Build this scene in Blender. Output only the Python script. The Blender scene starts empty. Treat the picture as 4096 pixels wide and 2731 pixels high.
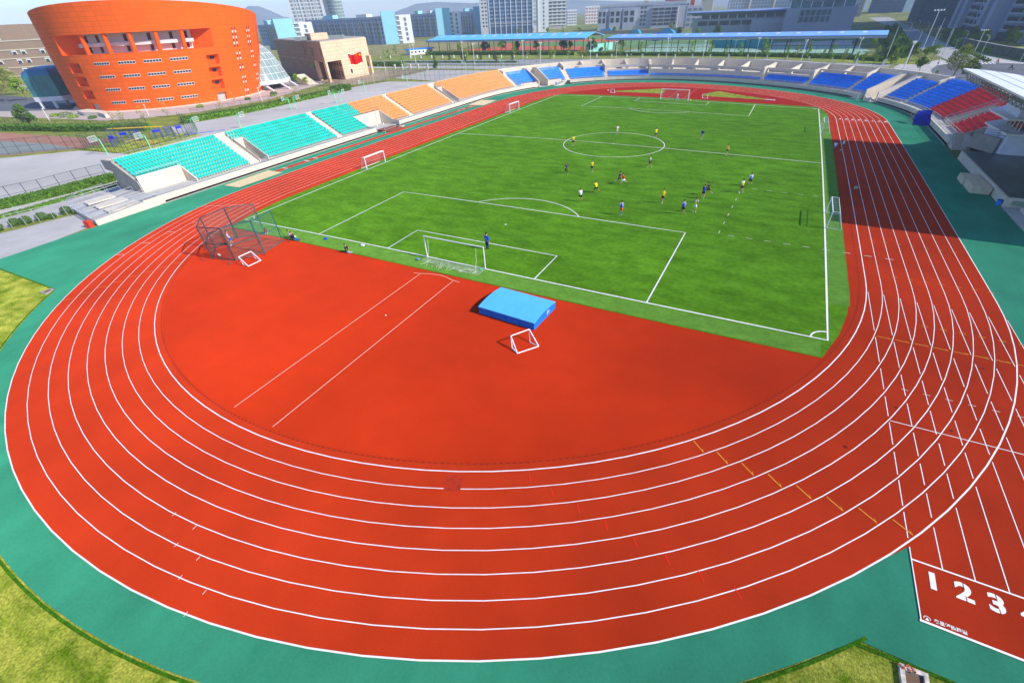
import bpy, bmesh, math, random
from mathutils import Vector, Matrix
random.seed(7)
SC = bpy.context.scene
COL = SC.collection
R = math.radians
# ------------------------------------------------------------------ camera
cd = bpy.data.cameras.new('camera'); cam = bpy.data.objects.new('camera', cd); COL.objects.link(cam)
SC.camera = cam
CROT = [[0.89119075, 0.45200741, -0.03831902], [-0.26082232, 0.57968841, 0.77196701], [-0.3711479, 0.67797541, -0.63450657]]
cam.matrix_world = Matrix(((CROT[0][0], CROT[1][0], -CROT[2][0], 26.7275), (CROT[0][1], CROT[1][1], -CROT[2][1], -87.0637),
                           (CROT[0][2], CROT[1][2], -CROT[2][2], 20.9458), (0, 0, 0, 1)))
cd.sensor_width = 36.0
cd.lens = 36.0 * 1746.392 / 4096
cd.shift_x = -(2099.855 - 2048) / 4096
cd.shift_y = (1472.222 - 1365.5) / 4096
cd.clip_start = 0.5; cd.clip_end = 12000
# ------------------------------------------------------------------ sky, sun, exposure
SUN_EL, SUN_AZ = 34.5, 4.0            # azimuth measured from +X towards +Y
w = bpy.data.worlds.new('World'); SC.world = w; w.use_nodes = True
nt = w.node_tree; nt.nodes.clear()
sk = nt.nodes.new('ShaderNodeTexSky'); sk.sky_type = 'NISHITA'; sk.sun_disc = False
sk.sun_elevation = R(SUN_EL); sk.sun_rotation = R(90 - SUN_AZ); sk.air_density = 1.0; sk.dust_density = 0.3; sk.ozone_density = 6.0
bg = nt.nodes.new('ShaderNodeBackground'); bg.inputs['Strength'].default_value = 0.15
wo = nt.nodes.new('ShaderNodeOutputWorld')
tn = nt.nodes.new('ShaderNodeVectorMath'); tn.operation = 'MULTIPLY'; tn.inputs[1].default_value = (0.93, 1.0, 1.16); nt.links.new(sk.outputs[0], tn.inputs[0]); nt.links.new(tn.outputs[0], bg.inputs[0]); nt.links.new(bg.outputs[0], wo.inputs[0])
sd_ = bpy.data.lights.new('sun', 'SUN'); sd_.energy = 4.6; sd_.angle = R(0.55); sd_.color = (1.0, 0.95, 0.86)
sun = bpy.data.objects.new('sun', sd_); COL.objects.link(sun); sun.location = (200, 0, 200)
sdir = Vector((math.cos(R(SUN_EL)) * math.cos(R(SUN_AZ)), math.cos(R(SUN_EL)) * math.sin(R(SUN_AZ)), math.sin(R(SUN_EL))))
sun.rotation_euler = sdir.to_track_quat('Z', 'Y').to_euler()
SC.view_settings.view_transform = 'Standard'; SC.view_settings.look = 'None'
SC.view_settings.exposure = 0.38; SC.view_settings.gamma = 1.0
SC.cycles.max_bounces = 5; SC.cycles.volume_bounces = 0
SC.cycles.transparent_max_bounces = 12
# ------------------------------------------------------------------ ground plan
# The oval is laid out as a standard track (semicircles of 37.9 m, straights of 80 m) and then bent
# by a smooth warp fitted in image pixels, to line up through the pinhole camera.
GC = [[-0.753, 3.239], [-0.193, 5.508], [0.839, -6.025], [0.01, -10.763], [0.181, 2.558], [0.401, 4.855], [4.343, -2.742], [0.421, -9.11], [-4.609, -10.732], [2.097, 0.405], [1.388, 4.893], [-0.34, -8.332], [-1.52, -15.0], [-0.682, 8.85], [-2.961, 16.155], [-11.089, 4.872], [-0.358, 7.308], [5.547, 6.684], [0.532, 4.313], [0.59, 9.146], [7.323, -3.282]]
def G(x, y):
    u = max(-78, min(78, x)) / 70.0; v = max(-93, min(110, y)) / 100.0
    k = 0; dx = dy = 0.0
    for i in range(6):
        for j in range(6 - i):
            t = u ** i * v ** j; dx += GC[k][0] * t; dy += GC[k][1] * t; k += 1
    return (x + dx, y + dy)
def G3(x, y, z): a = G(x, y); return (a[0], a[1], z)
XC, YC, HS = -0.18, -0.17, 40.0
def oval(D, q):
    """point at distance D from the oval's spine; q<0: along the left straight in metres (q=-40-y), 0..180: degrees of the far bend, >180: down the right straight"""
    if q < 0: return (XC - D, YC + HS + q)
    if q > 180: return (XC + D, YC + HS - (q - 180))
    a = R(180 - q); return (XC + D * math.cos(a), YC + HS + D * math.sin(a))
def near(D, a):                        # near bend, a in degrees, 180..360 (=-180..0)
    a = R(a); return (XC + D * math.cos(a), YC - HS + D * math.sin(a))
# ------------------------------------------------------------------ materials
MATS = {}
def mat(name, col, rough=0.8, var=0.08, scale=3.0, bump=0.0, bscale=None, metal=0.0, diff=0.0, col2=None, alpha=1.0, spec=0.15, coords='Object', detail=4.0, trans=0.0, stretch=None, big=0.0, fine=0.0, fa=0.2):
    if name in MATS: return MATS[name]
    m = bpy.data.materials.new(name); m.use_nodes = True; n = m.node_tree; N = n.nodes; Lk = n.links
    b = N['Principled BSDF']; b.inputs['Roughness'].default_value = rough; b.inputs['Metallic'].default_value = metal
    b.inputs['Specular IOR Level'].default_value = spec
    if 'Diffuse Roughness' in b.inputs: b.inputs['Diffuse Roughness'].default_value = diff
    if trans: b.inputs['Transmission Weight'].default_value = trans
    if alpha < 1: b.inputs['Alpha'].default_value = alpha
    tc = N.new('ShaderNodeTexCoord'); src = tc.outputs[coords]
    if stretch:
        mp = N.new('ShaderNodeMapping'); mp.inputs['Scale'].default_value = stretch[:3]
        if len(stretch) > 3: mp.inputs['Rotation'].default_value = (0, 0, R(stretch[3]))
        Lk.new(src, mp.inputs[0]); src = mp.outputs[0]
    nz = N.new('ShaderNodeTexNoise'); nz.inputs['Scale'].default_value = scale; nz.inputs['Detail'].default_value = detail
    Lk.new(src, nz.inputs['Vector'])
    cr = N.new('ShaderNodeValToRGB'); cr.color_ramp.elements[0].position = 0.3; cr.color_ramp.elements[1].position = 0.7
    c2 = col2 or col
    cr.color_ramp.elements[0].color = tuple(max(0, c * (1 - var)) for c in col) + (1,)
    cr.color_ramp.elements[1].color = tuple(min(1, c * (1 + var)) for c in c2) + (1,)
    Lk.new(nz.outputs[0], cr.inputs[0]); out = cr.outputs[0]
    if big:
        n2 = N.new('ShaderNodeTexNoise'); n2.inputs['Scale'].default_value = big; n2.inputs['Detail'].default_value = 3
        Lk.new(tc.outputs[coords], n2.inputs['Vector'])
        mr = N.new('ShaderNodeMapRange'); mr.inputs[1].default_value = 0.3; mr.inputs[2].default_value = 0.7
        mr.inputs[3].default_value = 0.86; mr.inputs[4].default_value = 1.12; Lk.new(n2.outputs[0], mr.inputs[0])
        vm = N.new('ShaderNodeVectorMath'); vm.operation = 'SCALE'; Lk.new(out, vm.inputs[0]); Lk.new(mr.outputs[0], vm.inputs['Scale']); out = vm.outputs[0]
    if fine:
        n3 = N.new('ShaderNodeTexNoise'); n3.inputs['Scale'].default_value = fine; n3.inputs['Detail'].default_value = 6
        Lk.new(tc.outputs[coords], n3.inputs['Vector'])
        m3 = N.new('ShaderNodeMapRange'); m3.inputs[1].default_value = 0.32; m3.inputs[2].default_value = 0.68
        m3.inputs[3].default_value = 1 - fa; m3.inputs[4].default_value = 1 + fa; Lk.new(n3.outputs[0], m3.inputs[0])
        v3 = N.new('ShaderNodeVectorMath'); v3.operation = 'SCALE'; Lk.new(out, v3.inputs[0]); Lk.new(m3.outputs[0], v3.inputs['Scale']); out = v3.outputs[0]
    Lk.new(out, b.inputs['Base Color'])
    if bump:
        bn = N.new('ShaderNodeTexNoise'); bn.inputs['Scale'].default_value = bscale or scale * 8; bn.inputs['Detail'].default_value = 3
        Lk.new(tc.outputs[coords], bn.inputs['Vector'])
        bp = N.new('ShaderNodeBump'); bp.inputs['Strength'].default_value = bump; bp.inputs['Distance'].default_value = 0.05
        Lk.new(bn.outputs[0], bp.inputs['Height']); Lk.new(bp.outputs[0], b.inputs['Normal'])
    MATS[name] = m; return m
def plain(name, col, rough=0.7, metal=0.0, var=0.05): return mat(name, col, rough, var, 2.0, metal=metal)
# ------------------------------------------------------------------ mesh builder
class MB:
    def __init__(s): s.v = []; s.f = []
    def add(s, vs, fs):
        k = len(s.v); s.v += [tuple(p) for p in vs]; s.f += [tuple(k + i for i in f) for f in fs]; return s
    def box(s, c, d, rz=0.0, ax=None):
        hx, hy, hz = d[0] / 2, d[1] / 2, d[2] / 2; ca, sa = math.cos(rz), math.sin(rz); vs = []
        for z in (-hz, hz):
            for x, y in ((-hx, -hy), (hx, -hy), (hx, hy), (-hx, hy)):
                vs.append((c[0] + x * ca - y * sa, c[1] + x * sa + y * ca, c[2] + z))
        return s.add(vs, [(0, 3, 2, 1), (4, 5, 6, 7), (0, 1, 5, 4), (1, 2, 6, 5), (2, 3, 7, 6), (3, 0, 4, 7)])
    def prism(s, poly, z0, z1):
        n = len(poly); a = sum(poly[i][0] * poly[(i + 1) % n][1] - poly[(i + 1) % n][0] * poly[i][1] for i in range(n))
        if a < 0: poly = poly[::-1]
        zf0 = z0 if callable(z0) else (lambda p: z0); zf1 = z1 if callable(z1) else (lambda p: z1)
        vs = [(p[0], p[1], zf0(p)) for p in poly] + [(p[0], p[1], zf1(p)) for p in poly]
        return s.add(vs, [tuple(range(n - 1, -1, -1)), tuple(range(n, 2 * n))] + [(i, (i + 1) % n, n + (i + 1) % n, n + i) for i in range(n)])
    def poly(s, pts): return s.add(pts, [tuple(range(len(pts)))])
    def flat(s, pts2, z):
        n = len(pts2); a = sum(pts2[i][0] * pts2[(i + 1) % n][1] - pts2[(i + 1) % n][0] * pts2[i][1] for i in range(n))
        if a < 0: pts2 = pts2[::-1]
        return s.poly([(p[0], p[1], z) for p in pts2])
    def tube(s, path, r, n=6, r2=None, cap=True, closed=False):
        P = [Vector(p) for p in path]; m = len(P); vs = []; up = Vector((0, 0, 1)); prev = None
        for i, p in enumerate(P):
            if closed: t = P[(i + 1) % m] - P[i - 1]
            else: t = P[min(i + 1, m - 1)] - P[max(i - 1, 0)]
            if t.length < 1e-9: t = Vector((0, 0, 1))
            t.normalize()
            if prev is None: a = t.orthogonal().normalized() if abs(t.z) > 0.95 else t.cross(up).normalized()
            else:
                a = prev - t * prev.dot(t); a = a.normalized() if a.length > 1e-6 else t.orthogonal().normalized()
            prev = a; b = t.cross(a); rr = r if r2 is None else r + (r2 - r) * i / max(1, m - 1)
            for k in range(n):
                th = 2 * math.pi * (k + 0.5) / n; vs.append(p + a * (rr * math.cos(th)) + b * (rr * math.sin(th)))
        fs = []
        for i in range(m if closed else m - 1):
            j = (i + 1) % m
            for k in range(n): fs.append((i * n + k, i * n + (k + 1) % n, j * n + (k + 1) % n, j * n + k))
        if cap and not closed: fs += [tuple(range(n - 1, -1, -1)), tuple(range((m - 1) * n, m * n))]
        return s.add(vs, fs)
    def bar(s, a, b, w, h=None): return s.tube([a, b], w * 0.7071, 4)
    def strip(s, path, wd, z, closed=False):
        m = len(path); L = []; Rr = []
        for i in range(m):
            if closed: a, b = path[i - 1], path[(i + 1) % m]
            else: a, b = path[max(i - 1, 0)], path[min(i + 1, m - 1)]
            dx, dy = b[0] - a[0], b[1] - a[1]; l = math.hypot(dx, dy) or 1; nx, ny = -dy / l * wd / 2, dx / l * wd / 2
            L.append((path[i][0] + nx, path[i][1] + ny, z)); Rr.append((path[i][0] - nx, path[i][1] - ny, z))
        fs = [(m + i, m + (i + 1) % m, (i + 1) % m, i) for i in range(m if closed else m - 1)]
        return s.add(L + Rr, fs)
    def ball(s, c, r, n=8, m=6, sc=(1, 1, 1)):
        vs = [(c[0], c[1], c[2] + r * sc[2])]
        for i in range(1, m):
            th = math.pi * i / m
            for k in range(n):
                ph = 2 * math.pi * k / n; vs.append((c[0] + r * sc[0] * math.sin(th) * math.cos(ph), c[1] + r * sc[1] * math.sin(th) * math.sin(ph), c[2] + r * sc[2] * math.cos(th)))
        vs.append((c[0], c[1], c[2] - r * sc[2])); fs = [(0, 1 + k, 1 + (k + 1) % n) for k in range(n)]
        for i in range(m - 2):
            for k in range(n): a = 1 + i * n + k; b = 1 + i * n + (k + 1) % n; fs.append((a, a + n, b + n, b))
        e = len(vs) - 1; o = 1 + (m - 2) * n; fs += [(e, o + (k + 1) % n, o + k) for k in range(n)]
        return s.add(vs, fs)
    def sweep(s, prof, qs, gfun=None, endcaps=True):
        """sweep a closed (D, z) profile along the oval through stations qs"""
        n = len(prof); vs = []
        for q in qs:
            for D, z in prof: p = oval(D, q); vs.append(G3(p[0], p[1], z))
        fs = []
        for i in range(len(qs) - 1):
            for k in range(n): fs.append((i * n + k, (i + 1) * n + k, (i + 1) * n + (k + 1) % n, i * n + (k + 1) % n))
        if endcaps: fs += [tuple(range(n)), tuple(range(len(qs) * n - 1, (len(qs) - 1) * n - 1, -1))]
        return s.add(vs, fs)
def link_mesh(name, mb, m, parent=None, smooth=False, local=False):
    me = bpy.data.meshes.new(name); off = (0, 0, 0)
    if parent is not None and not local: off = WPOS.get(parent.name, (0, 0, 0))
    me.from_pydata([(a - off[0], b - off[1], c - off[2]) for a, b, c in mb.v], [], mb.f); me.update()
    if smooth:
        for p in me.polygons: p.use_smooth = True
    ms = m if isinstance(m, (list, tuple)) else [m]
    for x in ms: me.materials.append(x)
    o = bpy.data.objects.new(name, me); COL.objects.link(o)
    if parent is not None: o.parent = parent; WPOS[o.name] = off
    return o
WPOS = {}
def link_parts(name, mb, m, parent=None):
    """one object per separate piece of the mesh"""
    par = list(range(len(mb.v)))
    def find(i):
        while par[i] != i: par[i] = par[par[i]]; i = par[i]
        return i
    for f in mb.f:
        for k in f[1:]: par[find(k)] = find(f[0])
    grp = {}
    for f in mb.f: grp.setdefault(find(f[0]), []).append(f)
    for fs in grp.values():
        idx = sorted({i for f in fs for i in f}); mp = {i: k for k, i in enumerate(idx)}; p = MB(); p.v = [mb.v[i] for i in idx]; p.f = [tuple(mp[i] for i in f) for f in fs]
        link_mesh(name, p, m, parent)
def tag(o, label=None, cat=None, group=None, kind=None):
    if label: o['label'] = label
    if cat: o['category'] = cat
    if group: o['group'] = group
    if kind: o['kind'] = kind
    return o
def thing(name, label, cat, loc=(0, 0, 0), group=None, rz=0.0):
    o = bpy.data.objects.new(name, None); COL.objects.link(o); o.location = loc; o.rotation_euler = (0, 0, rz)
    o.empty_display_size = 0.3; WPOS[o.name] = tuple(loc); return tag(o, label, cat, group)
def struct(name, mb, m): return tag(link_mesh(name, mb, m), kind='structure')
def single(name, mb, m, label, cat, group=None, smooth=False): return tag(link_mesh(name, mb, m, smooth=smooth), label, cat, group)
def dup(root, loc, rz=None, label=None, group=None):
    r = root.copy(); COL.objects.link(r); r.location = loc; WPOS[r.name] = tuple(loc)
    if rz is not None: r.rotation_euler = (0, 0, rz)
    if label: r['label'] = label
    if group: r['group'] = group
    for ch in list(root.children):
        c = ch.copy(); COL.objects.link(c); c.parent = r
        for g in list(ch.children):
            d = g.copy(); COL.objects.link(d); d.parent = c
    return r
def arcq(a, b, step=3.0):
    n = max(1, int(math.ceil(abs(b - a) / step))); return [a + (b - a) * i / n for i in range(n + 1)]
# ------------------------------------------------------------------ surface materials
M_track = mat('track_rubber', (0.47, 0.034, 0.006), 0.9, 0.08, 0.35, diff=0.65, spec=.05, fine=14, fa=.07, big=0.09, bump=0.3, bscale=40)
M_red = mat('infield_rubber', (0.49, 0.031, 0.004), 0.9, 0.05, 0.5, diff=0.65, spec=.05, fine=12, fa=.05, big=0.08, bump=0.3, bscale=40)
M_green = mat('apron_rubber', (0.036, 0.235, 0.130), 0.85, 0.12, 0.5, diff=0.5, spec=.05, fine=9, fa=.07, big=0.12, stretch=(1, 0.5, 1, 20), detail=7)
M_turf = mat('turf', (0.070, 0.190, 0.006), 0.95, 0.16, 0.5, diff=0.5, spec=.03, fine=2.2, fa=.16, col2=(0.092, 0.228, 0.010), big=0.06, bump=0.5, bscale=25, stretch=(0.6, 1.2, 1, 25), detail=9)
M_turfedge = mat('turf_edge', (0.115, 0.255, 0.030), 0.95, 0.15, 0.8, diff=.5, spec=.03, detail=8, fine=3, fa=.12)
M_line = mat('line_paint', (0.80, 0.76, 0.70), 0.8, 0.10, 2.5)
M_orange = mat('orange_paint', (0.75, 0.28, 0.03), 0.8, 0.1)
M_drain = mat('drain_slot', (0.16, 0.015, 0.01), 0.9, 0.1)
M_lawn = mat('lawn_grass', (0.13, 0.23, 0.006), 0.95, 0.22, 0.9, diff=.6, spec=.03, fine=9, fa=.40, col2=(0.34, 0.33, 0.05), bump=1.0, bscale=22, detail=10, big=0.35)
M_conc = mat('concrete', (0.66, 0.57, 0.45), 0.85, 0.07, 0.6, bump=0.1)
M_conc2 = mat('grey_concrete', (0.36, 0.33, 0.29), 0.9, 0.12, 0.8, bump=0.1)
M_pave = mat('paving', (0.46, 0.43, 0.40), 0.9, 0.10, 0.35, big=0.05)
M_sand = mat('sand', (0.74, 0.58, 0.33), 0.95, 0.12, 3.0, bump=0.5)
M_asph = mat('asphalt', (0.13, 0.135, 0.15), 0.9, 0.12, 0.3, big=0.04)
M_road = mat('pale_road', (0.36, 0.35, 0.34), 0.9, 0.08, 0.2)
M_scrub = mat('scrub_ground', (0.10, 0.14, 0.03), 0.95, 0.35, 0.05, col2=(0.22, 0.22, 0.07), detail=8, big=0.01)
M_dirt = mat('dirt', (0.36, 0.28, 0.18), 0.95, 0.25, 0.3, detail=7)
M_white = mat('white_paint', (0.80, 0.80, 0.78), 0.45, 0.03)
M_steel = mat('galvanised_steel', (0.55, 0.56, 0.58), 0.45, 0.06, metal=0.5)
M_dark = mat('dark_green_steel', (0.02, 0.045, 0.045), 0.5, 0.1)
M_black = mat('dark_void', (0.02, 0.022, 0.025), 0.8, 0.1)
# ------------------------------------------------------------------ ground and track
g = MB(); Rg = 3000; cxg, cyg = 0, 300
g.flat([(cxg + Rg * math.cos(2 * math.pi * i / 48), cyg + Rg * math.sin(2 * math.pi * i / 48)) for i in range(48)], 0.0)
struct('ground', g, M_scrub)
def GL(pts): return [G(*p) for p in pts]
# lawn beside the near bend
struct('lawn_edge', MB().strip(GL([(-80, -73.45), (-37.25, -73.45)]), .15, .06).strip(GL([near(49.8, a) for a in range(-138, -43, 2)]), .14, .06).strip(GL([(35.2, -75.2), (38, -75.15), (44, -75.15), (60, -75.15)]), .16, .064), mat('long_grass', (0.05, 0.15, 0.006), 0.95, 0.3, 3, diff=.6, spec=.02, fine=12, fa=.35, bump=1, bscale=30))
struct('lawn', MB().flat(GL([(-130, -73.4), (-37.2, -73.4)] + [near(49.66, a) for a in range(-138, -44, 3)] + [(35.3, -75), (62, -75.0), (62, -92.9), (-50, -92.9), (-130, -92.9)]), 0.02), M_lawn)
ap = [(-54.35, -73.4), (-37.2, -73.4)] + [near(49.66, a) for a in [-138 + i * 3.12 for i in range(31)]][:-1] + [(35.35, -75.0), (60, -75.0), (60, -50), (60, -30), (60, -14)]
ap += [oval(54.1, q) for q in arcq(234, 180, 6) + arcq(180, 0, 3) + arcq(0, -80, 6)] + [(-54.3, -52), (-54.35, -62)]
struct('rubber_apron', MB().flat(GL(ap), 0.05), M_green)
out = [near(47.66, 180 + i * 3) for i in range(0, 41)]   # 180..300
tp = [near(47.66, a) for a in [180 + i * 2.5 for i in range(0, 200)] if a <= 322.2]
tp += [(37.72, -69.3), (37.72, -73.0), (47.66, -73.0)] + [(47.48, y) for y in (-65, -57, -48, -40, -30, -20, -10, 0, 10, 20, 30)]
tp += [oval(47.66, q) for q in arcq(180, 0, 3)] + [(XC - 47.66, y) for y in (30, 20, 10, 0, -10, -20, -30)]
struct('running_track', MB().flat(GL(tp), 0.08), M_track)
YE = 54.75
def Dseg(sg, Rr):
    c0 = math.degrees(math.asin((YE - 40.17) / Rr)); n = 44
    return [(XC + Rr * math.cos(R(a)), YC + sg * HS + sg * Rr * math.sin(R(a))) for a in [c0 + (180 - 2 * c0) * i / n for i in range(n + 1)]]
struct('near_infield', MB().flat(GL(Dseg(-1, 37.25)), 0.10), M_red)
struct('far_infield', MB().flat(GL(Dseg(1, 37.25)), 0.10), mat('far_infield_rubber', (0.36, 0.014, 0.006), 0.9, 0.06, 0.4, diff=.6, spec=.05))
# pitch: rectangle with corners cut by the kerb circle
tf = []
for sx, sy in ((1, 1), (-1, 1), (-1, -1), (1, -1)):
    pts = [(sx * 36.25, sy * 44.2), (sx * 35.9, sy * 47.5), (sx * 35.2, sy * 51.0), (sx * 34.0, sy * YE), (sx * 20, sy * YE), (0, sy * YE)] if True else 0
    tf += pts if sx * sy > 0 else pts[::-1]
tf2 = []
for p in tf:
    if not tf2 or math.hypot(p[0] - tf2[-1][0], p[1] - tf2[-1][1]) > 0.01: tf2.append(p)
# split long straight sides so that the image-fit warp can act
def densify(L, st=8.0, closed=True):
    o = []
    for i in range(len(L) if closed else len(L) - 1):
        a, b = L[i], L[(i + 1) % len(L)]; n = max(1, int(math.hypot(a[0] - b[0], a[1] - b[1]) / st))
        o += [(a[0] + (b[0] - a[0]) * k / n, a[1] + (b[1] - a[1]) * k / n) for k in range(n)]
    return o if closed else o + [L[-1]]
struct('pitch', MB().flat(GL(densify(tf2)), 0.12), M_turf)
def line(mb, pts, wd, z, st=6.0, closed=False): return mb.strip(GL(densify(pts, st, closed)), wd, z, closed)
# pale worn border of the turf (outside the touchlines) is a slightly different pile
bm_ = MB()
for s_ in (-1,): line(bm_, [(-33.9, -53.5), (33.9, -53.5)], 2.3, 0.125)
for s_ in (1,): line(bm_, [(35.3, -46), (35.3, 46)], 1.75, 0.125)
struct('turf_border', bm_, M_turfedge)
pl = MB(); L2, W2 = 52.16, 34.40; wd = 0.13; z = 0.135
line(pl, [(-W2, -L2), (W2, -L2), (W2, L2), (-W2, L2)], wd + .03, z, closed=True)
line(pl, [(-W2, 0), (W2, 0)], wd, z + .003)
for s_ in (-1, 1):
    b = s_ * (L2 - 16.5); c = s_ * (L2 - 5.5); e = s_ * L2
    line(pl, [(-20.16, e), (-20.16, b), (20.16, b), (20.16, e)], wd, z + .006)
    line(pl, [(-9.16, e), (-9.16, c), (9.16, c), (9.16, e)], wd, z + .006)
    line(pl, [(9.15 * math.cos(R(a)), s_ * (L2 - 11) - s_ * 9.15 * math.sin(R(a))) for a in range(37, 144, 5)], wd, z + .009)
    pl.flat(GL([(0.15 * math.cos(R(a)), s_ * (L2 - 11) + .15 * math.sin(R(a))) for a in range(0, 360, 40)]), z)
    for sx in (-1, 1):
        line(pl, [(sx * (W2 - 1.2 * math.cos(R(a))), s_ * (L2 - 1.2 * math.sin(R(a)))) for a in range(0, 91, 10)], wd, z + .009, 99)
line(pl, [(9.15 * math.cos(R(a)), 9.15 * math.sin(R(a))) for a in range(0, 360, 5)], wd, z + .006, 99, True)
pl.flat(GL([(0.18 * math.cos(R(a)), .18 * math.sin(R(a))) for a in range(0, 360, 40)]), z + .01)
struct('pitch_markings', pl, M_line)
ds = MB()                                   # faint dashed lines of a small-sided pitch
for k in range(7): line(ds, [(23.6 + .1 * k, -34.4 + 2.9 * k), (23.63 + .1 * k, -33.6 + 2.9 * k)], .06, z)
for k in range(9): line(ds, [(24.6 + 1.9 * k, -34.6), (25.3 + 1.9 * k, -34.6)], .06, z)
for k in range(6): line(ds, [(25.5 + 1.9 * k, -17.2), (26.2 + 1.9 * k, -17.2)], .06, z)
struct('dashed_markings', ds, M_line)
# lane lines
lw = 0.05; zt = 0.085
ll = MB()
for k in range(9):
    Rk = 37.898 + 1.22 * k; wk = lw if 0 < k < 8 else 0.075
    pts = [near(Rk, 180 + i * 3) for i in range(0, 61)] + [(XC + Rk, y) for y in range(-34, 40, 6)] + [oval(Rk, q) for q in arcq(180, 0, 3)] + [(XC - Rk, y) for y in range(34, -40, -6)]
    ll.strip(GL(pts), wk, zt, True)
struct('lane_lines', ll, M_line)
sl = MB()
for k in range(0, 9):
    x = 37.75 + 1.215 * k; segs = []; y = -69.98
    ys = [-69.98 + 0.2 * i for i in range(151)]
    cur = []
    for y in ys:
        D = math.hypot(x - XC, y - YC + HS) if y < -40 else x - XC
        close = min(abs(D - (37.898 + 1.22 * j)) for j in range(9)) < 0.10 and not (k == 0 and y < -69)
        if y > -42.5 + 0.2 * k: close = True
        if close:
            if len(cur) > 2: segs.append((cur[0], cur[-1]))
            cur = []
        else: cur.append(y)
    if len(cur) > 2: segs.append((cur[0], cur[-1]))
    if k == 0: segs = [(a, b) for a, b in segs if b > -69] + [(-73.03, -69.3)]
    for a, b in segs: line(sl, [(x, a), (x, b)], lw * .9, zt + .004)
line(sl, [(37.72, -69.98), (47.5, -69.98)], .08, zt + .008)
line(sl, [(37.7, -73.0), (47.6, -73.0)], .10, zt + .008)
line(sl, [(37.8, -60.0), (47.5, -59.95)], .05, zt + .008)
line(sl, [(37.9, 39.2), (47.4, 39.2)], .07, zt + .008)
struct('sprint_straight_lines', sl, M_line)
mk = MB()
def arrow(a, b, hd=.3):                     # orange stagger mark with a hook at its end
    line(mk, [a, b], .06, zt + .012); dx, dy = b[0] - a[0], b[1] - a[1]; l = math.hypot(dx, dy); dx /= l; dy /= l
    mk.flat(GL([b, (b[0] - dx * hd - dy * .16, b[1] - dy * hd + dx * .16), (b[0] - dx * hd * .35, b[1] - dy * hd * .35)]), zt + .016)
for k in range(8): arrow((36.75 + 1.22 * k + 1.1, -50.0), (37.6 + 1.22 * k + 1.2, -50.05))
for k in range(8):
    r0 = 37.898 + 1.22 * k; an = -44.3 + 1.1 * k; pa = near(r0 + .12, an); pb = near(r0 + 1.1, an); arrow(pa, pb)
for k in range(8):
    for a in (-159.5 + k * 1.6 - 12,):
        pa = near(38.0 + 1.22 * k, a + 9); pb = near(39.0 + 1.22 * k, a + 9); line(mk, [pa, pb], .06, zt + .012)
    pa = near(38.0 + 1.22 * k, -141 + k * 1.0); pb = near(39.0 + 1.22 * k, -141 + k * 1.0); line(mk, [pa, pb], .05, zt + .012)
for (yy, k0, k1) in ((-47.08, 2, 8), (-38.63, 1, 8), (-30.2, 0, 7)):
    for k in range(k0, k1): line(mk, [(38.75 + 1.22 * (k), yy), (39.2 + 1.22 * k, yy)], .035, zt + .012); line(mk, [(38.75 + 1.22 * (k), yy + .14), (39.2 + 1.22 * k, yy + .14)], .035, zt + .012)
struct('orange_markings', mk, M_orange)
tk = MB()
for k in range(6): line(tk, [(38.8 + 1.22 * k, -56.33), (39.2 + 1.22 * k, -56.33)], .03, zt + .012)
for k in range(4):
    pa = near(42.8 + 1.22 * k, -90 + (4.6 if k == 0 else 4.6 + k * 2.6)); 
for k, (x, y) in enumerate([(2.59, -84.09), (4.44, -84.09), (4.53, -85.15), (6.31, -85.09), (6.43, -86.11), (8.21, -86.01), (8.36, -87.04)]):
    d = math.hypot(x - XC, y - YC + HS); ux, uy = (x - XC) / d, (y - YC + HS) / d; line(tk, [(x - ux * .12, y - uy * .12), (x + ux * .12, y + uy * .12)], .03, zt + .012)
for a, b in (((-40.42, -65.94), (-39.3, -65.43)), ((-40.96, -62.55), (-39.85, -62.05)), ((-41.29, -59.04), (-40.13, -58.61)), ((-41.41, -55.53), (-40.11, -55.16))): line(tk, [a, b], .06, zt + .012)
line(tk, [(-47.4, -51.2), (-38.2, -46.9)], .05, zt + .012)
struct('tick_marks', tk, M_line)
rm = MB()
for a, b in (((19.01, -73.1), (19.32, -73.58)), ((20.61, -73.54), (20.93, -74.01)), ((22.3, -73.88), (22.61, -74.34)), ((23.93, -74.16), (24.26, -74.65)), ((25.57, -74.47), (25.9, -74.94)), ((27.2, -74.7), (27.55, -75.15)), ((28.8, -74.85), (29.15, -75.3)), ((30.4, -74.9), (30.8, -75.35))):
    line(rm, [a, b], .05, zt + .012)
struct('red_marks', rm, mat('red_paint', (0.85, 0.02, 0.01), 0.8))
dr = MB()                                  # slotted drain inside the kerb
for i in range(0, 300):
    a = 180 + i * 0.6
    if a < 360: dr.strip(GL([near(37.35, a), near(37.35, a + .33)]), .05, .112)
for i in range(0, 80): dr.strip(GL([(37.17, -40 + i), (37.17, -39.45 + i)]), .05, .112)
struct('drain_slots', dr, M_drain)
hj = MB()
line(hj, [(-1.95, -55.6), (-2.03, -77.0)], .07, .112); line(hj, [(2.0, -55.55), (2.08, -77.1)], .07, .112)
line(hj, [(-2.72, -55.75), (-1.9, -55.6), (-1.0, -55.25), (0.1, -55.08), (1.0, -55.22), (1.95, -55.5), (2.76, -55.6)], .08, .116, 99)
line(hj, [(-2.0, 55.4), (-2.0, 76.7)], .07, .112); line(hj, [(2.0, 55.4), (2.0, 77.0)], .07, .112)
line(hj, [(-27.5, -58.6), (-24.2, -55.4)], .05, .112); line(hj, [(-26.4, -58.9), (-22.8, -56.4)], .05, .112)
struct('runway_markings', hj, mat('faded_paint', (0.80, 0.42, 0.30), 0.85, .12, 6))
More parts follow.
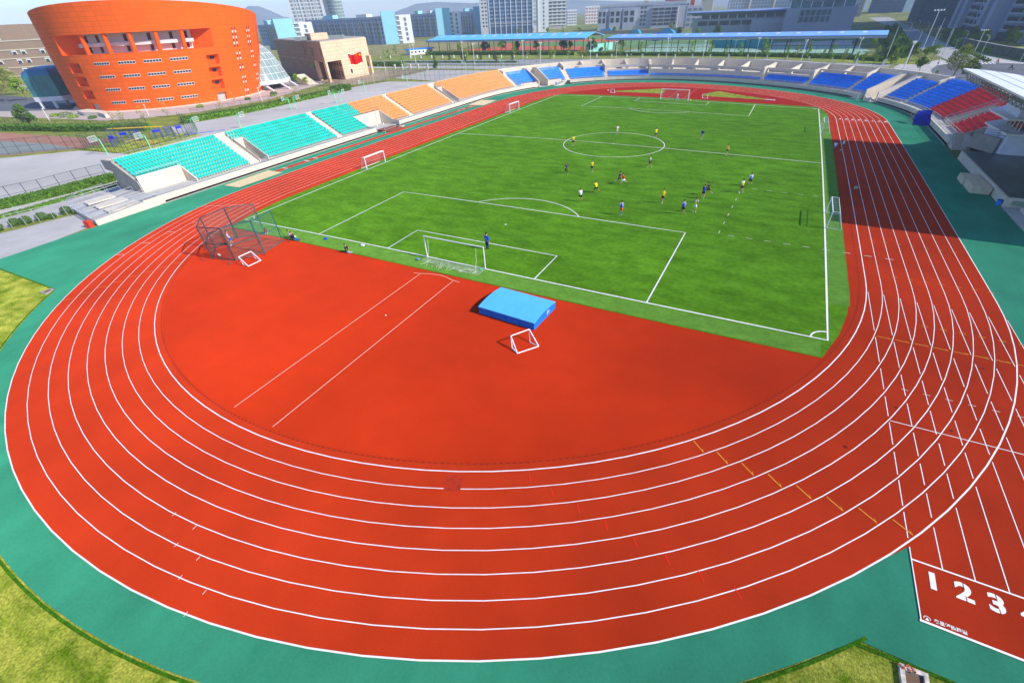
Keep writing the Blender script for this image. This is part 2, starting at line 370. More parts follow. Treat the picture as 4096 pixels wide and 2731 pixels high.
struct('far_grass_patch', MB().flat(GL([(-20.26, 63.2), (-14, 67.5), (-8.6, 71.8), (-7.0, 71.4), (-5.8, 67.8), (-5.4, 63.1), (-6, 62.2), (-19.05, 61.9)]), .115).flat(GL([(5.32, 62.37), (6.5, 68), (8.2, 72.6), (9.2, 72.6), (14, 68.6), (21.73, 63.34), (21.72, 61.7), (5.87, 61.9)]), .115), M_lawn)
# start-area numerals and the contractor's lettering, painted on the rubber
def text(name, body, x, y, size, rz, m, z, off=0.0, sx=1.0, sy=1.0):
    c = bpy.data.curves.new(name, 'FONT'); c.body = body; c.size = size; c.align_x = 'CENTER'; c.align_y = 'CENTER'; c.offset = off
    o = bpy.data.objects.new(name, c); COL.objects.link(o); dg = bpy.context.evaluated_depsgraph_get()
    me = bpy.data.meshes.new_from_object(o.evaluated_get(dg)); bpy.data.objects.remove(o)
    p = G(x, y); mb = MB(); ca, sa = math.cos(rz), math.sin(rz)
    mb.v = [(p[0] + (v.co.x * sx) * ca - (v.co.y * sy) * sa, p[1] + (v.co.x * sx) * sa + (v.co.y * sy) * ca, z) for v in me.vertices]
    mb.f = [tuple(f.vertices) for f in me.polygons]; return mb
num = MB()
for i in range(4):
    t = text('numeral', str(i + 1), 38.46 + 1.15 * i, -70.84, 1.16, R(-2), None, zt + .012, .045, 1.12, 1.0); num.add(t.v, t.f)
for i in range(8):
    t = text('numeral', str(i + 1), 38.5 + 1.22 * i, 40.6, 1.2, R(180), None, zt + .012, .035); num.add(t.v, t.f)
struct('lane_numbers', num, M_line)
sg = MB()                                    # the gaps a stencil leaves in the numerals 2 and 3
for x, ys in ((39.64, (-70.50, -71.15)), (40.80, (-70.50, -71.2))):
    for y in ys: line(sg, [(x, y - .16), (x, y + .16)], .035, zt + .016)
struct('stencil_gaps', sg, M_track)
t = text('lettering', '奥星塑胶跑道', 38.80, -72.80, .19, R(0), None, zt + .012, .004)
lg = MB().add(t.v, t.f)
lg.strip(GL([(37.86, -72.84), (37.88, -72.74), (37.98, -72.70), (38.09, -72.76), (38.09, -72.86)]), .025, zt + .012)
lg.flat(GL([(37.90, -72.90), (38.06, -72.90), (37.98, -72.76)]), zt + .012)
struct('lettering', lg, M_line)
# worn spots and the patched square
sp = MB()
for x, y, r_ in ((35.22, -63.53, .13), (38.26, -58.52, .11), (41.02, -59.48, .11), (44.17, -51.51, .12), (-31.0, -43.8, .01)):
    sp.flat([(G(x, y)[0] + r_ * math.cos(R(a)), G(x, y)[1] + r_ * math.sin(R(a))) for a in range(0, 360, 30)], .089 if r_ < .5 else .128)
struct('worn_spots', sp, mat('worn_rubber', (0.16, 0.012, 0.008), .9, .2))
pt = MB().flat(GL([(14.83, -75.27), (15.68, -74.9), (16.05, -75.86), (15.2, -76.33)]), .0885)
struct('rubber_patch', pt, mat('patched_rubber', (0.40, 0.028, 0.007), .9, .25, 4))
# sand pits and long-jump runway on the left
rw = MB().flat(GL(densify([(-51.85, -33.4), (-50.55, -33.4), (-50.55, 33.2), (-51.85, 33.2)])), .085)
struct('jump_runway', rw, M_track)
rl = MB(); line(rl, [(-51.9, -33.4), (-51.9, 33.2)], .06, .09); line(rl, [(-50.5, -33.4), (-50.5, 33.2)], .06, .09)
for y in (-31.4, -26.3, -24.2, 31.0, 27.4, 25.3): rl.strip(GL([(-51.9, y), (-50.6, y + .05)]), .28, .095)
struct('runway_lines', rl, M_line)
for nm, p in (('sand_pit', [(-53.05, -42.5), (-49.25, -42.4), (-49.2, -33.6), (-53.3, -33.4)]), ('sand_pit', [(-53.3, 33.2), (-48.45, 33.3), (-49.0, 41.6), (-54.0, 41.5)])):
    q_ = GL(p); m_ = MB().flat(q_, .09); o = struct(nm, m_, M_sand)
    k_ = MB().strip(q_, .12, .11, True); struct('pit_kerb', k_, mat('pit_kerb', (.62, .40, .22), .9))
# ------------------------------------------------------------------ the stadium bowl
D0, TW, RH, Z0 = 56.3, 0.78, 0.41, 1.0
def tread(i): return (D0 + TW * i, Z0 + RH * i)
M_teal = mat('teal_plastic', (0.0, 0.45, 0.35), 0.5, 0.08, 0.6, col2=(0.0, 0.54, 0.43))
M_oran = mat('orange_plastic', (0.80, 0.30, 0.085), 0.45, 0.07, 0.6)
M_blue = mat('blue_plastic', (0.0, 0.20, 0.80), 0.45, 0.08, 0.6, col2=(0.0, 0.28, 0.92))
M_reds = mat('red_plastic', (0.85, 0.010, 0.012), 0.45, 0.08, 0.6)
M_step = mat('stair_concrete', (0.66, 0.56, 0.46), 0.9, 0.10, 1.5)
M_maroon = mat('maroon_steps', (0.26, 0.08, 0.05), 0.85, 0.15, 1.0)
def terrace(qa, qb, i0, i1, zlow=None, step=3.0):
    """stepped concrete under rows i0..i1 between two stations"""
    D, z = tread(i0); zb = 0.0 if zlow is None else zlow
    prof = [(D, zb)]
    for i in range(i0, i1 + 1):
        a, zz = tread(i); prof += [(a, zz), (a + TW, zz)]
    prof += [(tread(i1)[0] + TW, zb)]
    # the path bends at the springing of the curve
    qs = []
    for s0, s1, st in ((-95, 0, 8.0), (0, 180, step), (180, 230, 8.0)):
        a, b = max(qa, s0), min(qb, s1)
        if b > a + 1e-6:
            r = arcq(a, b, st); qs += r if not qs else r[1:]
    return MB().sweep(prof, qs)
def seat_mesh(loc=(0, 0, 0)):
    """one bucket seat facing -X with its foot at the origin"""
    m = MB(); w_, h = 0.215, 0.40
    prof = [(-0.22, h - .02), (-0.19, h + .035), (0.10, h), (0.17, h + .10), (0.23, h + .40), (0.275, h + .385), (0.20, h + .02), (0.10, h - .06)]
    n = len(prof); sw = [1, 1, 1, 1, .82, .82, 1, 1]
    vs = [(p[0], -w_ * sw[k], p[1]) for k, p in enumerate(prof)] + [(p[0], w_ * sw[k], p[1]) for k, p in enumerate(prof)]
    m.add(vs, [tuple(range(n)), tuple(range(2 * n - 1, n - 1, -1))] + [(k, n + k, n + (k + 1) % n, (k + 1) % n) for k in range(n)])
    m.box((0.12, 0, h / 2 - .03), (0.05, 0.05, h - .06))
    return m
SEAT = seat_mesh()
def near_light(m): return m
SEATME = {}
def seat_spots(qa, qb, i0, i1, sp=0.5):
    out = []
    for i in range(i0, i1 + 1):
        D, z = tread(i); Dm = D + 0.40
        def conv(q): # metres along this row, measured piecewise
            return q if q < 0 else (R(q) * Dm if q <= 180 else math.pi * Dm + (q - 180))
        L0, L1 = conv(qa), conv(qb); n = int((L1 - L0) / sp)
        for k in range(n):
            l = L0 + (k + .5) * (L1 - L0) / n
            if l < 0: q = l; ang = math.pi
            elif l <= math.pi * Dm: q = math.degrees(l / Dm); ang = math.pi - l / Dm
            else: q = 180 + l - math.pi * Dm; ang = 0.0
            p = oval(Dm, q); a, b = G(*p); out.append((a, b, z, ang))
    return out
CAMX, CAMY = 26.7, -87.1
def block(label, parts, m, cap, group):
    """a block of terrace with its seats; parts: (qa, qb, first row, last row)"""
    mb = MB(); spots = []
    for qa, qb, i0, i1 in parts:
        t = terrace(qa, qb, i0, i1); mb.add(t.v, t.f); spots += seat_spots(qa + .03, qb - .03, i0, i1)
    cx = sum(s[0] for s in spots) / len(spots); cy = sum(s[1] for s in spots) / len(spots)
    T = thing('seating_block', label, 'seating block', (cx, cy, 0), group)
    link_mesh('terrace', mb, M_step, T)
    spots.sort(key=lambda s: (s[0] - CAMX) ** 2 + (s[1] - CAMY) ** 2)
    if m.name not in SEATME:
        me = bpy.data.meshes.new('seat'); me.from_pydata(SEAT.v, [], SEAT.f); me.materials.append(m); SEATME[m.name] = me
    for s in spots[:cap]:
        o = bpy.data.objects.new('seat', SEATME[m.name]); COL.objects.link(o); o.parent = T
        o.location = (s[0] - cx, s[1] - cy, s[2]); o.rotation_euler = (0, 0, s[3])
    if len(spots) > cap:
        r = MB()
        for s in spots[cap:]:
            ca, sa = math.cos(s[3]), math.sin(s[3])
            r.add([(s[0] + v[0] * ca - v[1] * sa, s[1] + v[0] * sa + v[1] * ca, s[2] + v[2]) for v in SEAT.v], SEAT.f)
        tag(link_mesh('seat_rows', r, m, T), kind='stuff')
    return T
BG = 'seating blocks of the stadium bowl'
block('turquoise seating block nearest the stair ramp, at the end of the bowl', [(-91.2, -84.4, 4, 9), (-84.4, -73.9, 0, 9)], M_teal, 100, BG)
block('turquoise seating block between the first tunnel and the next stair', [(-71.9, -70.0, 7, 9), (-70.0, -52.3, 0, 9)], M_teal, 100, BG)
block('turquoise seating block next to the flagpole recess', [(-50.9, -43.0, 0, 9), (-43.0, -40.0, 5, 9)], M_teal, 100, BG)
block('short orange seating block above and beside the flagpole recess', [(-40.0, -34.6, 5, 9), (-34.6, -28.0, 0, 9)], M_oran, 90, BG)
block('orange seating block between the flagpole recess and the second tunnel', [(-26.6, -9.4, 0, 9)], M_oran, 90, BG)
block('orange seating block on the bend, beyond the second tunnel', [(-6.6, -5.8, 7, 9), (-5.8, 21.0, 0, 9)], M_oran, 90, BG)
block('small blue seating block just past the orange seats', [(22.3, 24.3, 0, 7), (24.3, 30.2, 1, 7)], M_blue, 40, BG)
block('blue seating block right behind the far entrance stair', [(34.2, 39.8, 1, 7), (39.8, 41.9, 0, 7)], M_blue, 40, BG)
block('wide blue seating block of six rows left of the far goal', [(43.8, 56.6, 0, 5)], M_blue, 40, BG)
block('blue seating block of three rows left of the far goal', [(58.0, 71.6, 0, 2)], M_blue, 40, BG)
block('long single row of blue seats under the gallery wall behind the far goal', [(72.4, 108.0, 0, 0)], M_blue, 60, BG)
block('blue seating block of three rows right of the far goal', [(109.2, 122.2, 0, 2)], M_blue, 40, BG)
block('blue seating block of six rows right of the far goal', [(123.7, 136.6, 0, 5)], M_blue, 40, BG)
block('blue seating block left of the walled entrance passage', [(137.9, 145.5, 0, 7)], M_blue, 40, BG)
block('small blue seating block right of the walled entrance passage', [(150.6, 157.6, 0, 7)], M_blue, 50, BG)
block('ten-row blue seating block adjoining the red seats', [(158.9, 169.2, 0, 9)], M_blue, 80, BG)
block('red seating block between the blue seats and the concrete vomitory', [(169.2, 180.0, 0, 9), (180.0, 183.6, 2, 9)], M_reds, 100, BG)
block('red seating block beside the white grandstand tower', [(186.6, 198.8, 0, 6), (183.8, 191.5, 7, 9)], M_reds, 100, BG)
# concrete shell
def qpath(qa, qb):
    qs = []
    for s0, s1, st in ((-95, 0, 8.0), (0, 180, 3.0), (180, 235, 8.0)):
        a, b = max(qa, s0), min(qb, s1)
        if b > a + 1e-6:
            r = arcq(a, b, st); qs += r if not qs else r[1:]
    return qs
bowl = thing('grandstand', 'pale concrete open grandstand curving round the far end of the track', 'grandstand', G3(XC, YC + 104, 0))
fw = MB(); wk = MB()
for qa, qb in ((-94.2, -43.0), (-34.8, 29.5), (42.6, 145.3), (151.0, 199.3)):
    fw.sweep([(54.3, .38), (54.3, 1.2), (54.48, 1.2), (54.48, .38)], qpath(qa, qb))
    wk.sweep([(54.48, .40), (54.48, .98), (56.3, .98), (56.3, .40)], qpath(qa, qb))
    wk.sweep([(55.6, 0.0), (55.6, .40), (56.3, .40), (56.3, 0)], qpath(qa, qb))
link_mesh('front_wall', fw, M_conc, bowl); link_mesh('walkway', wk, M_pave, bowl)
wk2 = MB().sweep([(56.3, .5), (56.3, .98), (59.42, .98), (59.42, .5)], qpath(-94.2, -84.3)); link_mesh('landing', wk2, M_pave, bowl)
bp_ = MB()
bp_.sweep([(64.12, 0.0), (64.12, 5.45), (64.4, 5.45), (64.4, 4.95), (67.4, 4.95), (67.6, 3.7), (65.6, 3.55), (66.3, 0)], qpath(-91.2, 21.5))
bp_.sweep([(64.7, 0.0), (64.7, 5.5), (65.1, 5.5), (65.1, 0)], qpath(21.5, 157.9))
bp_.sweep([(64.12, 0.0), (64.12, 5.25), (64.45, 5.25), (64.45, 4.7), (67.2, 4.7), (67.4, 3.6), (65.6, 3.4), (66.3, 0)], qpath(157.9, 197))
link_mesh('back_parapet', bp_, M_conc, bowl)
# stairs (plain sloped steps in the aisles)
st = MB()
for qa, qb, n in ((-73.9, -72.0, 10), (-52.3, -50.9, 10), (-28.0, -26.6, 10), (-9.4, -8.4, 10), (21.0, 22.3, 10), (41.9, 43.8, 8), (56.6, 58.0, 6), (71.6, 72.4, 3), (108.0, 109.2, 3), (122.2, 123.7, 6), (136.6, 137.9, 8), (157.6, 158.9, 10), (185.4, 186.6, 8)):
    prof = [(D0, 0)]
    for i in range(n): D, z = tread(i); prof += [(D, z + .02), (D + TW / 2, z + .02), (D + TW / 2, z + .02 + RH / 2), (D + TW, z + .02 + RH / 2)]
    prof += [(D0 + TW * n, 0)]; st.sweep(prof, [qa, qb])
link_parts('aisle_steps', st, M_step, bowl)
# gallery behind the far seats
gal = MB(); gfl = MB(); fin = MB(); rad = MB()
secs = ((43.0, 57.2, 6), (57.2, 72.0, 3), (72.0, 108.4, 1), (108.4, 123.0, 3), (123.0, 137.2, 6), (137.2, 145.5, 8), (150.6, 157.9, 8))
for qa, qb, n in secs:
    Dw = D0 + TW * n + .02; zr = Z0 + RH * n - .2
    gal.sweep([(Dw, 0), (Dw, max(3.05, zr + .5) if n < 8 else 4.45), (Dw + .25, max(3.05, zr + .5) if n < 8 else 4.45), (Dw + .25, 0)], qpath(qa, qb))
    gfl.sweep([(Dw + .25, 2.0), (Dw + .25, 2.75 if n < 8 else 4.0), (64.7, 2.75 if n < 8 else 4.0), (64.7, 2.0)], qpath(qa, qb))
    if n < 8:
        bay = 7.2; k = max(1, round((qb - qa) / bay)); zt_ = 4.25 if n < 6 else 4.55; zo = 3.62 if n < 6 else 4.2
        gal.sweep([(Dw, zo), (Dw, zt_), (Dw + .3, zt_), (Dw + .3, zo)], qpath(qa, qb))
        for j in range(k + 1):
            q_ = qa + (qb - qa) * j / k; wq = .5
            gal.sweep([(Dw + .01, 2.9), (Dw + .01, zt_ - .02), (Dw + .7, zt_ - .02), (Dw + .7, 2.9)], [max(qa, q_ - wq), min(qb, q_ + wq)])
            q0_ = max(qa + .05, q_ - .22)
            vs = []
            for q__ in (q0_, q0_ + .4):
                for D, z in ((Dw + .3, zt_), (64.7, zt_ + .95), (64.7, zt_ - .6), (Dw + .3, zt_ - .5)): p = oval(D, q__); vs.append(G3(p[0], p[1], z))
            fin.add(vs, [(0, 1, 2, 3), (7, 6, 5, 4), (0, 4, 5, 1), (1, 5, 6, 2), (2, 6, 7, 3), (3, 7, 4, 0)])
for q_, n0, n1 in ((43.4, 6, 8), (57.2, 3, 6), (72.1, 1, 3), (108.3, 1, 3), (122.9, 3, 6), (137.2, 6, 8)):
    rad.sweep([(D0 + TW * n0, 0), (D0 + TW * n0, 4.3), (D0 + TW * n1 + .4, 4.7), (D0 + TW * n1 + .4, 0)], [q_ - .25, q_ + .25])
for q_, top, s in ((21.8, 5.5, 1), (157.9, 5.6, 1)):
    rad.sweep([(62.4, 0), (62.4, 4.9), (65.2, top), (65.2, 0)], [q_ - .3, q_ + .3])
link_parts('gallery_wall', gal, M_conc, bowl); link_mesh('gallery_floor', gfl, M_conc, bowl); link_parts('buttress', fin, M_conc, bowl); link_parts('dividing_wall', rad, M_conc, bowl)
# end wall, entrance boxes, tunnels
ew = MB()
prof = [(59.4, 0), (59.4, 2.6), (60.6, 3.2), (64.1, 5.0), (64.1, 5.2), (67.5, 5.05), (67.7, 3.7), (65.6, 3.5), (66.3, 0)]
ew.sweep(prof, [-91.55, -91.2]); link_mesh('end_wall', ew, mat('block_wall', (0.40, 0.35, 0.29), .9, .2, 2.0), bowl)
bx = MB()
bx.sweep([(59.2, .9), (59.2, 3.35), (59.42, 3.35), (59.42, .9)], [-91.4, -84.4])
bx.sweep([(56.3, .9), (56.3, 1.45), (59.2, 3.1), (59.42, 3.1), (59.42, .9)], [-84.4, -84.2])
for qa, qb in ((-72.0, -70.0), (-8.4, -6.0)):                 # tunnels
    q0, q1 = qa, qb
    for qq in (qa, qb - .16):
        bx.sweep([(56.3, .4), (56.3, 1.5), (61.9, 4.5), (61.9, .4)], [qq, qq + .16])
    bx.sweep([(61.76, 2.6), (61.76, 4.45), (61.95, 4.45), (61.95, 2.6)], [qa + .16, qb - .16])
bx.sweep([(60.1, .0), (60.1, 3.25), (60.3, 3.25), (60.3, 0)], [-43.0, -34.6])
for qq in (-43.1, -34.6): bx.sweep([(54.3, .3), (54.3, 1.25), (56.3, 1.45), (60.3, 3.35), (60.3, .0), (55.6, 0), (55.6, .3)], [qq, qq + .14])
for qa, qb, za in ((30.2, 30.5, 1.9), (34.0, 34.3, 1.9)): bx.sweep([(55.0, 0), (55.0, za), (62.5, 4.9), (64.7, 4.9), (64.7, 0)], [qa, qb])
bx.sweep([(55.6, 0), (55.6, 1.6), (55.85, 1.6), (55.85, 0)], [34.2, 39.8]); bx.sweep([(55.6, 0), (55.6, 1.5), (55.85, 1.5), (55.85, 0)], [24.3, 30.3])
for qa, qb in ((145.5, 145.9), (150.2, 150.6)): bx.sweep([(54.4, 0), (54.4, 2.2), (62.6, 4.9), (64.7, 4.9), (64.7, 0)], [qa, qb])
bx.sweep([(56.0, .5), (56.0, 1.6), (62.6, 4.6), (62.6, .5)], [183.6, 183.8]); bx.sweep([(56.0, .5), (56.0, 1.6), (62.6, 4.6), (62.6, .5)], [185.2, 185.4])
bx.sweep([(54.4, 0), (54.4, 2.0), (56.0, 2.1), (58.6, 3.4), (58.6, 0)], [199.0, 199.2])
link_parts('side_wall', bx, M_conc, bowl)
fl = MB()
for qa, qb in ((-72.0, -70.0), (-8.4, -6.0)): fl.sweep([(54.5, .3), (54.5, .96), (64.0, .96), (64.0, .3)], [qa + .16, qb - .16])
fl.sweep([(55.5, 0), (55.5, .42), (60.1, .42), (60.1, 0)], [-43.0, -34.6])
fl.sweep([(54.3, 0), (54.3, .1), (64.7, .1), (64.7, 0)], [30.3, 34.2]); fl.sweep([(54.3, 0), (54.3, .1), (64.7, .1), (64.7, 0)], [145.9, 150.3])
link_mesh('passage_floor', fl, M_pave, bowl)
gt = MB(); gt.sweep([(54.0, 0.05), (54.0, .16), (54.14, .16), (54.14, .05)], qpath(-92, -43)); gt.sweep([(54.0, 0.05), (54.0, .16), (54.14, .16), (54.14, .05)], qpath(-34.6, 29)); gt.sweep([(54.0, 0.05), (54.0, .16), (54.14, .16), (54.14, .05)], qpath(43, 145)); gt.sweep([(54.0, 0.05), (54.0, .16), (54.14, .16), (54.14, .05)], qpath(151, 199))
link_mesh('gutter_kerb', gt, M_conc2, bowl)
gd = MB(); gd.sweep([(54.14, 0.0), (54.14, .07), (55.6, .07), (55.6, 0)], qpath(-92, 200)); link_mesh('gutter', gd, mat('dark_gutter', (0.10, .085, .06), .9), bowl)
# handrails
rl_ = MB()
def rail(path, hs=(1.0,), r=.028, every=1, post=True):
    for h in hs: rl_.tube([(p[0], p[1], p[2] + h) for p in path], r, 4)
    if post:
        for p in path[::every]: rl_.tube([(p[0], p[1], p[2]), (p[0], p[1], p[2] + max(hs))], r * .8, 4, cap=False)
def qrail(qa, qb, D, z, hs=(.55, ), st_=2.2, **k):
    n = max(1, int(abs(qb - qa) * (1 if (qa < 0 and qb <= 0) or qa > 180 else D * math.pi / 180) / st_)); pts = []
    for i in range(n + 1): q_ = qa + (qb - qa) * i / n; p = oval(D, q_); pts.append(G3(p[0], p[1], z))
    rail(pts, hs, **k)
for qa, qb in ((-94, -72.2), (-69.8, -43.2), (-34.5, 0), (0, 29.4), (43, 145), (151, 180), (180, 199)):
    qrail(qa, qb, 54.4, 1.18, (.28, .62), r=.035 if abs(qa) > 60 else .03)
qrail(-91.2, 0, 64.3, 5.42, (.45,)); qrail(0, 157, 64.8, 5.45, (.35,)); qrail(158, 180, 64.3, 5.22, (.4,))
qrail(-91.1, -84.4, 59.3, 3.3, (.55,), 1.6, r=.045)
for qa, qb in ((-72.0, -70.0), (-8.4, -6.0)):
    for q_ in (qa + .08, qb - .08):
        a, b = oval(56.4, q_), oval(61.8, q_); rail([G3(a[0], a[1], 1.55), G3(b[0], b[1], 4.45)], (.55,), r=.035)
    qrail(qa, qb, 54.6, 1.0, (.6, .9), 2, r=.04)
for q_ in (30.3, 34.2, 145.7, 150.4):
    a, b = oval(55.2, q_), oval(62.5, q_); rail([G3(a[0], a[1], 1.95), G3(b[0], b[1], 4.9)], (.4,), r=.05)
for q_ in (183.6, 185.4):
    a, b = oval(56.0, q_), oval(62.4, q_); rail([G3(a[0], a[1], 1.7), G3(b[0], b[1], 4.7)], (.5,), r=.05)
qrail(183, 199, 55.9, 1.0, (.5, .95), 1.8, r=.035)
qrail(152, 180, 56.0, 1.0, (.55, ), 2.5, r=.03)
link_mesh('handrail', rl_, M_steel, bowl)
# stair at the far entrance (left) and near the main stand
def stair(name, label, qa, qb, Da, Db, z1, n, along=True):
    T = thing(name, label, 'steps', G3(*oval((Da + Db) / 2, (qa + qb) / 2), 0)); s_ = MB()
    for i in range(n):
        q0 = qa + (qb - qa) * i / n; q1 = qa + (qb - qa) * (i + 1) / n
        s_.sweep([(Da, 0.05), (Da, z1 * (i + 1) / n), (Db, z1 * (i + 1) / n), (Db, .05)], [q0, q1] if qa < qb else [q1, q0])
    link_mesh('flight', s_, M_step, T); global rl_
    rl_ = MB(); pts = []
    for i in range(0, n + 1, max(1, n // 4)): p = oval(Da, qa + (qb - qa) * i / n); pts.append(G3(p[0], p[1], z1 * i / n))
    rail(pts, (.5, .9), r=.035); link_mesh('handrail', rl_, M_steel, T); return T
stair('stairs', 'short flight of concrete steps up to the blue seats at the far entrance', 35.5, 39.6, 53.0, 54.2, 1.1, 8)
stair('stairs', 'concrete steps rising left from the walled entrance passage', 150.9, 147.8, 53.0, 54.2, 1.1, 8)
stair('stairs', 'concrete steps rising left of the passage between the blue blocks', 142.0, 145.2, 53.2, 54.25, 1.1, 8)
stair('stairs', 'dark flight of steps in shade between the red seats and the stage', 202.2, 199.3, 54.5, 57.0, 1.1, 8)
stair('stairs', 'maroon steps in front of the three flagpoles', -41.5, -34.7, 53.0, 54.0, .22, 1)
mst = MB()
for k, (a, b, z) in enumerate(((51.6, 52.4, .14), (52.4, 53.2, .22), (53.2, 54.0, .30), (54.0, 55.55, .40))): mst.sweep([(a, 0.05), (a, z + .05), (b, z + .05), (b, .05)], [-41.3, -36.2])
single('podium_steps', mst, M_maroon, 'wide low maroon steps leading to the flagpole recess', 'steps')
# ramp at the near end of the bowl
rp = thing('access_ramp', 'pale concrete switchback ramp with steel railings at the end of the turquoise stand', 'ramp', G3(-58, -56.5, 0))
rm_ = MB(); rmt = MB()
def rs(pts, zf): rm_.prism(GL(pts), 0.02, zf)
prz = lambda y: 1.0 if y > -52.5 else max(.45, 1.0 - (-52.5 - y) * .062)
c0 = GL([(-54.35, -61.2), (-54.35, -51.6), (-65.2, -51.8), (-66.0, -59.4)])
vs = [(c0[0][0], c0[0][1], .02), (c0[1][0], c0[1][1], .02), (c0[2][0], c0[2][1], .02), (c0[3][0], c0[3][1], .02), (c0[0][0], c0[0][1], .72), (c0[1][0], c0[1][1], 1.2), (c0[2][0], c0[2][1], 1.0), (c0[3][0], c0[3][1], .6)]
rm_.add(vs, [(0, 3, 2, 1), (4, 5, 6, 7), (0, 1, 5, 4), (1, 2, 6, 5), (2, 3, 7, 6), (3, 0, 4, 7)])
link_mesh('ramp_body', rm_, M_conc, rp)
top = GL([(-54.55, -61.0), (-54.55, -51.8), (-65.0, -52.0), (-65.7, -59.3)]); rmt.poly([(top[0][0], top[0][1], .735), (top[1][0], top[1][1], 1.205), (top[2][0], top[2][1], 1.02), (top[3][0], top[3][1], .62)])
link_mesh('ramp_surface', rmt, M_pave, rp)
rl_ = MB()
for x, r_ in ((-54.5, .035), (-57.6, .028), (-61.2, .028), (-65.4, .035)):
    pts = [G3(x - i * .08, -52.2 - i * 2.1 * (1 if x > -62 else .8), 1.0 - i * .06 if x < -55 else 1.15 - i * .11) for i in range(5)]
    rail(pts, (.5, .9), r=r_)
rail([G3(-54.5, -61.0, .7), G3(-58.3, -60.6, .68), G3(-62.0, -60, .65), G3(-65.7, -59.3, .6)], (.3, .6, .9), r=.035)
for k, x in enumerate((-56.2, -59.6, -63.2)): p_ = GL([(x - 1, -58.6 + k * .3), (x + 1, -58.9 + k * .3), (x + 1, -54.5), (x - 1, -54.3)]); link_mesh('inner_panel', MB().prism(p_, .9, 1.08), M_conc, rp)
link_mesh('handrail', rl_, mat('bright_steel', (.72, .74, .76), .3, .05, metal=.6), rp)
# ------------------------------------------------------------------ equipment on the field
M_cushT = mat('cushion_top', (0.10, 0.47, 0.80), 0.5, 0.05, 1.5)
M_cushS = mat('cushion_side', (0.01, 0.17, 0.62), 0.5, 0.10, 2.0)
M_wood = mat('plywood', (0.74, 0.60, 0.40), 0.7, 0.12, 2.0)
def local(o, pts): return pts
# high-jump cushion
a, b, c, d = G(7.41, -59.61), G(12.97, -60.0), G(13.2, -56.2), G(7.6, -55.85)
T = thing('landing_mat', 'large light blue high-jump cushion on the red infield', 'landing mat', (10.3, -58, 0))
n = 10; vs = []; 
for i in range(n + 1):
    t = i / n; zt2 = .82 + .20 * math.sin(math.pi * t)
    for (p, q_) in ((a, d), (b, c)): vs.append((p[0] + (q_[0] - p[0]) * t, p[1] + (q_[1] - p[1]) * t, zt2))
top = MB(); nv = len(vs); top.add(vs + [(v[0], v[1], v[2] - .06) for v in vs], [(2 * i, 2 * i + 1, 2 * i + 3, 2 * i + 2) for i in range(n)] + [(nv + 2 * i + 2, nv + 2 * i + 3, nv + 2 * i + 1, nv + 2 * i) for i in range(n)] + [(2 * i, 2 * i + 2, nv + 2 * i + 2, nv + 2 * i) for i in range(n)] + [(2 * i + 3, 2 * i + 1, nv + 2 * i + 1, nv + 2 * i + 3) for i in range(n)] + [(0, nv, nv + 1, 1), (nv - 2, nv - 1, 2 * nv - 1, 2 * nv - 2)])
link_mesh('cover', top, M_cushT, T)
def ins(p, k=.03): cx_, cy_ = (a[0] + c[0]) / 2, (a[1] + c[1]) / 2; return (p[0] + (cx_ - p[0]) * k / 3, p[1] + (cy_ - p[1]) * k / 3)
body = MB(); vs2 = [(ins(v)[0], ins(v)[1], v[2] - .062) for v in vs]; lo = [(v[0], v[1], .12) for v in vs2]
body.add(vs2 + lo, [(2 * i, 2 * i + 1, 2 * i + 3, 2 * i + 2) for i in range(n)] + [(2 * i, 2 * i + 2, nv + 2 * i + 2, nv + 2 * i) for i in range(n)] + [(2 * i + 3, 2 * i + 1, nv + 2 * i + 1, nv + 2 * i + 3) for i in range(n)] + [(0, nv, nv + 1, 1), (nv - 2, nv - 1, 2 * nv - 1, 2 * nv - 2)])
link_mesh('cushion', body, M_cushS, T)
seam = MB()
for k in (1, 2, 3):
    t = k / 4; p = (a[0] + (b[0] - a[0]) * t, a[1] + (b[1] - a[1]) * t); seam.box((p[0], p[1] - .01, .45), (.03, .03, .62))
    seam.box((p[0] - .35, p[1] - .03, .76), (.5, .03, .05))
link_mesh('seam', seam, mat('seam', (0.005, .07, .35), .6), T)
mk_ = text('mark', '跑', 0, 0, .5, 0, None, 0); em = MB(); em.v = [(b[0] + (c[0] - b[0]) * (.62 + v[0] * .27) + .03, b[1] + (c[1] - b[1]) * (.62 + v[0] * .27), .55 + v[1] * .9) for v in [(q[0] - G(0, 0)[0], q[1] - G(0, 0)[1]) for q in mk_.v]]; em.f = mk_.f
link_mesh('white_mark', em, M_white, T)
# small triangular-frame goals
def small_goal(label, A, B, C, D_, h, nm='small_goal', group=None, r=.035):
    """A,B: feet of the front; C,D: feet of the back; crossbar above the back"""
    T = thing(nm, label, 'goal', G3((A[0] + B[0]) / 2, (A[1] + B[1]) / 2, 0), group); m = MB()
    A, B, C, D_ = [G3(p[0], p[1], .14) for p in (A, B, C, D_)]; tC, tD = (C[0], C[1], h), (D_[0], D_[1], h)
    for s in ((A, B), (C, tC), (D_, tD), (tC, tD), (A, tC), (B, tD), (A, C), (B, D_)): m.tube(s, r, 6)
    link_mesh('frame', m, M_white, T); return T
def small_goal2(label, pts, h=1.1):
    T = thing('small_goal', label, 'goal', (pts[0][0], pts[0][1], 0), 'small white frame goals'); m = MB()
    for s in pts[1]: m.tube(s, .045, 6)
    link_mesh('frame', m, M_white, T)
z_ = .14
def gz(x, y, z): p = G(x, y); return (p[0], p[1], z)
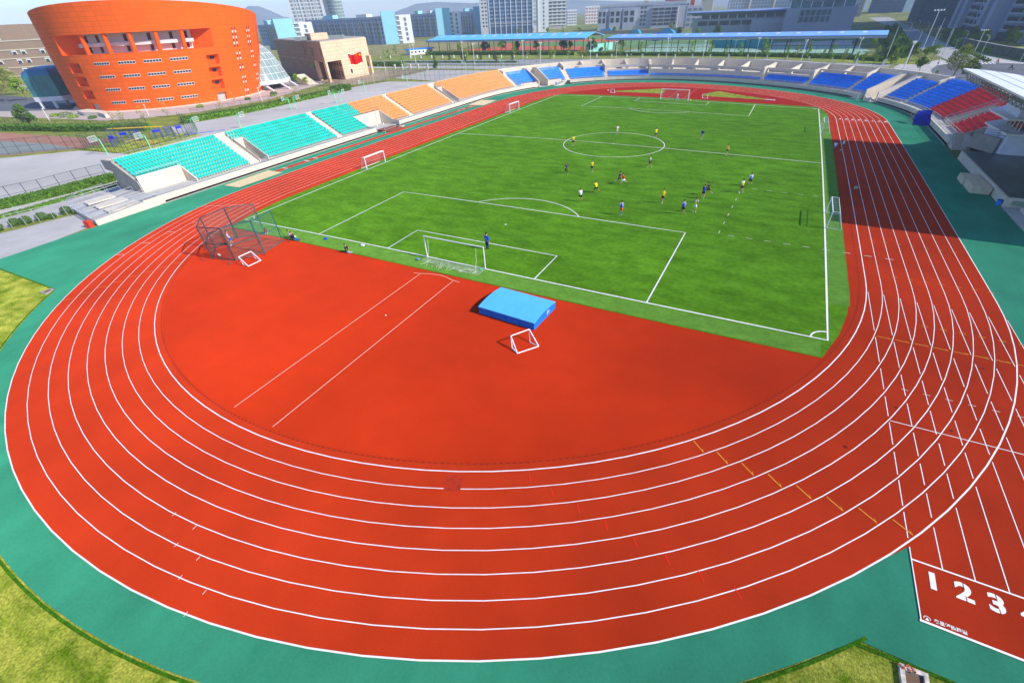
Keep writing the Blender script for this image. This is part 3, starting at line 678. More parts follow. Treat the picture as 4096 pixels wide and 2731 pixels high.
# beside the cushion: triangle side frames
p1, p2, p3, p4 = gz(12.43, -62.05, z_), gz(13.13, -63.35, z_), gz(14.35, -61.8, z_), gz(13.55, -60.75, z_)
t1, t2 = gz(12.4, -61.95, z_ + .0), gz(13.6, -61.2, .95)
# image pixels: apex 1215,762 ; left 1188,785 (top) ; 1188,810 (foot) ; bottom 1215,819 ; right 1240,795 ; inner 1215,787
A_, B_, C_ = gz(12.45, -62.9, z_), gz(13.15, -63.35, z_), gz(14.25, -61.85, z_)
a1, a2 = gz(12.2, -62.55, 1.0), gz(13.1, -61.15, 1.0)
small_goal2('small white frame goal standing beside the blue high-jump cushion', (G(13.2, -62.2), ((A_, B_), (B_, C_), (a1, A_), (a1, B_), (a2, C_), (a1, a2), (a2, gz(13.4, -61.65, z_)), (gz(13.4, -61.65, z_), C_))))
A_, B_ = gz(-20.84, -61.73, z_), gz(-20.79, -60.15, z_); C_, D_ = gz(-21.75, -61.7, z_), gz(-21.7, -60.15, z_); a1, a2 = gz(-21.9, -61.75, 1.05), gz(-21.85, -60.2, 1.05)
small_goal2('small white frame goal lying by the throwing cage', (G(-21, -61), ((A_, B_), (a1, a2), (a1, A_), (a2, B_), (a1, C_), (a2, D_), (C_, A_), (D_, B_))))
for lab, x0, x1, y in (('tiny white goal left of the far penalty area behind the goal line', -19.9, -18.8, 59.0), ('tiny white goal at the corner of the far right grass patch', 6.5, 7.8, 57.32)):
    small_goal2(lab, (G((x0 + x1) / 2, y), ((gz(x0, y, z_), gz(x0, y, 1.15)), (gz(x1, y, z_), gz(x1, y, 1.15)), (gz(x0, y, 1.15), gz(x1, y, 1.15)), (gz(x0, y, z_), gz(x0, y + .8, z_)), (gz(x1, y, z_), gz(x1, y + .8, z_)), (gz(x0, y + .8, z_), gz(x1, y + .8, z_)), (gz(x0, y, 1.15), gz(x0, y + .8, z_)), (gz(x1, y, 1.15), gz(x1, y + .8, z_)))))
M_net = mat('net_cord', (0.62, 0.60, 0.55), .8)
def net_panel(mb, a, b, c, d, sp=.28, r=.008, sag=0.0):
    """cords across the quad a-b-c-d"""
    a, b, c, d = map(Vector, (a, b, c, d)); nu = max(2, int((b - a).length / sp)); nv_ = max(2, int((d - a).length / sp))
    def P(u, v):
        p = (a * (1 - u) + b * u) * (1 - v) + (d * (1 - u) + c * u) * v; return p - Vector((0, 0, sag * math.sin(math.pi * u) * math.sin(math.pi * v)))
    for i in range(nu + 1): mb.tube([P(i / nu, k / 4) for k in range(5)], r, 3, cap=False)
    for j in range(nv_ + 1): mb.tube([P(k / 4, j / nv_) for k in range(5)], r, 3, cap=False)
def goal(label, x0, x1, y, s, h=2.44, depth=2.0, worn=False, group='full-size goals', along='x', fixed=None, r=.06, top=.9):
    """goal between x0 and x1 on line y, net going to side s; along='y' swaps the axes"""
    sw = (lambda u, v, z: gz(u, v, z)) if along == 'x' else (lambda u, v, z: gz(v, u, z))
    P = {k: sw(*v) for k, v in dict(a=(x0, y, z_), b=(x1, y, z_), A=(x0, y, h), B=(x1, y, h), c=(x0, y + s * depth, z_), d=(x1, y + s * depth, z_), C=(x0, y + s * top, h), D=(x1, y + s * top, h)).items()}
    base = sw((x0 + x1) / 2, y, 0); T = thing('goal', label, 'goal', base, group); m = MB()
    for p, q in (('a', 'A'), ('b', 'B')): link_mesh('post', MB().tube([P[p], P[q]], r, 8), M_white, T)
    link_mesh('crossbar', MB().tube([P['A'], P['B']], r, 8), M_white, T)
    if top > 0 and not worn:
        for p, q in (('A', 'C'), ('B', 'D'), ('C', 'c'), ('D', 'd'), ('c', 'd'), ('a', 'c'), ('b', 'd'), ('C', 'D')): m.tube([P[p], P[q]], r * .45, 5)
        link_mesh('back_frame', m, M_white, T)
    nt_ = MB()
    if worn:
        net_panel(nt_, P['a'], P['b'], sw(x1, y + s * 1.6, .16), sw(x0, y + s * 1.1, .16), .25, .012)
        random.seed(3)
        for k in range(26):
            u = random.uniform(.05, .95); p = sw(x0 + (x1 - x0) * u, y + s * random.uniform(.6, 1.9), .15); q = sw(x0 + (x1 - x0) * (u + random.uniform(-.12, .12)), y + s * random.uniform(.5, 2.0), random.choice((.16, .2, .5)))
            nt_.tube([p, ((p[0] + q[0]) / 2, (p[1] + q[1]) / 2 + .2, .2), q], .018, 3)
        for x in (x0 + .5, x1 - .9):
            nt_.tube([sw(x, y, h - .1), sw(x + .25, y + s * .5, 1.2), sw(x + .5, y + s * 1.3, .18)], .014, 3)
    else:
        net_panel(nt_, P['c'], P['d'], P['D'], P['C'], .3, .007, 0); net_panel(nt_, P['a'], P['c'], P['C'], P['A'], .3, .007); net_panel(nt_, P['b'], P['d'], P['D'], P['B'], .3, .007)
        net_panel(nt_, P['A'], P['B'], P['D'], P['C'], .3, .007)
    link_mesh('net', nt_, M_net, T); return T
goal('full-size white goal nearest the camera with its torn net lying on the turf', -3.62, 3.66, -52.16, -1, worn=True, h=2.5)
goal('white full-size goal at the far end in front of the grass patches', -3.6, 3.66, 52.16, 1, h=2.5)
SG = 'training goals beside the touchlines'
goal('white training goal on the left touchline nearer the throwing cage', -27.76, -22.95, -34.62, -1, 2.0, 1.35, along='y', group=SG, r=.075, top=.5)
goal('white training goal on the left touchline near the far corner', 23.65, 28.55, -34.72, -1, 2.0, 1.4, along='y', group=SG, r=.075, top=.5)
goal('white training goal on the right touchline nearer the camera', -28.3, -23.06, 34.56, 1, 2.0, 1.5, along='y', group=SG, r=.06, top=.75)
goal('white training goal on the right touchline near the shaded track', 23.2, 28.45, 34.46, 1, 2.0, 1.5, along='y', group=SG, r=.06, top=.75)
# throwing cage
M_cnet = mat('cage_net', (0.05, 0.16, 0.14), .8, alpha=.24)
M_cage = mat('cage_steel', (0.035, 0.12, 0.13), .5, .15, 3)
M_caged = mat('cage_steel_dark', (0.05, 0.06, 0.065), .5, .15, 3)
cage = thing('throwing_cage', 'dark green hammer cage of net panels on the left of the red infield', 'throwing cage', G3(-26, -59, 0))
cb = [(-22.87, -55.42), (-22.28, -58.55), (-23.75, -61.29), (-26.8, -62.03), (-29.3, -60.0), (-29.47, -56.84), (-27.3, -54.5)]
CB = [G(*p) for p in cb]; H_ = 3.85
CT = [G(p[0] - .0, p[1]) for p in cb]
for i, p in enumerate(CB):
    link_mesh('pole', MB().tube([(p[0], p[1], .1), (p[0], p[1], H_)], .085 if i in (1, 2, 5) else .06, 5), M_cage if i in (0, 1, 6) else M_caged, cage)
for i in range(len(CB) - 1):
    a, b = CB[i], CB[i + 1]; m = MB()
    for z in (.15, 1.95, H_): m.tube([(a[0], a[1], z), (b[0], b[1], z)], .05, 4)
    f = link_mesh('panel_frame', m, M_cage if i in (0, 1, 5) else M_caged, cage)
    dx, dy = b[0] - a[0], b[1] - a[1]; l = math.hypot(dx, dy); nx, ny = -dy / l * .01, dx / l * .01
    link_mesh('panel_net', MB().add([(a[0] + nx, a[1] + ny, .2), (b[0] + nx, b[1] + ny, .2), (b[0] + nx, b[1] + ny, H_), (a[0] + nx, a[1] + ny, H_)], [(0, 1, 2, 3)]), M_cnet, cage)
m = MB()
for (p, q) in ((3, (-27.5, -62.85)), (2, (-23.4, -62.4)), (0, (-21.84, -55.24)), (1, (-21.4, -59.05)), (4, (-30.3, -60.6)), (5, (-30.5, -56.6))):
    b = CB[p]; s = G(*q); m.tube([(b[0], b[1], 1.95), (s[0], s[1], .12)], .03, 4); m.tube([(b[0], b[1], .14), (s[0], s[1], .12)], .025, 4)
link_mesh('stay', m, M_caged, cage)
wt = G(-26.9, -61.2)
for k, (dx, dy) in enumerate(((0, 0), (.28, -.15))):
    single('ball', MB().ball((wt[0] + dx, wt[1] + dy + .1 * k, .22 + .02), .12, 10, 7), M_white, ('white football resting inside the cage beside the %s pole' % ('near left',)[0]) if k == 0 else 'second white football at the foot of the near left cage pole', 'football', 'footballs inside the cage', True)
single('ball', MB().ball(gz(4.25, 52.24, .3), .2, 10, 7, (1.4, 1, .7)), mat('yellow_bag', (.75, .72, .02), .7), 'yellow bag lying at the right post of the far goal', 'bag')
single('bag', MB().ball(gz(-18.04, -53.0, .22), .22, 8, 6, (1.2, 1, .6)), mat('blue_cloth', (.01, .08, .6), .8, .2, 6), 'small blue bag lying on the turf by the goal line', 'bag')
single('bag', MB().ball(gz(-12.41, -52.74, .2), .26, 8, 6, (1.2, .8, .5)), M_white, 'small white bag lying near the seated person in black', 'bag')
single('bundle', MB().ball(gz(-4.1, -53.2, .22), .22, 8, 6, (1.3, .8, .5)), mat('bottle_blue', (.15, .3, .5), .6, .3, 9), 'bundle of bottles and netting at the left post of the near goal', 'bundle')
single('bundle', MB().ball(gz(3.35, -52.6, .2), .2, 8, 6, (1.3, .8, .5)), mat('bottle_green', (.1, .5, .25), .6, .5, 9), 'green and white bundle at the right post of the near goal', 'bundle')
single('ball', MB().ball(gz(-22.04, 63.06, .3), .2, 10, 7), M_white, 'white ball on the red infield behind the far goal line', 'ball')
single('box', MB().box(gz(38.42, -11.65, .22), (.42, .3, .28), .3), mat('box_green', (.25, .45, .33), .7), 'small green and white box standing on the shaded track', 'box')
single('ball', MB().ball(gz(0.05, -63.31, .17), .06, 8, 6), M_white, 'tiny white ball lying on the red infield between the runway lines', 'ball')
single('landing_board', MB().prism([G(21.7, 61.5), G(24.1, 61.4), G(24.3, 61.9), G(22.1, 62.2)], .12, .22), M_white, 'white board at the tip of the far right grass patch', 'board')
# drain cover and the broken pit box
T = thing('drain_cover', 'concrete drain box with a rusty grate at the corner of the left lawn', 'drain', gz(-37.4, -74, 0))
p_ = GL([(-37.9, -74.5), (-37.85, -73.5), (-37.15, -73.5), (-36.8, -74.4)]); link_mesh('frame', MB().prism(p_, .02, .12), M_conc2, T)
p_ = GL([(-37.6, -74.3), (-37.55, -73.7), (-37.3, -73.7), (-37.05, -74.25)]); link_mesh('grate', MB().prism(p_, .1, .14), mat('rust', (.22, .10, .05), .8, .3, 9), T)
pb = thing('pit_box', 'broken concrete cable pit with bare bricks in the grass at the bottom edge', 'pit box', gz(37.2, -75.7, 0)); o_ = GL([(36.7, -75.28), (37.66, -75.25), (37.66, -76.4), (36.7, -76.4)]); i_ = GL([(36.86, -75.48), (37.5, -75.42), (37.5, -76.3), (36.86, -76.3)])
mb_ = MB(); 
for k in range(4): k2 = (k + 1) % 4; mb_.prism([o_[k], o_[k2], i_[k2], i_[k]], .0, .16)
link_mesh('rim', mb_, mat('cracked_rim', (.46, .42, .36), .9, .4, 5, col2=(.6, .5, .42)), pb); link_mesh('rusty_lid', MB().prism(i_, .02, .07), mat('rusty_lid', (.25, .12, .05), .8, .3, 3, col2=(.10, .09, .08)), pb)
bk = MB(); random.seed(5)
for k in range(14): p = (o_[0][0] + random.uniform(0, .5), o_[0][1] - random.uniform(-.02, .18)); bk.box((p[0], p[1], .17), (.08, .05, .05), random.uniform(0, 3))
link_parts('broken_brick', bk, mat('brick_rubble', (.55, .16, .06), .9, .2, 5), pb)
cc = [near(52.0, -139)]
# ------------------------------------------------------------------ people
M_skin = mat('skin', (0.52, 0.27, 0.16), .6, .05, 2); M_hair = mat('black_hair', (0.012, 0.010, 0.009), .6, .1)
CL = {k: mat('cloth_' + k, v, .85, .06, 4) for k, v in dict(yellow=(.95, .72, .01), white=(.78, .78, .80), navy=(.012, .02, .12), royal=(.01, .05, .62), red=(.72, .012, .012), black=(.012, .012, .016), purple=(.12, .10, .55), orange=(.85, .12, .01), grey=(.3, .32, .35), lime=(.75, .80, .02), denim=(.04, .13, .32), pale=(.55, .65, .75)).items()}
def skinned(name, V, E, rad, m, parent, sub=1):
    me = bpy.data.meshes.new(name); me.from_pydata(V, E, []); o = bpy.data.objects.new(name, me); COL.objects.link(o)
    md = o.modifiers.new('s', 'SKIN'); md.use_smooth_shade = True
    for i, r in enumerate(rad): me.skin_vertices[0].data[i].radius = (r, r) if not isinstance(r, tuple) else r
    me.skin_vertices[0].data[0].use_root = True
    if sub: s2 = o.modifiers.new('u', 'SUBSURF'); s2.levels = sub; s2.render_levels = sub
    dg = bpy.context.evaluated_depsgraph_get(); nm = bpy.data.meshes.new_from_object(o.evaluated_get(dg)); bpy.data.objects.remove(o)
    nm.name = name; nm.materials.clear(); nm.materials.append(m)
    for p in nm.polygons: p.use_smooth = True
    q = bpy.data.objects.new(name, nm); COL.objects.link(q); q.parent = parent; return q
def person(label, x, y, face, pose='stand', shirt='yellow', shorts='black', sleeve='short', socks=None, shoes='white', h=1.72, vest=None, num=None, group='people playing and resting', z0=.13, trousers=False):
    k = h / 1.75 * 1.06; T = thing('person', label, 'person', gz(x, y, z0), group, R(face))
    lean = 0.0; L = {1: (0, 0), -1: (0, 0)}; A = {1: (0.05, .25), -1: (0.05, .25)}; hipz = .93; armout = {1: .12, -1: .12}
    if pose == 'walk': L = {1: (.35, .15), -1: (-.3, .3)}; A = {1: (-.3, .35), -1: (.35, .5)}
    if pose == 'run': L = {1: (.8, .9), -1: (-.55, .75)}; A = {1: (-.7, 1.3), -1: (.75, 1.4)}; lean = .2; hipz = .88
    if pose == 'lunge': L = {1: (.75, .35), -1: (-.75, .35)}; A = {1: (.9, .5), -1: (-.8, .6)}; lean = .25; hipz = .80; armout = {1: .5, -1: .5}
    if pose == 'hips': A = {1: (-.45, 1.5), -1: (-.45, 1.5)}; armout = {1: .65, -1: .65}
    if pose == 'apart': L = {1: (.05, .02), -1: (-.05, .05)}
    if pose == 'squat': L = {1: (1.9, 2.2), -1: (1.7, 2.2)}; A = {1: (.9, .5), -1: (.7, .6)}; lean = .45; hipz = .36
    if pose == 'sit': L = {1: (1.15, 1.05), -1: (1.3, 1.2)}; A = {1: (.95, .5), -1: (.8, .5)}; lean = -.05; hipz = .14
    if pose == 'recline': L = {1: (1.5, .05), -1: (1.42, .3)}; A = {1: (-.5, .1), -1: (-.4, .1)}; lean = -.35; hipz = .13
    if pose == 'lie': L = {1: (1.5, .1), -1: (1.3, 1.0)}; A = {1: (.9, .5), -1: (.8, .5)}; lean = .9; hipz = .13
    if pose == 'kneel': L = {1: (.9, 1.2), -1: (-.2, 1.5)}; lean = .5; hipz = .55; A = {1: (.8, .3), -1: (.6, .3)}
    def fw(p, ang, d): return (p[0] + math.sin(ang) * d, p[1], p[2] - math.cos(ang) * d)
    pel = (0, 0, hipz); up = lambda d, dy=0: (math.sin(lean) * d, dy, hipz + math.cos(lean) * d)
    V = [pel, up(.22), up(.42), up(.54), up(.60), up(.70), up(.79)]; E = [(0, 1), (1, 2), (2, 3), (3, 4), (4, 5), (5, 6)]
    Rd = [(.13, .10), (.115, .09), (.14, .10), (.055), (.06), (.092), (.07)]
    hx = up(.69); V.append((hx[0] + .10, 0, hx[2] - .01)); E.append((5, 7)); Rd.append(.018)                     # nose
    joints = {}
    for s in (1, -1):
        sh = up(.48, .17 * s); a1, a2 = A[s]; ao = armout[s]
        el = (sh[0] + math.sin(a1 + lean) * .27, sh[1] + s * ao * .27, sh[2] - math.cos(a1 + lean) * .27 * math.cos(ao))
        fold = -1 if pose == 'hips' else 1
        wr = (el[0] + math.sin(a1 + lean + a2) * .25, el[1] + (s * .03 if pose != 'hips' else -s * .14), el[2] - math.cos(a1 + lean + a2) * .25 * (1 if pose != 'hips' else .6))
        i = len(V); V += [sh, el, wr]; E += [(2, i), (i, i + 1), (i + 1, i + 2)]; Rd += [.058, .042, .026]
        d = Vector(wr) - Vector(el); d.normalize(); pm = Vector(wr) + d * .06; V.append(tuple(pm)); E.append((i + 2, i + 3)); Rd.append((.036, .02))
        for j, (l, off) in enumerate(((.075, -.03), (.085, -.01), (.08, .012), (.062, .03))):
            V.append(tuple(pm + d * l + Vector((off, 0, 0)) + Vector((0, 0, -.01)))); E.append((i + 3, i + 4 + j)); Rd.append(.009)
        V.append(tuple(Vector(wr) + d * .06 + Vector((.05, 0, 0)))); E.append((i + 2, i + 8)); Rd.append(.011)
        joints['a%d' % s] = (sh, el, wr)
        hp = (pel[0], .09 * s, hipz - .03); t1, t2 = L[s]; sp = .10 if pose in ('apart', 'hips', 'lunge') else .02
        kn = fw((hp[0], hp[1] + s * sp * .4, hp[2]), t1, .43); an = fw((kn[0], kn[1] + s * sp * .4, kn[2]), t1 - t2, .41)
        if an[2] < .06 or pose in ('stand', 'walk', 'apart', 'hips') and s == 1: an = (an[0], an[1], max(.06, min(an[2], .09)))
        toe = (an[0] + .15 * math.cos(max(-1, min(.6, t2 - t1)) * .6), an[1] + s * .02, max(.035, an[2] - .04))
        i = len(V); V += [hp, kn, an, toe]; E += [(0, i), (i, i + 1), (i + 1, i + 2), (i + 2, i + 3)]; Rd += [(.085), .056, .036, .03]
        joints['l%d' % s] = (hp, kn, an, toe)
    sc = lambda p: (p[0] * k, p[1] * k, p[2] * k)
    skinned('body', [sc(v) for v in V], E, [tuple(q * k for q in r) if isinstance(r, tuple) else r * k for r in Rd], M_skin, T)
    # shirt
    e = 1.0; SV = [up(-.10), up(.20), up(.40), up(.50)]; SE = [(0, 1), (1, 2), (2, 3)]; SR = [(.20, .165), (.19, .15), (.205, .15), (.10, .09)]
    for s in (1, -1):
        sh, el, wr = joints['a%d' % s]; i = len(SV); SV += [sh, tuple((Vector(sh) + (Vector(el) - Vector(sh)) * (.75 if sleeve == 'short' else 1)))]; SE += [(2, i), (i, i + 1)]; SR += [.095, .085]
        if sleeve == 'long': SV.append(tuple(Vector(el) + (Vector(wr) - Vector(el)) * .9)); SE.append((i + 1, i + 2)); SR.append(.045)
    skinned('shirt', [sc(v) for v in SV], SE, [tuple(q * k for q in r) if isinstance(r, tuple) else r * k for r in SR], CL[shirt], T)
    if vest:
        skinned('vest', [sc(v) for v in (up(-.08), up(.20), up(.40), up(.50))], [(0, 1), (1, 2), (2, 3)], [(.215 * k, .175 * k), (.205 * k, .16 * k), (.225 * k, .165 * k), (.14 * k, .12 * k)], CL[vest], T, 1)
    PV = [pel]; PE = []; PR = [(.175, .145)]
    PV.append(up(.10)); PE.append((0, 1)); PR.append((.17, .14))
    for s in (1, -1):
        hp, kn, an, toe = joints['l%d' % s]; i = len(PV); PV += [hp, tuple(Vector(hp) + (Vector(kn) - Vector(hp)) * .78)]; PE += [(0, i), (i, i + 1)]; PR += [.125, .11]
        if trousers: PV += [kn, tuple(Vector(kn) + (Vector(an) - Vector(kn)) * .92)]; PE += [(i + 1, i + 2), (i + 2, i + 3)]; PR += [.075, .06]
    skinned('trousers' if trousers else 'shorts', [sc(v) for v in PV], PE, [tuple(q * k for q in r) if isinstance(r, tuple) else r * k for r in PR], CL[shorts], T)
    for s in (1, -1):
        hp, kn, an, toe = joints['l%d' % s]
        skinned('shoe', [sc(v) for v in ((an[0] - .04, an[1], max(.045, an[2] - .03)), (an[0] + .06, an[1], max(.045, an[2] - .03)), (toe[0] + .02, toe[1], max(.04, toe[2])))], [(0, 1), (1, 2)], [.045 * k, .05 * k, .038 * k], CL[shoes], T, 1)
        if socks: skinned('sock', [sc(v) for v in (tuple(Vector(kn) + (Vector(an) - Vector(kn)) * .25), tuple(Vector(kn) + (Vector(an) - Vector(kn)) * .9))], [(0, 1)], [.058 * k, .045 * k], CL[socks], T, 1)
    hd = up(.775); hm = MB().ball((hd[0] * k - .04 * k, 0, hd[2] * k + .02 * k), .098 * k, 10, 7, (1.05, .95, 1.0)); hh = link_mesh('hair', hm, M_hair, T, True, True)
    if num:
        t = text('number', num, 0, 0, .26, 0, None, 0); g0 = G(0, 0); m = MB(); zz = up(.27)
        m.v = [(zz[0] * k - (.17 if vest else .155) * k - .0, -(v[0] - g0[0]) * -1 * -1 * k * .9, (zz[2] + (v[1] - g0[1])) * k) for v in t.v]; m.f = t.f
        link_mesh('shirt_number', m, M_white, T, local=True)
    return T
PG = 'football players on the pitch'
person('player in plain yellow shirt standing on the left edge of the centre circle', -6.47, -3.64, -70, 'apart', 'yellow', 'black', group=PG)
person('player in yellow bib and white kit with hands on hips, top of the centre circle', -1.56, 6.96, -75, 'hips', 'white', 'white', vest='yellow', shoes='grey', group=PG)
person('player in yellow shirt walking at the upper right of the centre circle', 6.07, 6.77, -60, 'walk', 'yellow', 'black', group=PG)
person('player in navy shirt beyond the centre circle towards the right', 14.23, 8.84, -80, 'walk', 'navy', 'grey', sleeve='long', group=PG)
person('player in yellow shirt on one leg at the halfway line, far right', 19.91, -0.65, -100, 'run', 'yellow', 'black', h=1.68, group=PG)
person('player in white and navy stripes standing below the centre circle', 9.96, -12.5, 180, 'walk', 'white', 'black', vest='navy', group=PG)
person('player in loose yellow shirt standing left of the player in red', 2.34, -17.78, -80, 'apart', 'yellow', 'black', h=1.66, group=PG)
person('small player in navy shirt and trousers, leftmost on the pitch', -1.04, -19.88, -30, 'walk', 'navy', 'black', h=1.5, trousers=True, group=PG)
person('player in red shirt with white shorts lunging after the ball', 8.65, -22.0, 200, 'lunge', 'red', 'white', shoes='black', num='2', group=PG)
person('dark-haired player hidden behind the player in red', 7.85, -21.5, 10, 'run', 'navy', 'black', h=1.6, group=PG)
person('player in yellow shirt leaning into a run beside the player in white', 6.2, -26.6, 160, 'lunge', 'yellow', 'black', shoes='black', h=1.66, group=PG)
person('player in white shirt and black shorts running away from the camera', 5.5, -30.6, 125, 'run', 'white', 'black', shoes='black', h=1.72, group=PG)
person('player in white shirt, blue bib, orange shorts and blue socks', 11.81, -33.19, 100, 'stand', 'white', 'orange', vest='royal', socks='royal', num='6', group=PG)
person('player in yellow shirt walking alone above the penalty area', 15.46, -27.19, -100, 'walk', 'yellow', 'black', group=PG)
person('player in blue bib over white seen from behind above the penalty area', 18.66, -30.21, 95, 'apart', 'white', 'black', vest='royal', shoes='black', num='2', group=PG)
person('player in lime bib and white shorts beside the blue-bibbed player', 19.85, -28.98, 80, 'hips', 'grey', 'white', vest='lime', num='8', group=PG)
person('player in dark blue shirt with white number in front of a running player', 19.95, -23.62, 100, 'walk', 'navy', 'black', vest='royal', num='5', group=PG)
person('dark-clad player running right behind the number-wearing player', 20.3, -22.1, 170, 'run', 'black', 'black', h=1.66, group=PG)
person('player in yellow bib over white walking at the right of the pitch', 24.22, -19.43, 130, 'walk', 'white', 'black', vest='yellow', group=PG)
person('player in purple-blue bib running, rightmost of the players', 24.99, -16.1, 110, 'run', 'pale', 'black', vest='purple', shoes='black', num='7', group=PG)
person('goalkeeper in all-blue long-sleeved kit beside the near goal', 1.48, -48.02, 85, 'stand', 'royal', 'navy', sleeve='long', shoes='black', num='10', h=1.78, trousers=True)
person('goalkeeper in white kit standing in the far goal', 0.97, 51.58, 180, 'walk', 'white', 'pale', sleeve='long', h=1.7, trousers=True)
person('person in white shirt standing on the shaded track', 37.45, 10.0, 180, 'stand', 'white', 'black', h=1.7)
person('person in white squatting at the edge of the shaded track', 36.45, 10.8, 90, 'squat', 'white', 'royal', h=1.6)
person('player in red and white stripes standing inside the throwing cage', -28.0, -58.6, 100, 'walk', 'red', 'royal', vest='white', h=1.72)
person('person in white shirt sitting on the turf by the cage stay', -22.68, -54.35, 60, 'sit', 'white', 'denim', trousers=True)
person('person in black top and jeans reclining with red shoes', -21.75, -54.6, 10, 'recline', 'black', 'denim', trousers=True, shoes='red')
person('person in dark shirt sitting alone at the edge of the turf', -12.85, -54.75, 10, 'sit', 'black', 'grey', trousers=True, shoes='pale')
person('person in red and white shirt lying behind the cage', -27.3, -54.2, -40, 'lie', 'red', 'white', shoes='white', h=1.6)
# ------------------------------------------------------------------ main stand at the right edge
M_roof = mat('white_roof_sheet', (0.82, 0.84, 0.84), .35, .03, .3, spec=.4)
M_wallw = mat('painted_wall', (0.66, 0.68, 0.78), .8, .08, .6)
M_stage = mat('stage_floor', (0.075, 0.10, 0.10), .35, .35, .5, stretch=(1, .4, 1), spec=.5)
stg = thing('stage', 'low concrete stage in deep shade at the right edge of the track', 'stage', gz(58, 0, 0))
poly = GL([(54.1, 11.75), (54.1, 0), (54.1, -12.5), (57.6, -12.3), (58.6, -5.5), (75, -5.5), (75, 11.0)])
link_mesh('wall', MB().prism(poly, .0, 1.14), M_conc, stg)
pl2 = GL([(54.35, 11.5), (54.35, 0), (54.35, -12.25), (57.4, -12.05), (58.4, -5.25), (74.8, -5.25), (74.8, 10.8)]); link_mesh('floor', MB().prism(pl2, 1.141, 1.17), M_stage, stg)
link_mesh('side_panel', MB().box(gz(55.9, -12.50, .62), (2.0, .06, .5)), mat('panel_green', (.25, .35, .24), .6), stg)
sv_ = MB(); sv_.prism(GL([(54.1, -12.5), (57.6, -12.3), (62, -13), (62, -30), (54.2, -30)]), .03, .07); struct('side_path', sv_, M_pave)
T = thing('side_steps', 'concrete steps with dark railing beyond the near end of the stage', 'steps', gz(56.5, -15, 0)); m = MB()
m.prism(GL([(55.6, -13.4), (60, -13.2), (60, -15.6), (55.7, -15.8)]), .05, .45); link_mesh('flight', m, M_conc, T); rl_ = MB()
rail([gz(55.8, -13.6, .45), gz(57.4, -13.5, .45), gz(59, -13.4, .45)], (.35, .7, 1.0), r=.035); rail([gz(55.9, -15.6, .45), gz(57.4, -15.5, .45), gz(59, -15.4, .45)], (.35, .7, 1.0), r=.035); link_mesh('railing', rl_, M_dark, T)
lb = thing('platform_boxes', 'pair of pale plywood platform boxes against the stage wall', 'platform', gz(52.5, -4.5, 0))
link_mesh('box', MB().prism(GL([(51.75, -1.0), (53.9, -.9), (53.9, -3.9), (51.75, -3.9)]), .05, .86), M_wood, lb); link_mesh('box', MB().prism(GL([(51.9, -4.0), (53.9, -4.0), (53.9, -7.9), (51.85, -7.8)]), .05, .9), M_wood, lb)
bn = thing('litter_bin', 'blue litter bin at the near corner of the stage', 'bin', gz(53.8, -12.1, .05)); link_mesh('bin', MB().tube([(0, 0, 0), (0, 0, .62)], .2, 10, .27), M_blue, bn, local=True); link_mesh('lid', MB().tube([(0, 0, .62), (0, 0, .70)], .28, 10), mat('lid_blue', (.0, .06, .35), .5), bn, local=True)
rb_ = thing('litter_bin', 'red bin at the corner of the access ramp', 'bin', gz(-54.9, -61.9, .03)); link_mesh('bin', MB().box((0, 0, .45), (.75, .6, .9), .3), mat('red_metal', (.7, .05, .02), .5), rb_, local=True)
bb = thing('litter_bin', 'blue bin at the foot of the far entrance wall', 'bin', gz(-43.6, 72.6, .05)); link_mesh('bin', MB().tube([(0, 0, 0), (0, 0, .9)], .3, 8), M_blue, bb, local=True)
tw = thing('grandstand_tower', 'white commentary tower with ledges and an open room under the white roof', 'tower', gz(62, 14, 0))
def pr(pts, z0, z1, nm, m_): return link_mesh(nm, MB().prism(GL(pts), z0, z1), m_, tw)
pr([(58.4, 11.0), (80, 8.6), (80, 26), (63.8, 26.5), (57.9, 19.8)], 1.0, 3.75, 'wall', M_wallw)
pr([(57.9, 10.6), (80.3, 8.2), (80.3, 26.4), (63.4, 26.9), (57.3, 19.9)], 3.76, 3.98, 'ledge', M_white)
pr([(60.4, 12.4), (80, 10.6), (80, 26), (64.4, 25.6), (60.2, 19.2)], 3.99, 5.7, 'room_wall', mat('room_glass', (.10, .12, .10), .15, .5, 1.5, spec=.6))
pr([(57.0, 10.2), (80.3, 7.8), (80.3, 26.4), (62.4, 26.9), (56.6, 18.8)], 5.71, 5.95, 'ledge', M_white)
pr([(58.3, 11.6), (80, 9.8), (80, 24), (63.4, 25), (58.2, 18.4)], 5.96, 7.6, 'balcony_wall', M_wallw)
pr([(61.2, 14.6), (80, 13.6), (80, 24), (65, 24), (61.2, 17.4)], 7.61, 9.6, 'opening_shade_block', M_black)  # solid block; the shade inside the opening is painted as near-black
pr([(58.5, 18.6), (60.3, 20.6), (61.1, 19.9), (59.3, 17.9)], 7.61, 10.4, 'pillar', mat('grey_pillar', (.13, .14, .13), .8))
random.seed(11); it = MB()
for k in range(22): p = G(59.9 + random.uniform(-.1, .1), 12.9 + k * .28); it.box((p[0], p[1], 4.3 + random.uniform(0, .6)), (.15, .16, .35))
link_mesh('orange_items', it, mat('orange_items', (.62, .13, .05), .8, .5, 9), tw)
for k in range(5): p = G(59.6, 12.6 + k * 1.55); link_mesh('mullion', MB().box((p[0], p[1], 4.85), (.1, .1, 1.7)), M_white, tw)
wl = MB(); wl.prism(GL([(55.6, 15.9), (57.9, 11.9), (58.2, 12.2), (56.0, 16.1)]), 1.0, 3.1); wl.prism(GL([(55.6, 15.9), (55.6, 19.9), (55.9, 19.9), (55.9, 15.9)]), .4, 2.3)
link_mesh('stair_wall', wl, M_conc2, tw)
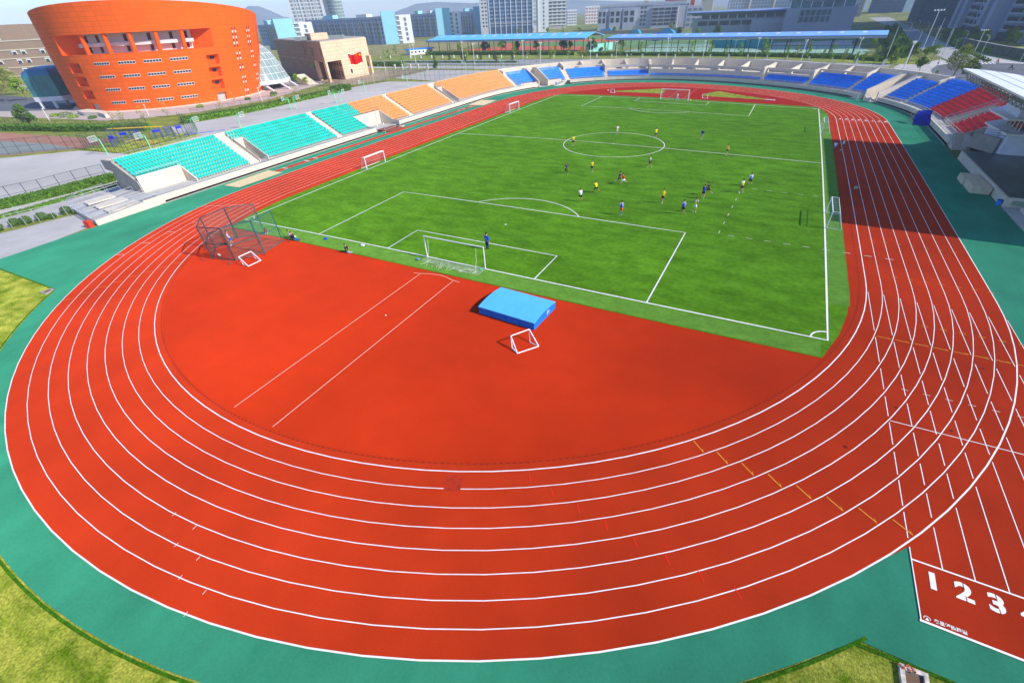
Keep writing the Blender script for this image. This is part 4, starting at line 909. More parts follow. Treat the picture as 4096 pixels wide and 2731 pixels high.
rl_ = MB(); rail([gz(55.8, 17.5, 2.3), gz(56.4, 15, 2.9), gz(57.6, 12.6, 3.1), gz(58.3, 11.9, 3.2)], (.3, .6, .9), r=.03); link_mesh('railing', rl_, M_dark, tw)
rf = thing('grandstand_roof', 'large white curved roof over the main stand casting shade on the track', 'roof', gz(60, 0, 0))
ys = [21.3, 15, 8, 0, -8, -16, -24.0]; prof = [(51.3, 11.0), (54.5, 10.75), (58, 10.3), (62, 9.6), (67, 8.5), (73, 7.0)]
vs = []; fs = []; n = len(prof)
for y in ys:
    for x, z in prof: p = G(x, y); vs.append((p[0], p[1], z))
m0 = len(vs); vs += [(v[0] + (0 if i % n else .05), v[1], v[2] - .22) for i, v in enumerate(vs)]
for j in range(len(ys) - 1):
    for i in range(n - 1): a = j * n + i; fs += [(a, a + 1, a + n + 1, a + n), (m0 + a + n, m0 + a + n + 1, m0 + a + 1, m0 + a)]
    fs += [(j * n, (j + 1) * n, m0 + (j + 1) * n, m0 + j * n), (j * n + n - 1, m0 + j * n + n - 1, m0 + (j + 1) * n + n - 1, (j + 1) * n + n - 1)]
for i in range(n - 1): fs += [(i, m0 + i, m0 + i + 1, i + 1)]; b = (len(ys) - 1) * n + i; fs += [(b, b + 1, m0 + b + 1, m0 + b)]
link_mesh('roof_sheet', MB().add(vs, fs), M_roof, rf)
tr = MB()
def RP(x, y, dz=0):
    for i in range(n - 1):
        if prof[i][0] <= x <= prof[i + 1][0]: t = (x - prof[i][0]) / (prof[i + 1][0] - prof[i][0]); z = prof[i][1] + (prof[i + 1][1] - prof[i][1]) * t; break
    p = G(x, y); return (p[0], p[1], z - .25 + dz)
yy = [21.0 - 1.8 * k for k in range(26)]
for r_, (x, dz) in enumerate(((51.6, -.1), (53.4, -.1), (55.2, -.1), (52.4, -1.15), (54.4, -1.35), (57.5, -.1), (56.3, -1.4))): tr.tube([RP(x, y, dz) for y in yy], .06, 4)
for k in range(len(yy) - 1):
    ym = (yy[k] + yy[k + 1]) / 2
    for xa, xb, xc, dz in ((51.6, 53.4, 52.4, -1.15), (53.4, 55.2, 54.4, -1.35), (55.2, 57.5, 56.3, -1.4)):
        for x in (xa, xb):
            tr.tube([RP(x, yy[k], -.1), RP(xc, ym, dz)], .04, 3, cap=False); tr.tube([RP(x, yy[k + 1], -.1), RP(xc, ym, dz)], .04, 3, cap=False)
    tr.ball(RP(52.4, ym, -1.15), .13, 6, 4); tr.ball(RP(54.4, ym, -1.35), .13, 6, 4)
link_mesh('space_frame', tr, mat('frame_grey', (.30, .30, .27), .5, .1), rf)
sm = MB()
for x in (53.4, 55.6, 58.6, 62.5): sm.tube([tuple(a + b for a, b in zip(RP(x, y), (0, 0, .27))) for y in ys], .025, 4)
link_mesh('roof_seam', sm, mat('seam_grey', (.55, .57, .6), .6), rf)
# high-jump gear under the blue tarpaulin
tp_ = thing('tarpaulin_cover', 'crumpled dark blue tarpaulin leaning on a frame by the blue and red seats', 'tarpaulin', gz(53, 38.5, 0))
random.seed(8); vs = []; fs = []; nu, nv_ = 10, 7
A_, B_, C_, D_ = Vector(gz(51.5, 38.9, .1)), Vector(gz(53.5, 37.6, .1)), Vector(gz(54.0, 40.6, 2.5)), Vector(gz(52.2, 42.4, 2.1))
E_ = Vector(gz(54.2, 37.9, .1))
for j in range(nv_ + 1):
    for i in range(nu + 1):
        u, v = i / nu, j / nv_; p = (A_ * (1 - u) + E_ * u) * (1 - v) + (D_ * (1 - u) + C_ * u) * v; p += Vector((-.35, -.35, .35)) * math.sin(math.pi * v) * .9 + Vector((random.uniform(-.07, .07),) * 3); vs.append(tuple(p))
k0 = len(vs); vs += [(v[0] + .25, v[1] + .25, max(.06, v[2] - .08)) for v in vs]
for j in range(nv_):
    for i in range(nu): a = j * (nu + 1) + i; fs += [(a, a + 1, a + nu + 2, a + nu + 1), (k0 + a + nu + 1, k0 + a + nu + 2, k0 + a + 1, k0 + a)]
link_mesh('tarpaulin', MB().add(vs, fs), mat('tarp_blue', (.005, .02, .28), .5, .4, 2.5), tp_, True)
fr = MB()
for x, y in ((50.6, 41.6), (51.6, 43.2), (51.5, 40.6), (52.6, 42.4)): fr.tube([gz(x, y, .05), gz(x + .5, y + .3, 1.9)], .04, 4)
fr.tube([gz(51.1, 41.9, 1.9), gz(52.1, 43.5, 1.9)], .04, 4); fr.tube([gz(50.6, 41.6, .1), gz(52.6, 42.4, 1.6)], .03, 4); fr.tube([gz(51.6, 43.2, .1), gz(51.1, 41.9, 1.9)], .03, 4)
link_mesh('steel_frame', fr, mat('rusty_frame', (.28, .22, .17), .7, .3, 4), tp_)
# ------------------------------------------------------------------ flagpoles
M_flag = mat('flag_red', (.78, .012, .01), .8, .08, 1)
fps = [gz(-58.6, 6.3, .4), gz(-58.6, 4.0, .4), gz(-58.6, 1.9, .4)]
for i, (p, lab, h) in enumerate(zip(fps, ('rightmost of the three bare flagpoles in the stand recess', 'middle flagpole of the three in the stand recess', 'flagpole flying the red flag, leftmost of the three in the recess'), (12.0, 12.0, 14.8))):
    T = thing('flagpole', lab, 'flagpole', p, 'flagpoles in the stand recess'); link_mesh('pole', MB().tube([(0, 0, 0), (0, 0, h)], .055, 6, .03), M_steel, T, local=True); link_mesh('pole_base', MB().tube([(0, 0, 0), (0, 0, .35)], .14, 8), M_white, T, local=True)
fx, fy, fz = fps[2]; vs = []; nu = 10
for i in range(nu + 1):
    u = i / nu; x = fx - u * 2.75 * .72; y = fy - u * 2.75 * .68 + .16 * math.sin(u * 9); 
    vs += [(x, y, fz + 14.6 - u * .5 + .10 * math.sin(u * 8)), (x + .03, y, fz + 12.75 - u * .35 + .12 * math.sin(u * 7 + 1))]
vs2 = [(v[0] + .02, v[1] - .03, v[2]) for v in vs]; N_ = len(vs)
fl_ = MB().add(vs + vs2, [(2 * i, 2 * i + 2, 2 * i + 3, 2 * i + 1) for i in range(nu)] + [(N_ + 2 * i + 1, N_ + 2 * i + 3, N_ + 2 * i + 2, N_ + 2 * i) for i in range(nu)])
fg = thing('flag', 'red flag with yellow stars flying from the leftmost flagpole', 'flag', (fx, fy, fz + 13)); link_mesh('cloth', fl_, M_flag, fg)
def star(mb, c, r, ax, up=(0, 0, 1)):
    pts = []
    for k in range(10): a = math.pi / 2 + k * math.pi / 5; rr = r if k % 2 == 0 else r * .4; pts.append((c[0] + ax[0] * rr * math.cos(a), c[1] + ax[1] * rr * math.cos(a), c[2] + rr * math.sin(a)))
    mb.poly(pts)
stm = MB(); ax = (-.727, -.687)
for u, dz, r in ((.16, -.45, .27), (.34, -.18, .09), (.40, -.38, .09), (.40, -.62, .09), (.34, -.84, .09)):
    x = fx - u * 2.75 * .72; y = fy - u * 2.75 * .68 + .16 * math.sin(u * 9)
    for off in ((.07, -.09),): star(stm, (x + off[0], y + off[1], fz + 14.6 + dz), r, ax)
link_mesh('star', stm, mat('star_yellow', (.9, .75, .02), .6), fg)
# ------------------------------------------------------------------ foliage
def leafmat(n, c, c2): return mat(n, c, .75, .25, 1.2, col2=c2, diff=.6, detail=3)
M_lf1 = leafmat('leaf_fresh', (.15, .28, .012), (.28, .42, .03)); M_lf2 = leafmat('leaf_dark', (.045, .125, .014), (.11, .21, .03)); M_lf3 = leafmat('leaf_olive', (.17, .22, .03), (.32, .36, .06)); M_lfp = leafmat('leaf_purple', (.035, .022, .022), (.07, .045, .04))
M_bark = mat('bark', (.16, .12, .08), .9, .2, 3); M_stake = mat('stake_wood', (.52, .42, .27), .9, .2, 3)
def leaves(mb, c, rad, n, s, rnd):
    for _ in range(n):
        while True:
            x, y, z = rnd.uniform(-1, 1), rnd.uniform(-1, 1), rnd.uniform(-1, 1); d = x * x + y * y + z * z
            if d <= 1 and d > rnd.random() * .6: break
        p = Vector((c[0] + x * rad[0], c[1] + y * rad[1], c[2] + z * rad[2])); a = Vector((rnd.gauss(0, 1), rnd.gauss(0, 1), rnd.gauss(0, .6))).normalized(); b = a.cross(Vector((rnd.gauss(0, 1), rnd.gauss(0, 1), rnd.gauss(0, 1)))).normalized(); q = s * rnd.uniform(.6, 1.3)
        mb.add([p + a * q, p + b * q * .55, p - a * q, p - b * q * .55], [(0, 1, 2, 3)])
def tree_proto(name, label, seed, h, crown, nl, ls, m, trunk=.07, cl=None, bare=.4, grp=None):
    rnd = random.Random(seed); T = thing(name, label, 'tree', (0, 0, -900), grp); tk = MB(); lv = MB()
    top = h * .82; pts = [(rnd.uniform(-.04, .04) * h * i / 5, rnd.uniform(-.04, .04) * h * i / 5, top * i / 5) for i in range(6)]; pts[0] = (0, 0, 0); tk.tube(pts, trunk, 6, trunk * .35)
    K = cl or 9
    for k in range(K):
        t = bare + (1 - bare) * (k + .5) / K; a = rnd.uniform(0, 6.28); w_ = math.sin(math.pi * min(.95, .18 + .8 * (k + .5) / K)); r_ = crown * w_ * rnd.uniform(.45, .85)
        c = (math.cos(a) * r_, math.sin(a) * r_, h * t); b0 = (0, 0, max(.2, h * (t - .18))); tk.tube([b0, ((b0[0] + c[0]) / 2, (b0[1] + c[1]) / 2, (b0[2] + c[2]) / 2 - .05 * h * .3), c], trunk * .35, 4, trunk * .12, cap=False)
        cr = crown * rnd.uniform(.32, .55); leaves(lv, c, (cr, cr, cr * rnd.uniform(.6, .95)), nl // K, ls, rnd)
    link_mesh('trunk', tk, M_bark, T, local=True); link_mesh('crown', lv, m, T, local=True); return T
USED = set()
def plant(proto, x, y, sc, rz, label, group=None, z=0.0):
    if proto.name not in USED:
        USED.add(proto.name); o = proto; o.location = (x, y, z); o.rotation_euler = (0, 0, rz); o['label'] = label
        if group: o['group'] = group
    else: o = dup(proto, (x, y, z), rz, label, group)
    o.scale = (sc, sc, sc) if not isinstance(sc, tuple) else sc; return o
sap = [tree_proto('young_tree', 'x', 20 + i, 4.6, 1.15, 420, .16, m_, .05, 10, .3) for i, m_ in enumerate((M_lf1, M_lf1, M_lf3))]
rnd_t = tree_proto('round_tree', 'x', 31, 4.2, 1.7, 1500, .17, M_lf2, .10, 14, .55); ora = tree_proto('airy_tree', 'x', 37, 7.6, 3.1, 2600, .20, M_lf3, .15, 26, .38)
prp = tree_proto('purple_tree', 'x', 41, 3.4, 1.0, 420, .16, M_lfp, .05, 9, .3); drk = tree_proto('dark_tree', 'x', 44, 4.6, 2.0, 1700, .20, M_lf2, .12, 16, .3)
wsp = tree_proto('staked_sapling', 'x', 47, 3.6, 1.0, 150, .13, M_lf3, .04, 8, .25)
fsp = tree_proto('round_tree', 'x', 52, 4.2, 1.6, 1100, .19, M_lf1, .09, 12, .5)
# ------------------------------------------------------------------ surroundings (scene coordinates, mostly taken from image pixels)
ORD = ['first', 'second', 'third', 'fourth', 'fifth', 'sixth', 'seventh', 'eighth', 'ninth', 'tenth', 'eleventh', 'twelfth', 'thirteenth', 'fourteenth', 'fifteenth', 'sixteenth', 'seventeenth', 'eighteenth', 'nineteenth', 'twentieth', 'twenty-first', 'twenty-second', 'twenty-third', 'twenty-fourth', 'twenty-fifth', 'twenty-sixth', 'twenty-seventh', 'twenty-eighth', 'twenty-ninth', 'thirtieth', 'thirty-first', 'thirty-second', 'thirty-third', 'thirty-fourth', 'thirty-fifth', 'thirty-sixth', 'thirty-seventh', 'thirty-eighth', 'thirty-ninth', 'fortieth']
M_law2 = mat('park_lawn', (0.16, 0.21, 0.025), .95, .22, .25, col2=(.26, .27, .05), detail=8, big=.05)
M_court = mat('court_concrete', (0.50, 0.46, 0.42), .9, .07, .15, big=.03)
M_cgrey = mat('court_grey', (0.26, 0.28, 0.26), .9, .1, .3); M_cred = mat('court_red', (0.40, 0.19, 0.13), .9, .1, .3)
M_tcourt = mat('tennis_green', (0.26, 0.42, 0.31), .85, .08, .2); M_fgreen = mat('field_green', (0.13, 0.24, 0.08), .9, .15, .1); M_tr2 = mat('far_track_red', (0.50, 0.12, 0.06), .9, .08, .1)
M_hedge = mat('hedge_leaf', (.05, .13, .012), .85, .4, 1.6, col2=(.12, .24, .02), detail=5)
def ground(name, pts, z, m): return struct(name, MB().flat(pts, z), m)
ground('campus_lawn', [(-420, -120), (-60, -120), (-60, 130), (-170, 128), (-420, 128)], .010, M_law2)
ground('court_paving', [(-79.9, -100), (-79.9, -66), (-79.3, -46), (-69, -46), (-69, -44), (-79, -44), (-80, -100.5), (-150, -100), (-150, -66), (-126, -49.5), (-113, -37.0), (-96.2, -35), (-99, -22), (-119.5, -12.5), (-115.6, 8.6), (-117, 27), (-119.2, 50.9), (-125, 57), (-121, 78), (-98, 80), (-60, 96), (-40, 60), (-55, -20), (-66, -47)], .030, M_court)
ground('side_path', [(-62, -120), (-51.6, -73.4), (-54.4, -61.5), (-63.5, -58.8), (-66, -64), (-68, -74), (-76, -120)], .045, M_pave)
ground('service_path', [(-62.5, -60.5), (-66, -66), (-69, -76), (-76, -76), (-74, -64), (-72, -48), (-66.5, -47), (-66, -56)], .038, M_pave)
ground('grass_strip', [(-62.3, -59.0), (-63.6, -66.5), (-66.8, -78), (-68.5, -78), (-65.5, -66.0), (-64.0, -58.5)], .055, M_law2)
ground('basketball_court', [(-126.3, 87.5), (-128.4, 118.4), (-92.1, 117.5), (-84, 98), (-98.4, 81.7), (-111.6, 84.6)], .03, M_court)
ground('gym_yard', [(-109, -31.8), (-113.5, -35.9), (-96.3, -34.8), (-99, -16.6), (-107.0, -16.6)], .034, M_lawn)
ground('left_court', [(-127.9, -48.0), (-200, -48), (-200, -36), (-166.9, -32.8), (-130.1, -28.8), (-118, -26.4), (-114.6, -34.4)], .025, M_cred)
ground('left_court_play', [(-129, -47.0), (-160, -48), (-165, -41), (-133, -36), (-117, -36)], .04, M_cgrey)
ground('drum_forecourt', [(-225, -22), (-184.3, -16.2), (-152.4, -12.7), (-143.4, -5.8), (-135.6, 5.7), (-134.0, 31.1), (-144.4, 58), (-150, 75), (-200, 80), (-225, 10)], .022, mat('pink_paving', (.48, .40, .36), .9, .08, .3))
ground('left_road', [(-400, -20), (-226.7, -15), (-204, -8), (-190, -2), (-200, 8), (-222, 4), (-250, 10), (-400, 14)], .030, M_asph)
ground('left_road', [(-400, 30), (-300, 24), (-250, 20), (-235, 26), (-300, 34), (-400, 42)], .030, M_road)
ground('dirt_ground', [(-131.0, 60), (-127.4, 84.3), (-128, 120), (-150, 117), (-160.3, 116.4), (-151.5, 88), (-160, 76), (-140, 66)], .026, M_dirt)
ground('rear_road', [(-420, 122), (-420, 134), (-160, 134), (-89, 138), (-60, 139), (-30, 141), (30, 135), (56, 122), (62, 108), (60, 95), (-60, 112), (-100, 124)], .028, M_pave)
ground('far_road', [(-420, 140), (-183.8, 139), (-89.4, 142), (-40, 158), (10, 158), (55, 140), (60, 148), (40, 152), (15, 168), (-40, 170), (-97.6, 168), (-197.7, 160), (-420, 160)], .032, M_road)
ground('far_verge', [(-420, 161), (-197.7, 161), (-97.6, 169), (-40, 171), (15, 169), (40, 153), (60, 149), (60, 176), (20, 186), (-90, 194), (-205, 194), (-420, 200)], .024, M_law2)
ground('far_field', [(-420, 201), (-205, 195), (-199, 207), (-204, 330), (-420, 380)], .020, mat('wild_field', (.19, .22, .05), .95, .35, .12, col2=(.30, .24, .11), detail=8))
ground('far_track', [(-199, 225), (-169.1, 262.0), (-186.6, 300), (-150, 340), (-100, 320), (-84, 240), (-80, 214), (-86, 212)], .030, M_tr2)
ground('far_track_field', [(-160, 268), (-172, 292), (-140, 312), (-90, 290), (-86, 252)], .045, M_fgreen)
ground('far_sports_ground', [(-204, 340), (-200, 305), (-150, 342), (-96, 322), (-76, 232), (-30, 262), (60, 262), (66, 400), (-204, 420)], .018, M_fgreen)
ground('tennis_courts', [(-61, 203.2), (16.6, 194), (50, 184.5), (56, 200), (52, 236), (14.7, 238), (-58.0, 232), (-62, 215)], .036, M_tcourt)
ground('far_court', [(8, 244), (50, 238), (52, 276), (8, 262)], .03, mat('pale_court', (.55, .48, .44), .9, .05))
ground('far_court', [(-58, 240), (-4, 240), (-6, 262), (-60, 262)], .03, M_tcourt)
tl = MB()
for k in range(7):
    x = -52 + k * 15.5; y = 200 - (k * 1.6)
    for a, b in (((x, y), (x + 11, y - 1)), ((x, y + 24), (x + 11, y + 23)), ((x, y), (x, y + 24)), ((x + 11, y - 1), (x + 11, y + 23)), ((x, y + 12), (x + 11, y + 11))): tl.strip([a, b], .16, .05)
struct('tennis_lines', tl, M_line)
# roads on the right
ground('junction', [(62, 96), (64.5, 113), (67.5, 118), (66.4, 131), (70, 143), (77, 152), (86, 153.5), (98, 149), (125, 140), (125, 90)], .034, M_asph)
ground('avenue', [(77.5, 152), (86.5, 153.5), (88.5, 185), (89, 228), (93, 330), (100, 600), (82, 600), (82, 330), (74, 265), (76.5, 198)], .031, M_road)
ground('pavement', [(57, 126), (62.2, 115.5), (65.5, 113.6), (67.5, 131), (71, 144), (76.5, 152), (75.5, 166), (72.5, 160), (67, 147), (61, 149), (58, 139)], .042, M_pave)
ground('cycle_path', [(87.5, 154), (96.5, 150), (97.5, 153), (92.5, 182), (92, 228), (90.5, 228), (90, 182)], .040, M_pave)
ground('right_verge', [(97.6, 150), (125, 141), (125, 260), (93, 240), (93, 184)], .024, M_law2)
ground('right_lawn', [(56, 150), (66.5, 148), (72, 161), (75, 200), (72, 265), (60, 265), (58, 180)], .026, M_law2)
cw = MB()
for k in range(9): x = 79.5 + k * 1.05; cw.flat([(x, 149.5), (x + .5, 149.4), (x + .7, 154.2), (x + .2, 154.3)], .05)
struct('crosswalk', cw, M_line)
# ---- hedges
def hedge(label, path, w_, h, n, m, ls=.22, nm='hedge'):
    rnd = random.Random(len(path) * 7 + int(path[0][0])); lv = MB(); cx = sum(p[0] for p in path) / len(path); cy = sum(p[1] for p in path) / len(path)
    T = thing(nm, label, 'hedge', (cx, cy, 0)); core = MB(); L_ = []; Rr = []
    for i in range(len(path)):
        a, b = path[max(0, i - 1)], path[min(len(path) - 1, i + 1)]; dx, dy = b[0] - a[0], b[1] - a[1]; l = math.hypot(dx, dy); nx, ny = -dy / l * w_ * .42, dx / l * w_ * .42; L_.append((path[i][0] + nx, path[i][1] + ny)); Rr.append((path[i][0] - nx, path[i][1] - ny))
    core.prism(L_ + Rr[::-1], 0.0, h * .86); tot = sum(math.dist(path[i], path[i + 1]) for i in range(len(path) - 1))
    for i in range(len(path) - 1):
        a, b = path[i], path[i + 1]; l = math.dist(a, b); k = int(n * l / tot)
        for _ in range(k):
            t = rnd.random(); s = rnd.uniform(-.5, .5) * w_; nx, ny = -(b[1] - a[1]) / l, (b[0] - a[0]) / l; e = rnd.random()
            z = h * rnd.uniform(.8, 1.02) if e < .5 else h * rnd.uniform(.05, .95); s = s if e < .5 else (w_ * .48 if rnd.random() < .5 else -w_ * .48) * rnd.uniform(.9, 1.05)
            p = Vector((a[0] + (b[0] - a[0]) * t + nx * s, a[1] + (b[1] - a[1]) * t + ny * s, z)); u = Vector((rnd.gauss(0, 1), rnd.gauss(0, 1), rnd.gauss(0, .7))).normalized(); v = u.cross(Vector((rnd.gauss(0, 1), rnd.gauss(0, 1), rnd.gauss(0, 1)))).normalized(); q = ls * rnd.uniform(.6, 1.4)
            lv.add([p + u * q, p + v * q * .6, p - u * q, p - v * q * .6], [(0, 1, 2, 3)])
    link_mesh('foliage', lv, m, T); link_mesh('branches', core, M_hedge, T); return T
hedge('clipped green hedge beside the mesh fence left of the turquoise stand', [(-79.3, -66), (-78.0, -62), (-77.2, -56), (-77.2, -47)], 2.6, 1.1, 5200, M_lf2, .13)
hedge('low creeping hedge along the pavement left of the access ramp', [(-72.8, -70), (-72.2, -62), (-73.0, -55), (-72.6, -48)], 1.3, .4, 1800, M_lf2, .12)
hedge('long green hedge between the orange building lawn and the courts', [(-121.3, -8), (-118.2, 4), (-117.4, 14), (-117.6, 27), (-118.6, 38), (-119.8, 50.9)], 1.7, 1.5, 5200, M_lf2, .2)
hedge('taller clump of hedge at the end of the court hedge by the dirt patch', [(-120.0, 47.5), (-121.2, 55)], 4.2, 1.9, 1300, M_lf2, .25)
hedge('dark hedge behind the pink court at the far left', [(-175, -32.5), (-158, -27.5), (-146, -25.2), (-133, -21.0), (-121.5, -16.8)], 2.6, 1.5, 3600, M_lf2, .24)
hedge('dark shrub belt in front of the left blue-roofed shed', [(-190, 197), (-150, 197.5), (-110, 195), (-84, 192)], 4, 1.7, 4200, M_lf2, .42, 'shrub_belt')
hedge('dark shrub belt in front of the right blue-roofed shed', [(-80, 190), (-50, 188), (-10, 184), (20, 178), (45, 168), (58, 158)], 3.5, 1.4, 4600, M_lf2, .38, 'shrub_belt')
hedge('low hedge along the rear road beyond the tan building', [(-200, 132), (-165, 131.5), (-155, 131)], 2.2, 2.2, 900, M_lf2, .35)
hedge('low median hedge on the far road', [(-185, 150), (-140, 151), (-100, 152)], 1.6, .7, 900, M_lf2, .3)
hedge('dense shrubs below the apartment towers', [(93.5, 232), (98, 262), (101, 300)], 9, 3.2, 3400, M_lf2, .6, 'shrub_belt')
hedge('ivy-covered shrubs along the right boundary wall', [(94.6, 205), (96.5, 190), (98.8, 178), (101, 160)], 3.2, 1.7, 2200, M_lf1, .3, 'shrub_belt')
hedge('narrow green strip on the avenue median', [(88.2, 158), (89.4, 185), (89.6, 228)], 1.2, .6, 700, M_lf2, .25)
hedge('tree belt of mixed shrubs left of the avenue', [(62, 172), (66, 200), (68, 240), (72, 290), (76, 340)], 8, 3.4, 6000, M_lf2, .5, 'shrub_belt')
# ---- fences
def fence(label, path, h, sp, m=M_dark, rails=(.5, 1.0), r=.035, nm='mesh_fence', net=True, lean=None):
    cx = sum(p[0] for p in path) / len(path); cy = sum(p[1] for p in path) / len(path); T = thing(nm, label, 'fence', (cx, cy, 0)); pts = []
    for i in range(len(path) - 1):
        a, b = path[i], path[i + 1]; k = max(1, round(math.dist(a, b) / sp)); pts += [(a[0] + (b[0] - a[0]) * j / k, a[1] + (b[1] - a[1]) * j / k) for j in range(k)]
    pts.append(path[-1])
    for p in pts: link_mesh('post', MB().tube([(p[0], p[1], 0), (p[0], p[1], h)], r * 1.25, 4), m, T)
    rl = MB()
    for f in rails: rl.tube([(p[0], p[1], h * f) for p in pts], r * .8, 4)
    link_mesh('rail', rl, m, T)
    if net:
        v = [(p[0], p[1], .05) for p in pts] + [(p[0], p[1], h) for p in pts]; k = len(pts); link_mesh('mesh', MB().add(v, [(i, i + 1, k + i + 1, k + i) for i in range(k - 1)]), mat('fence_mesh', (.10, .12, .11), .7, alpha=.16), T)
    return T
fence('dark mesh fence beside the clipped hedge left of the turquoise stand', [(-80.3, -66), (-79.8, -61), (-79.0, -57), (-79.4, -52), (-79.2, -47.5)], 2.5, 2.05)
fence('thin steel post fence beside the round bushes', [(-64.2, -66.8), (-63.4, -64), (-62.7, -60.9), (-66.4, -56.6), (-67.5, -53.2)], 2.0, 1.9, M_steel, (.98,), .03, 'wire_fence', False)
fence('dark fence along the long hedge in front of the orange building', [(-122.5, -4), (-119.8, 10), (-119.2, 26), (-120, 40), (-120.5, 52)], 2.9, 3.3)
fence('dark fence around the exercise yard, court side', [(-113.8, -35.6), (-109.8, -35.8), (-102.0, -35.6), (-96.2, -35.0), (-98.4, -29.7), (-98.9, -22)], 2.9, 1.35)
fence('dark fence along the back of the exercise yard', [(-127.9, -46.5), (-118, -37), (-113.8, -35.6), (-116.5, -27), (-121, -17)], 3.0, 2.2)
fence('dark fence behind the pink court at the far left', [(-180, -27.8), (-155.5, -26.0), (-133.9, -20.7), (-124, -17.4)], 2.4, 2.4)
fence('dark fence between the turquoise stand and the exercise yard', [(-98.9, -22), (-101, -17), (-106, -13.5), (-119.5, -9.5)], 2.9, 2.3)
fence('dark fence across the end of the rear court', [(-126.9, 58.6), (-121.7, 80), (-110, 82.6), (-97, 84), (-88, 92)], 3.6, 2.3)
fence('dark fence behind the rear court near the tan building', [(-127, 86), (-130, 119), (-100.6, 121), (-72, 123), (-50, 121)], 3.8, 3.0)
fence('dark fence along the dirt patch beside the tan building', [(-126.9, 58.6), (-141, 62), (-152, 64), (-165, 66)], 2.8, 2.6)
fence('long dark fence around the tennis courts', [(-62, 203), (-20, 198.5), (16.6, 194.8), (50, 185)], 3.2, 6, net=False)
fence('rear fence of the tennis courts under the blue-roofed shed', [(-60, 232), (-20, 233), (20, 237), (52, 237)], 3.0, 6)
fence('low white railing wall by the avenue junction', [(68.7, 193), (69.6, 175), (69.8, 160.4)], 1.5, 2.2, M_dark, (.1, .95), .06, 'railing', True)
# ---- basketball hoops
M_mint = mat('mint_paint', (.22, .72, .38), .5, .05)
def hoop_proto():
    T = thing('basketball_hoop', 'x', 'basketball hoop', (0, 0, 0), 'basketball hoops on the courts behind the stand')
    link_mesh('post', MB().tube([(0, 0, 0), (0, 0, 3.05)], .10, 6), M_mint, T, local=True)
    a = MB().tube([(0, 0, 2.9), (1.5, 0, 2.75)], .07, 5); a.tube([(0, 0, 3.05), (.35, 0, 3.35), (.8, 0, 2.95), (1.5, 0, 3.2)], .05, 5); link_mesh('arm', a, M_mint, T, local=True)
    b = MB()
    for p, q in (((1.5, -.9, 2.6), (1.5, .9, 2.6)), ((1.5, -.9, 3.6), (1.5, .9, 3.6)), ((1.5, -.9, 2.6), (1.5, -.9, 3.6)), ((1.5, .9, 2.6), (1.5, .9, 3.6))): b.tube([p, q], .03, 4)
    link_mesh('board_frame', b, M_white, T, local=True); link_mesh('backboard', MB().box((1.5, 0, 3.1), (.03, 1.75, .95)), mat('board_glass', (.5, .6, .6), .3, alpha=.16), T, local=True)
    r = MB().tube([(1.75 + .22 * math.cos(R(t)), .22 * math.sin(R(t)), 2.75) for t in range(0, 360, 30)], .03, 4, closed=True); r.tube([(1.5, 0, 2.75), (1.55, 0, 2.75)], .05, 4); link_mesh('rim', r, mat('rim_orange', (.8, .15, .03), .5), T, local=True); return T
hp = hoop_proto()
HL = [(-101.4, -36.8, 200, 'mint green basketball hoop on the plain court by the yard corner'), (-94.0, -31.5, 200, 'mint green basketball hoop seen above the first turquoise seats'), (-103.2, -15.7, 20, 'mint green basketball hoop at the end of the long hedge'), (-96.6, -7.8, 20, 'mint green hoop with orange pad behind the second turquoise block'),
      (-105.5, 15.7, 215, 'left one of the back-to-back hoops in front of the long hedge'), (-105.8, 17.8, 20, 'right one of the back-to-back hoops in front of the long hedge'), (-99.7, 28.4, 205, 'left one of the back-to-back hoops behind the third turquoise block'), (-100.0, 30.6, 20, 'right one of the back-to-back hoops behind the third turquoise block'),
      (-108.8, 51.3, 205, 'mint green hoop standing right behind the flagpoles'), (-102.0, 67.1, 205, 'mint green hoop behind the orange seats'), (-106.1, 83.2, 20, 'mint green hoop at the near corner of the fenced rear court'), (-109.9, 119.6, 200, 'mint green hoop at the far end of the fenced rear court'), (-92.9, 125.3, 200, 'mint green hoop beyond the fenced rear court, nearest the rear road')]
for i, (x, y, a, lab) in enumerate(HL):
    o = hp if i == 0 else dup(hp, (x, y, 0)); o.location = (x, y, 0); o.rotation_euler = (0, 0, R(a)); o['label'] = lab
# ---- exercise yard
M_yb = mat('yard_blue', (.01, .03, .55), .5); M_yy = mat('yard_yellow', (.75, .45, .05), .6)
T = thing('monkey_bars', 'long yellow overhead ladder on blue posts in the exercise yard', 'climbing frame', (-113, -24, 0)); m = MB()
for s in (-.4, .4): m.tube([(-118.5, -27.0 + s, 2.3), (-106.8, -21.0 + s, 2.3)], .07, 4)
for k in range(20): t = k / 19; m.tube([(-118.5 + 11.7 * t, -27.4 + 6 * t, 2.3), (-118.5 + 11.7 * t, -26.6 + 6 * t, 2.3)], .05, 4)
link_mesh('ladder', m, M_yy, T)
for t in (.02, .5, .98):
    for s in (-.45, .45): link_mesh('post', MB().tube([(-118.5 + 11.7 * t, -27 + 6 * t + s, 0), (-118.5 + 11.7 * t, -27 + 6 * t + s, 2.3)], .06, 4), M_yb, T)
EQ = [(-109.5, -31.2, 'nearest the left fence corner'), (-106.2, -32.2, 'second from the left fence corner'), (-111.2, -27.8, 'behind the yellow benches, left'), (-109.6, -26.3, 'behind the yellow benches, middle'), (-105.8, -23.2, 'at the back of the yard, left of centre'), (-105.4, -20.5, 'at the back right of the yard'), (-102.5, -19.6, 'tallest, near the hedge end'), (-101.0, -22.5, 'nearest the stand side of the yard')]
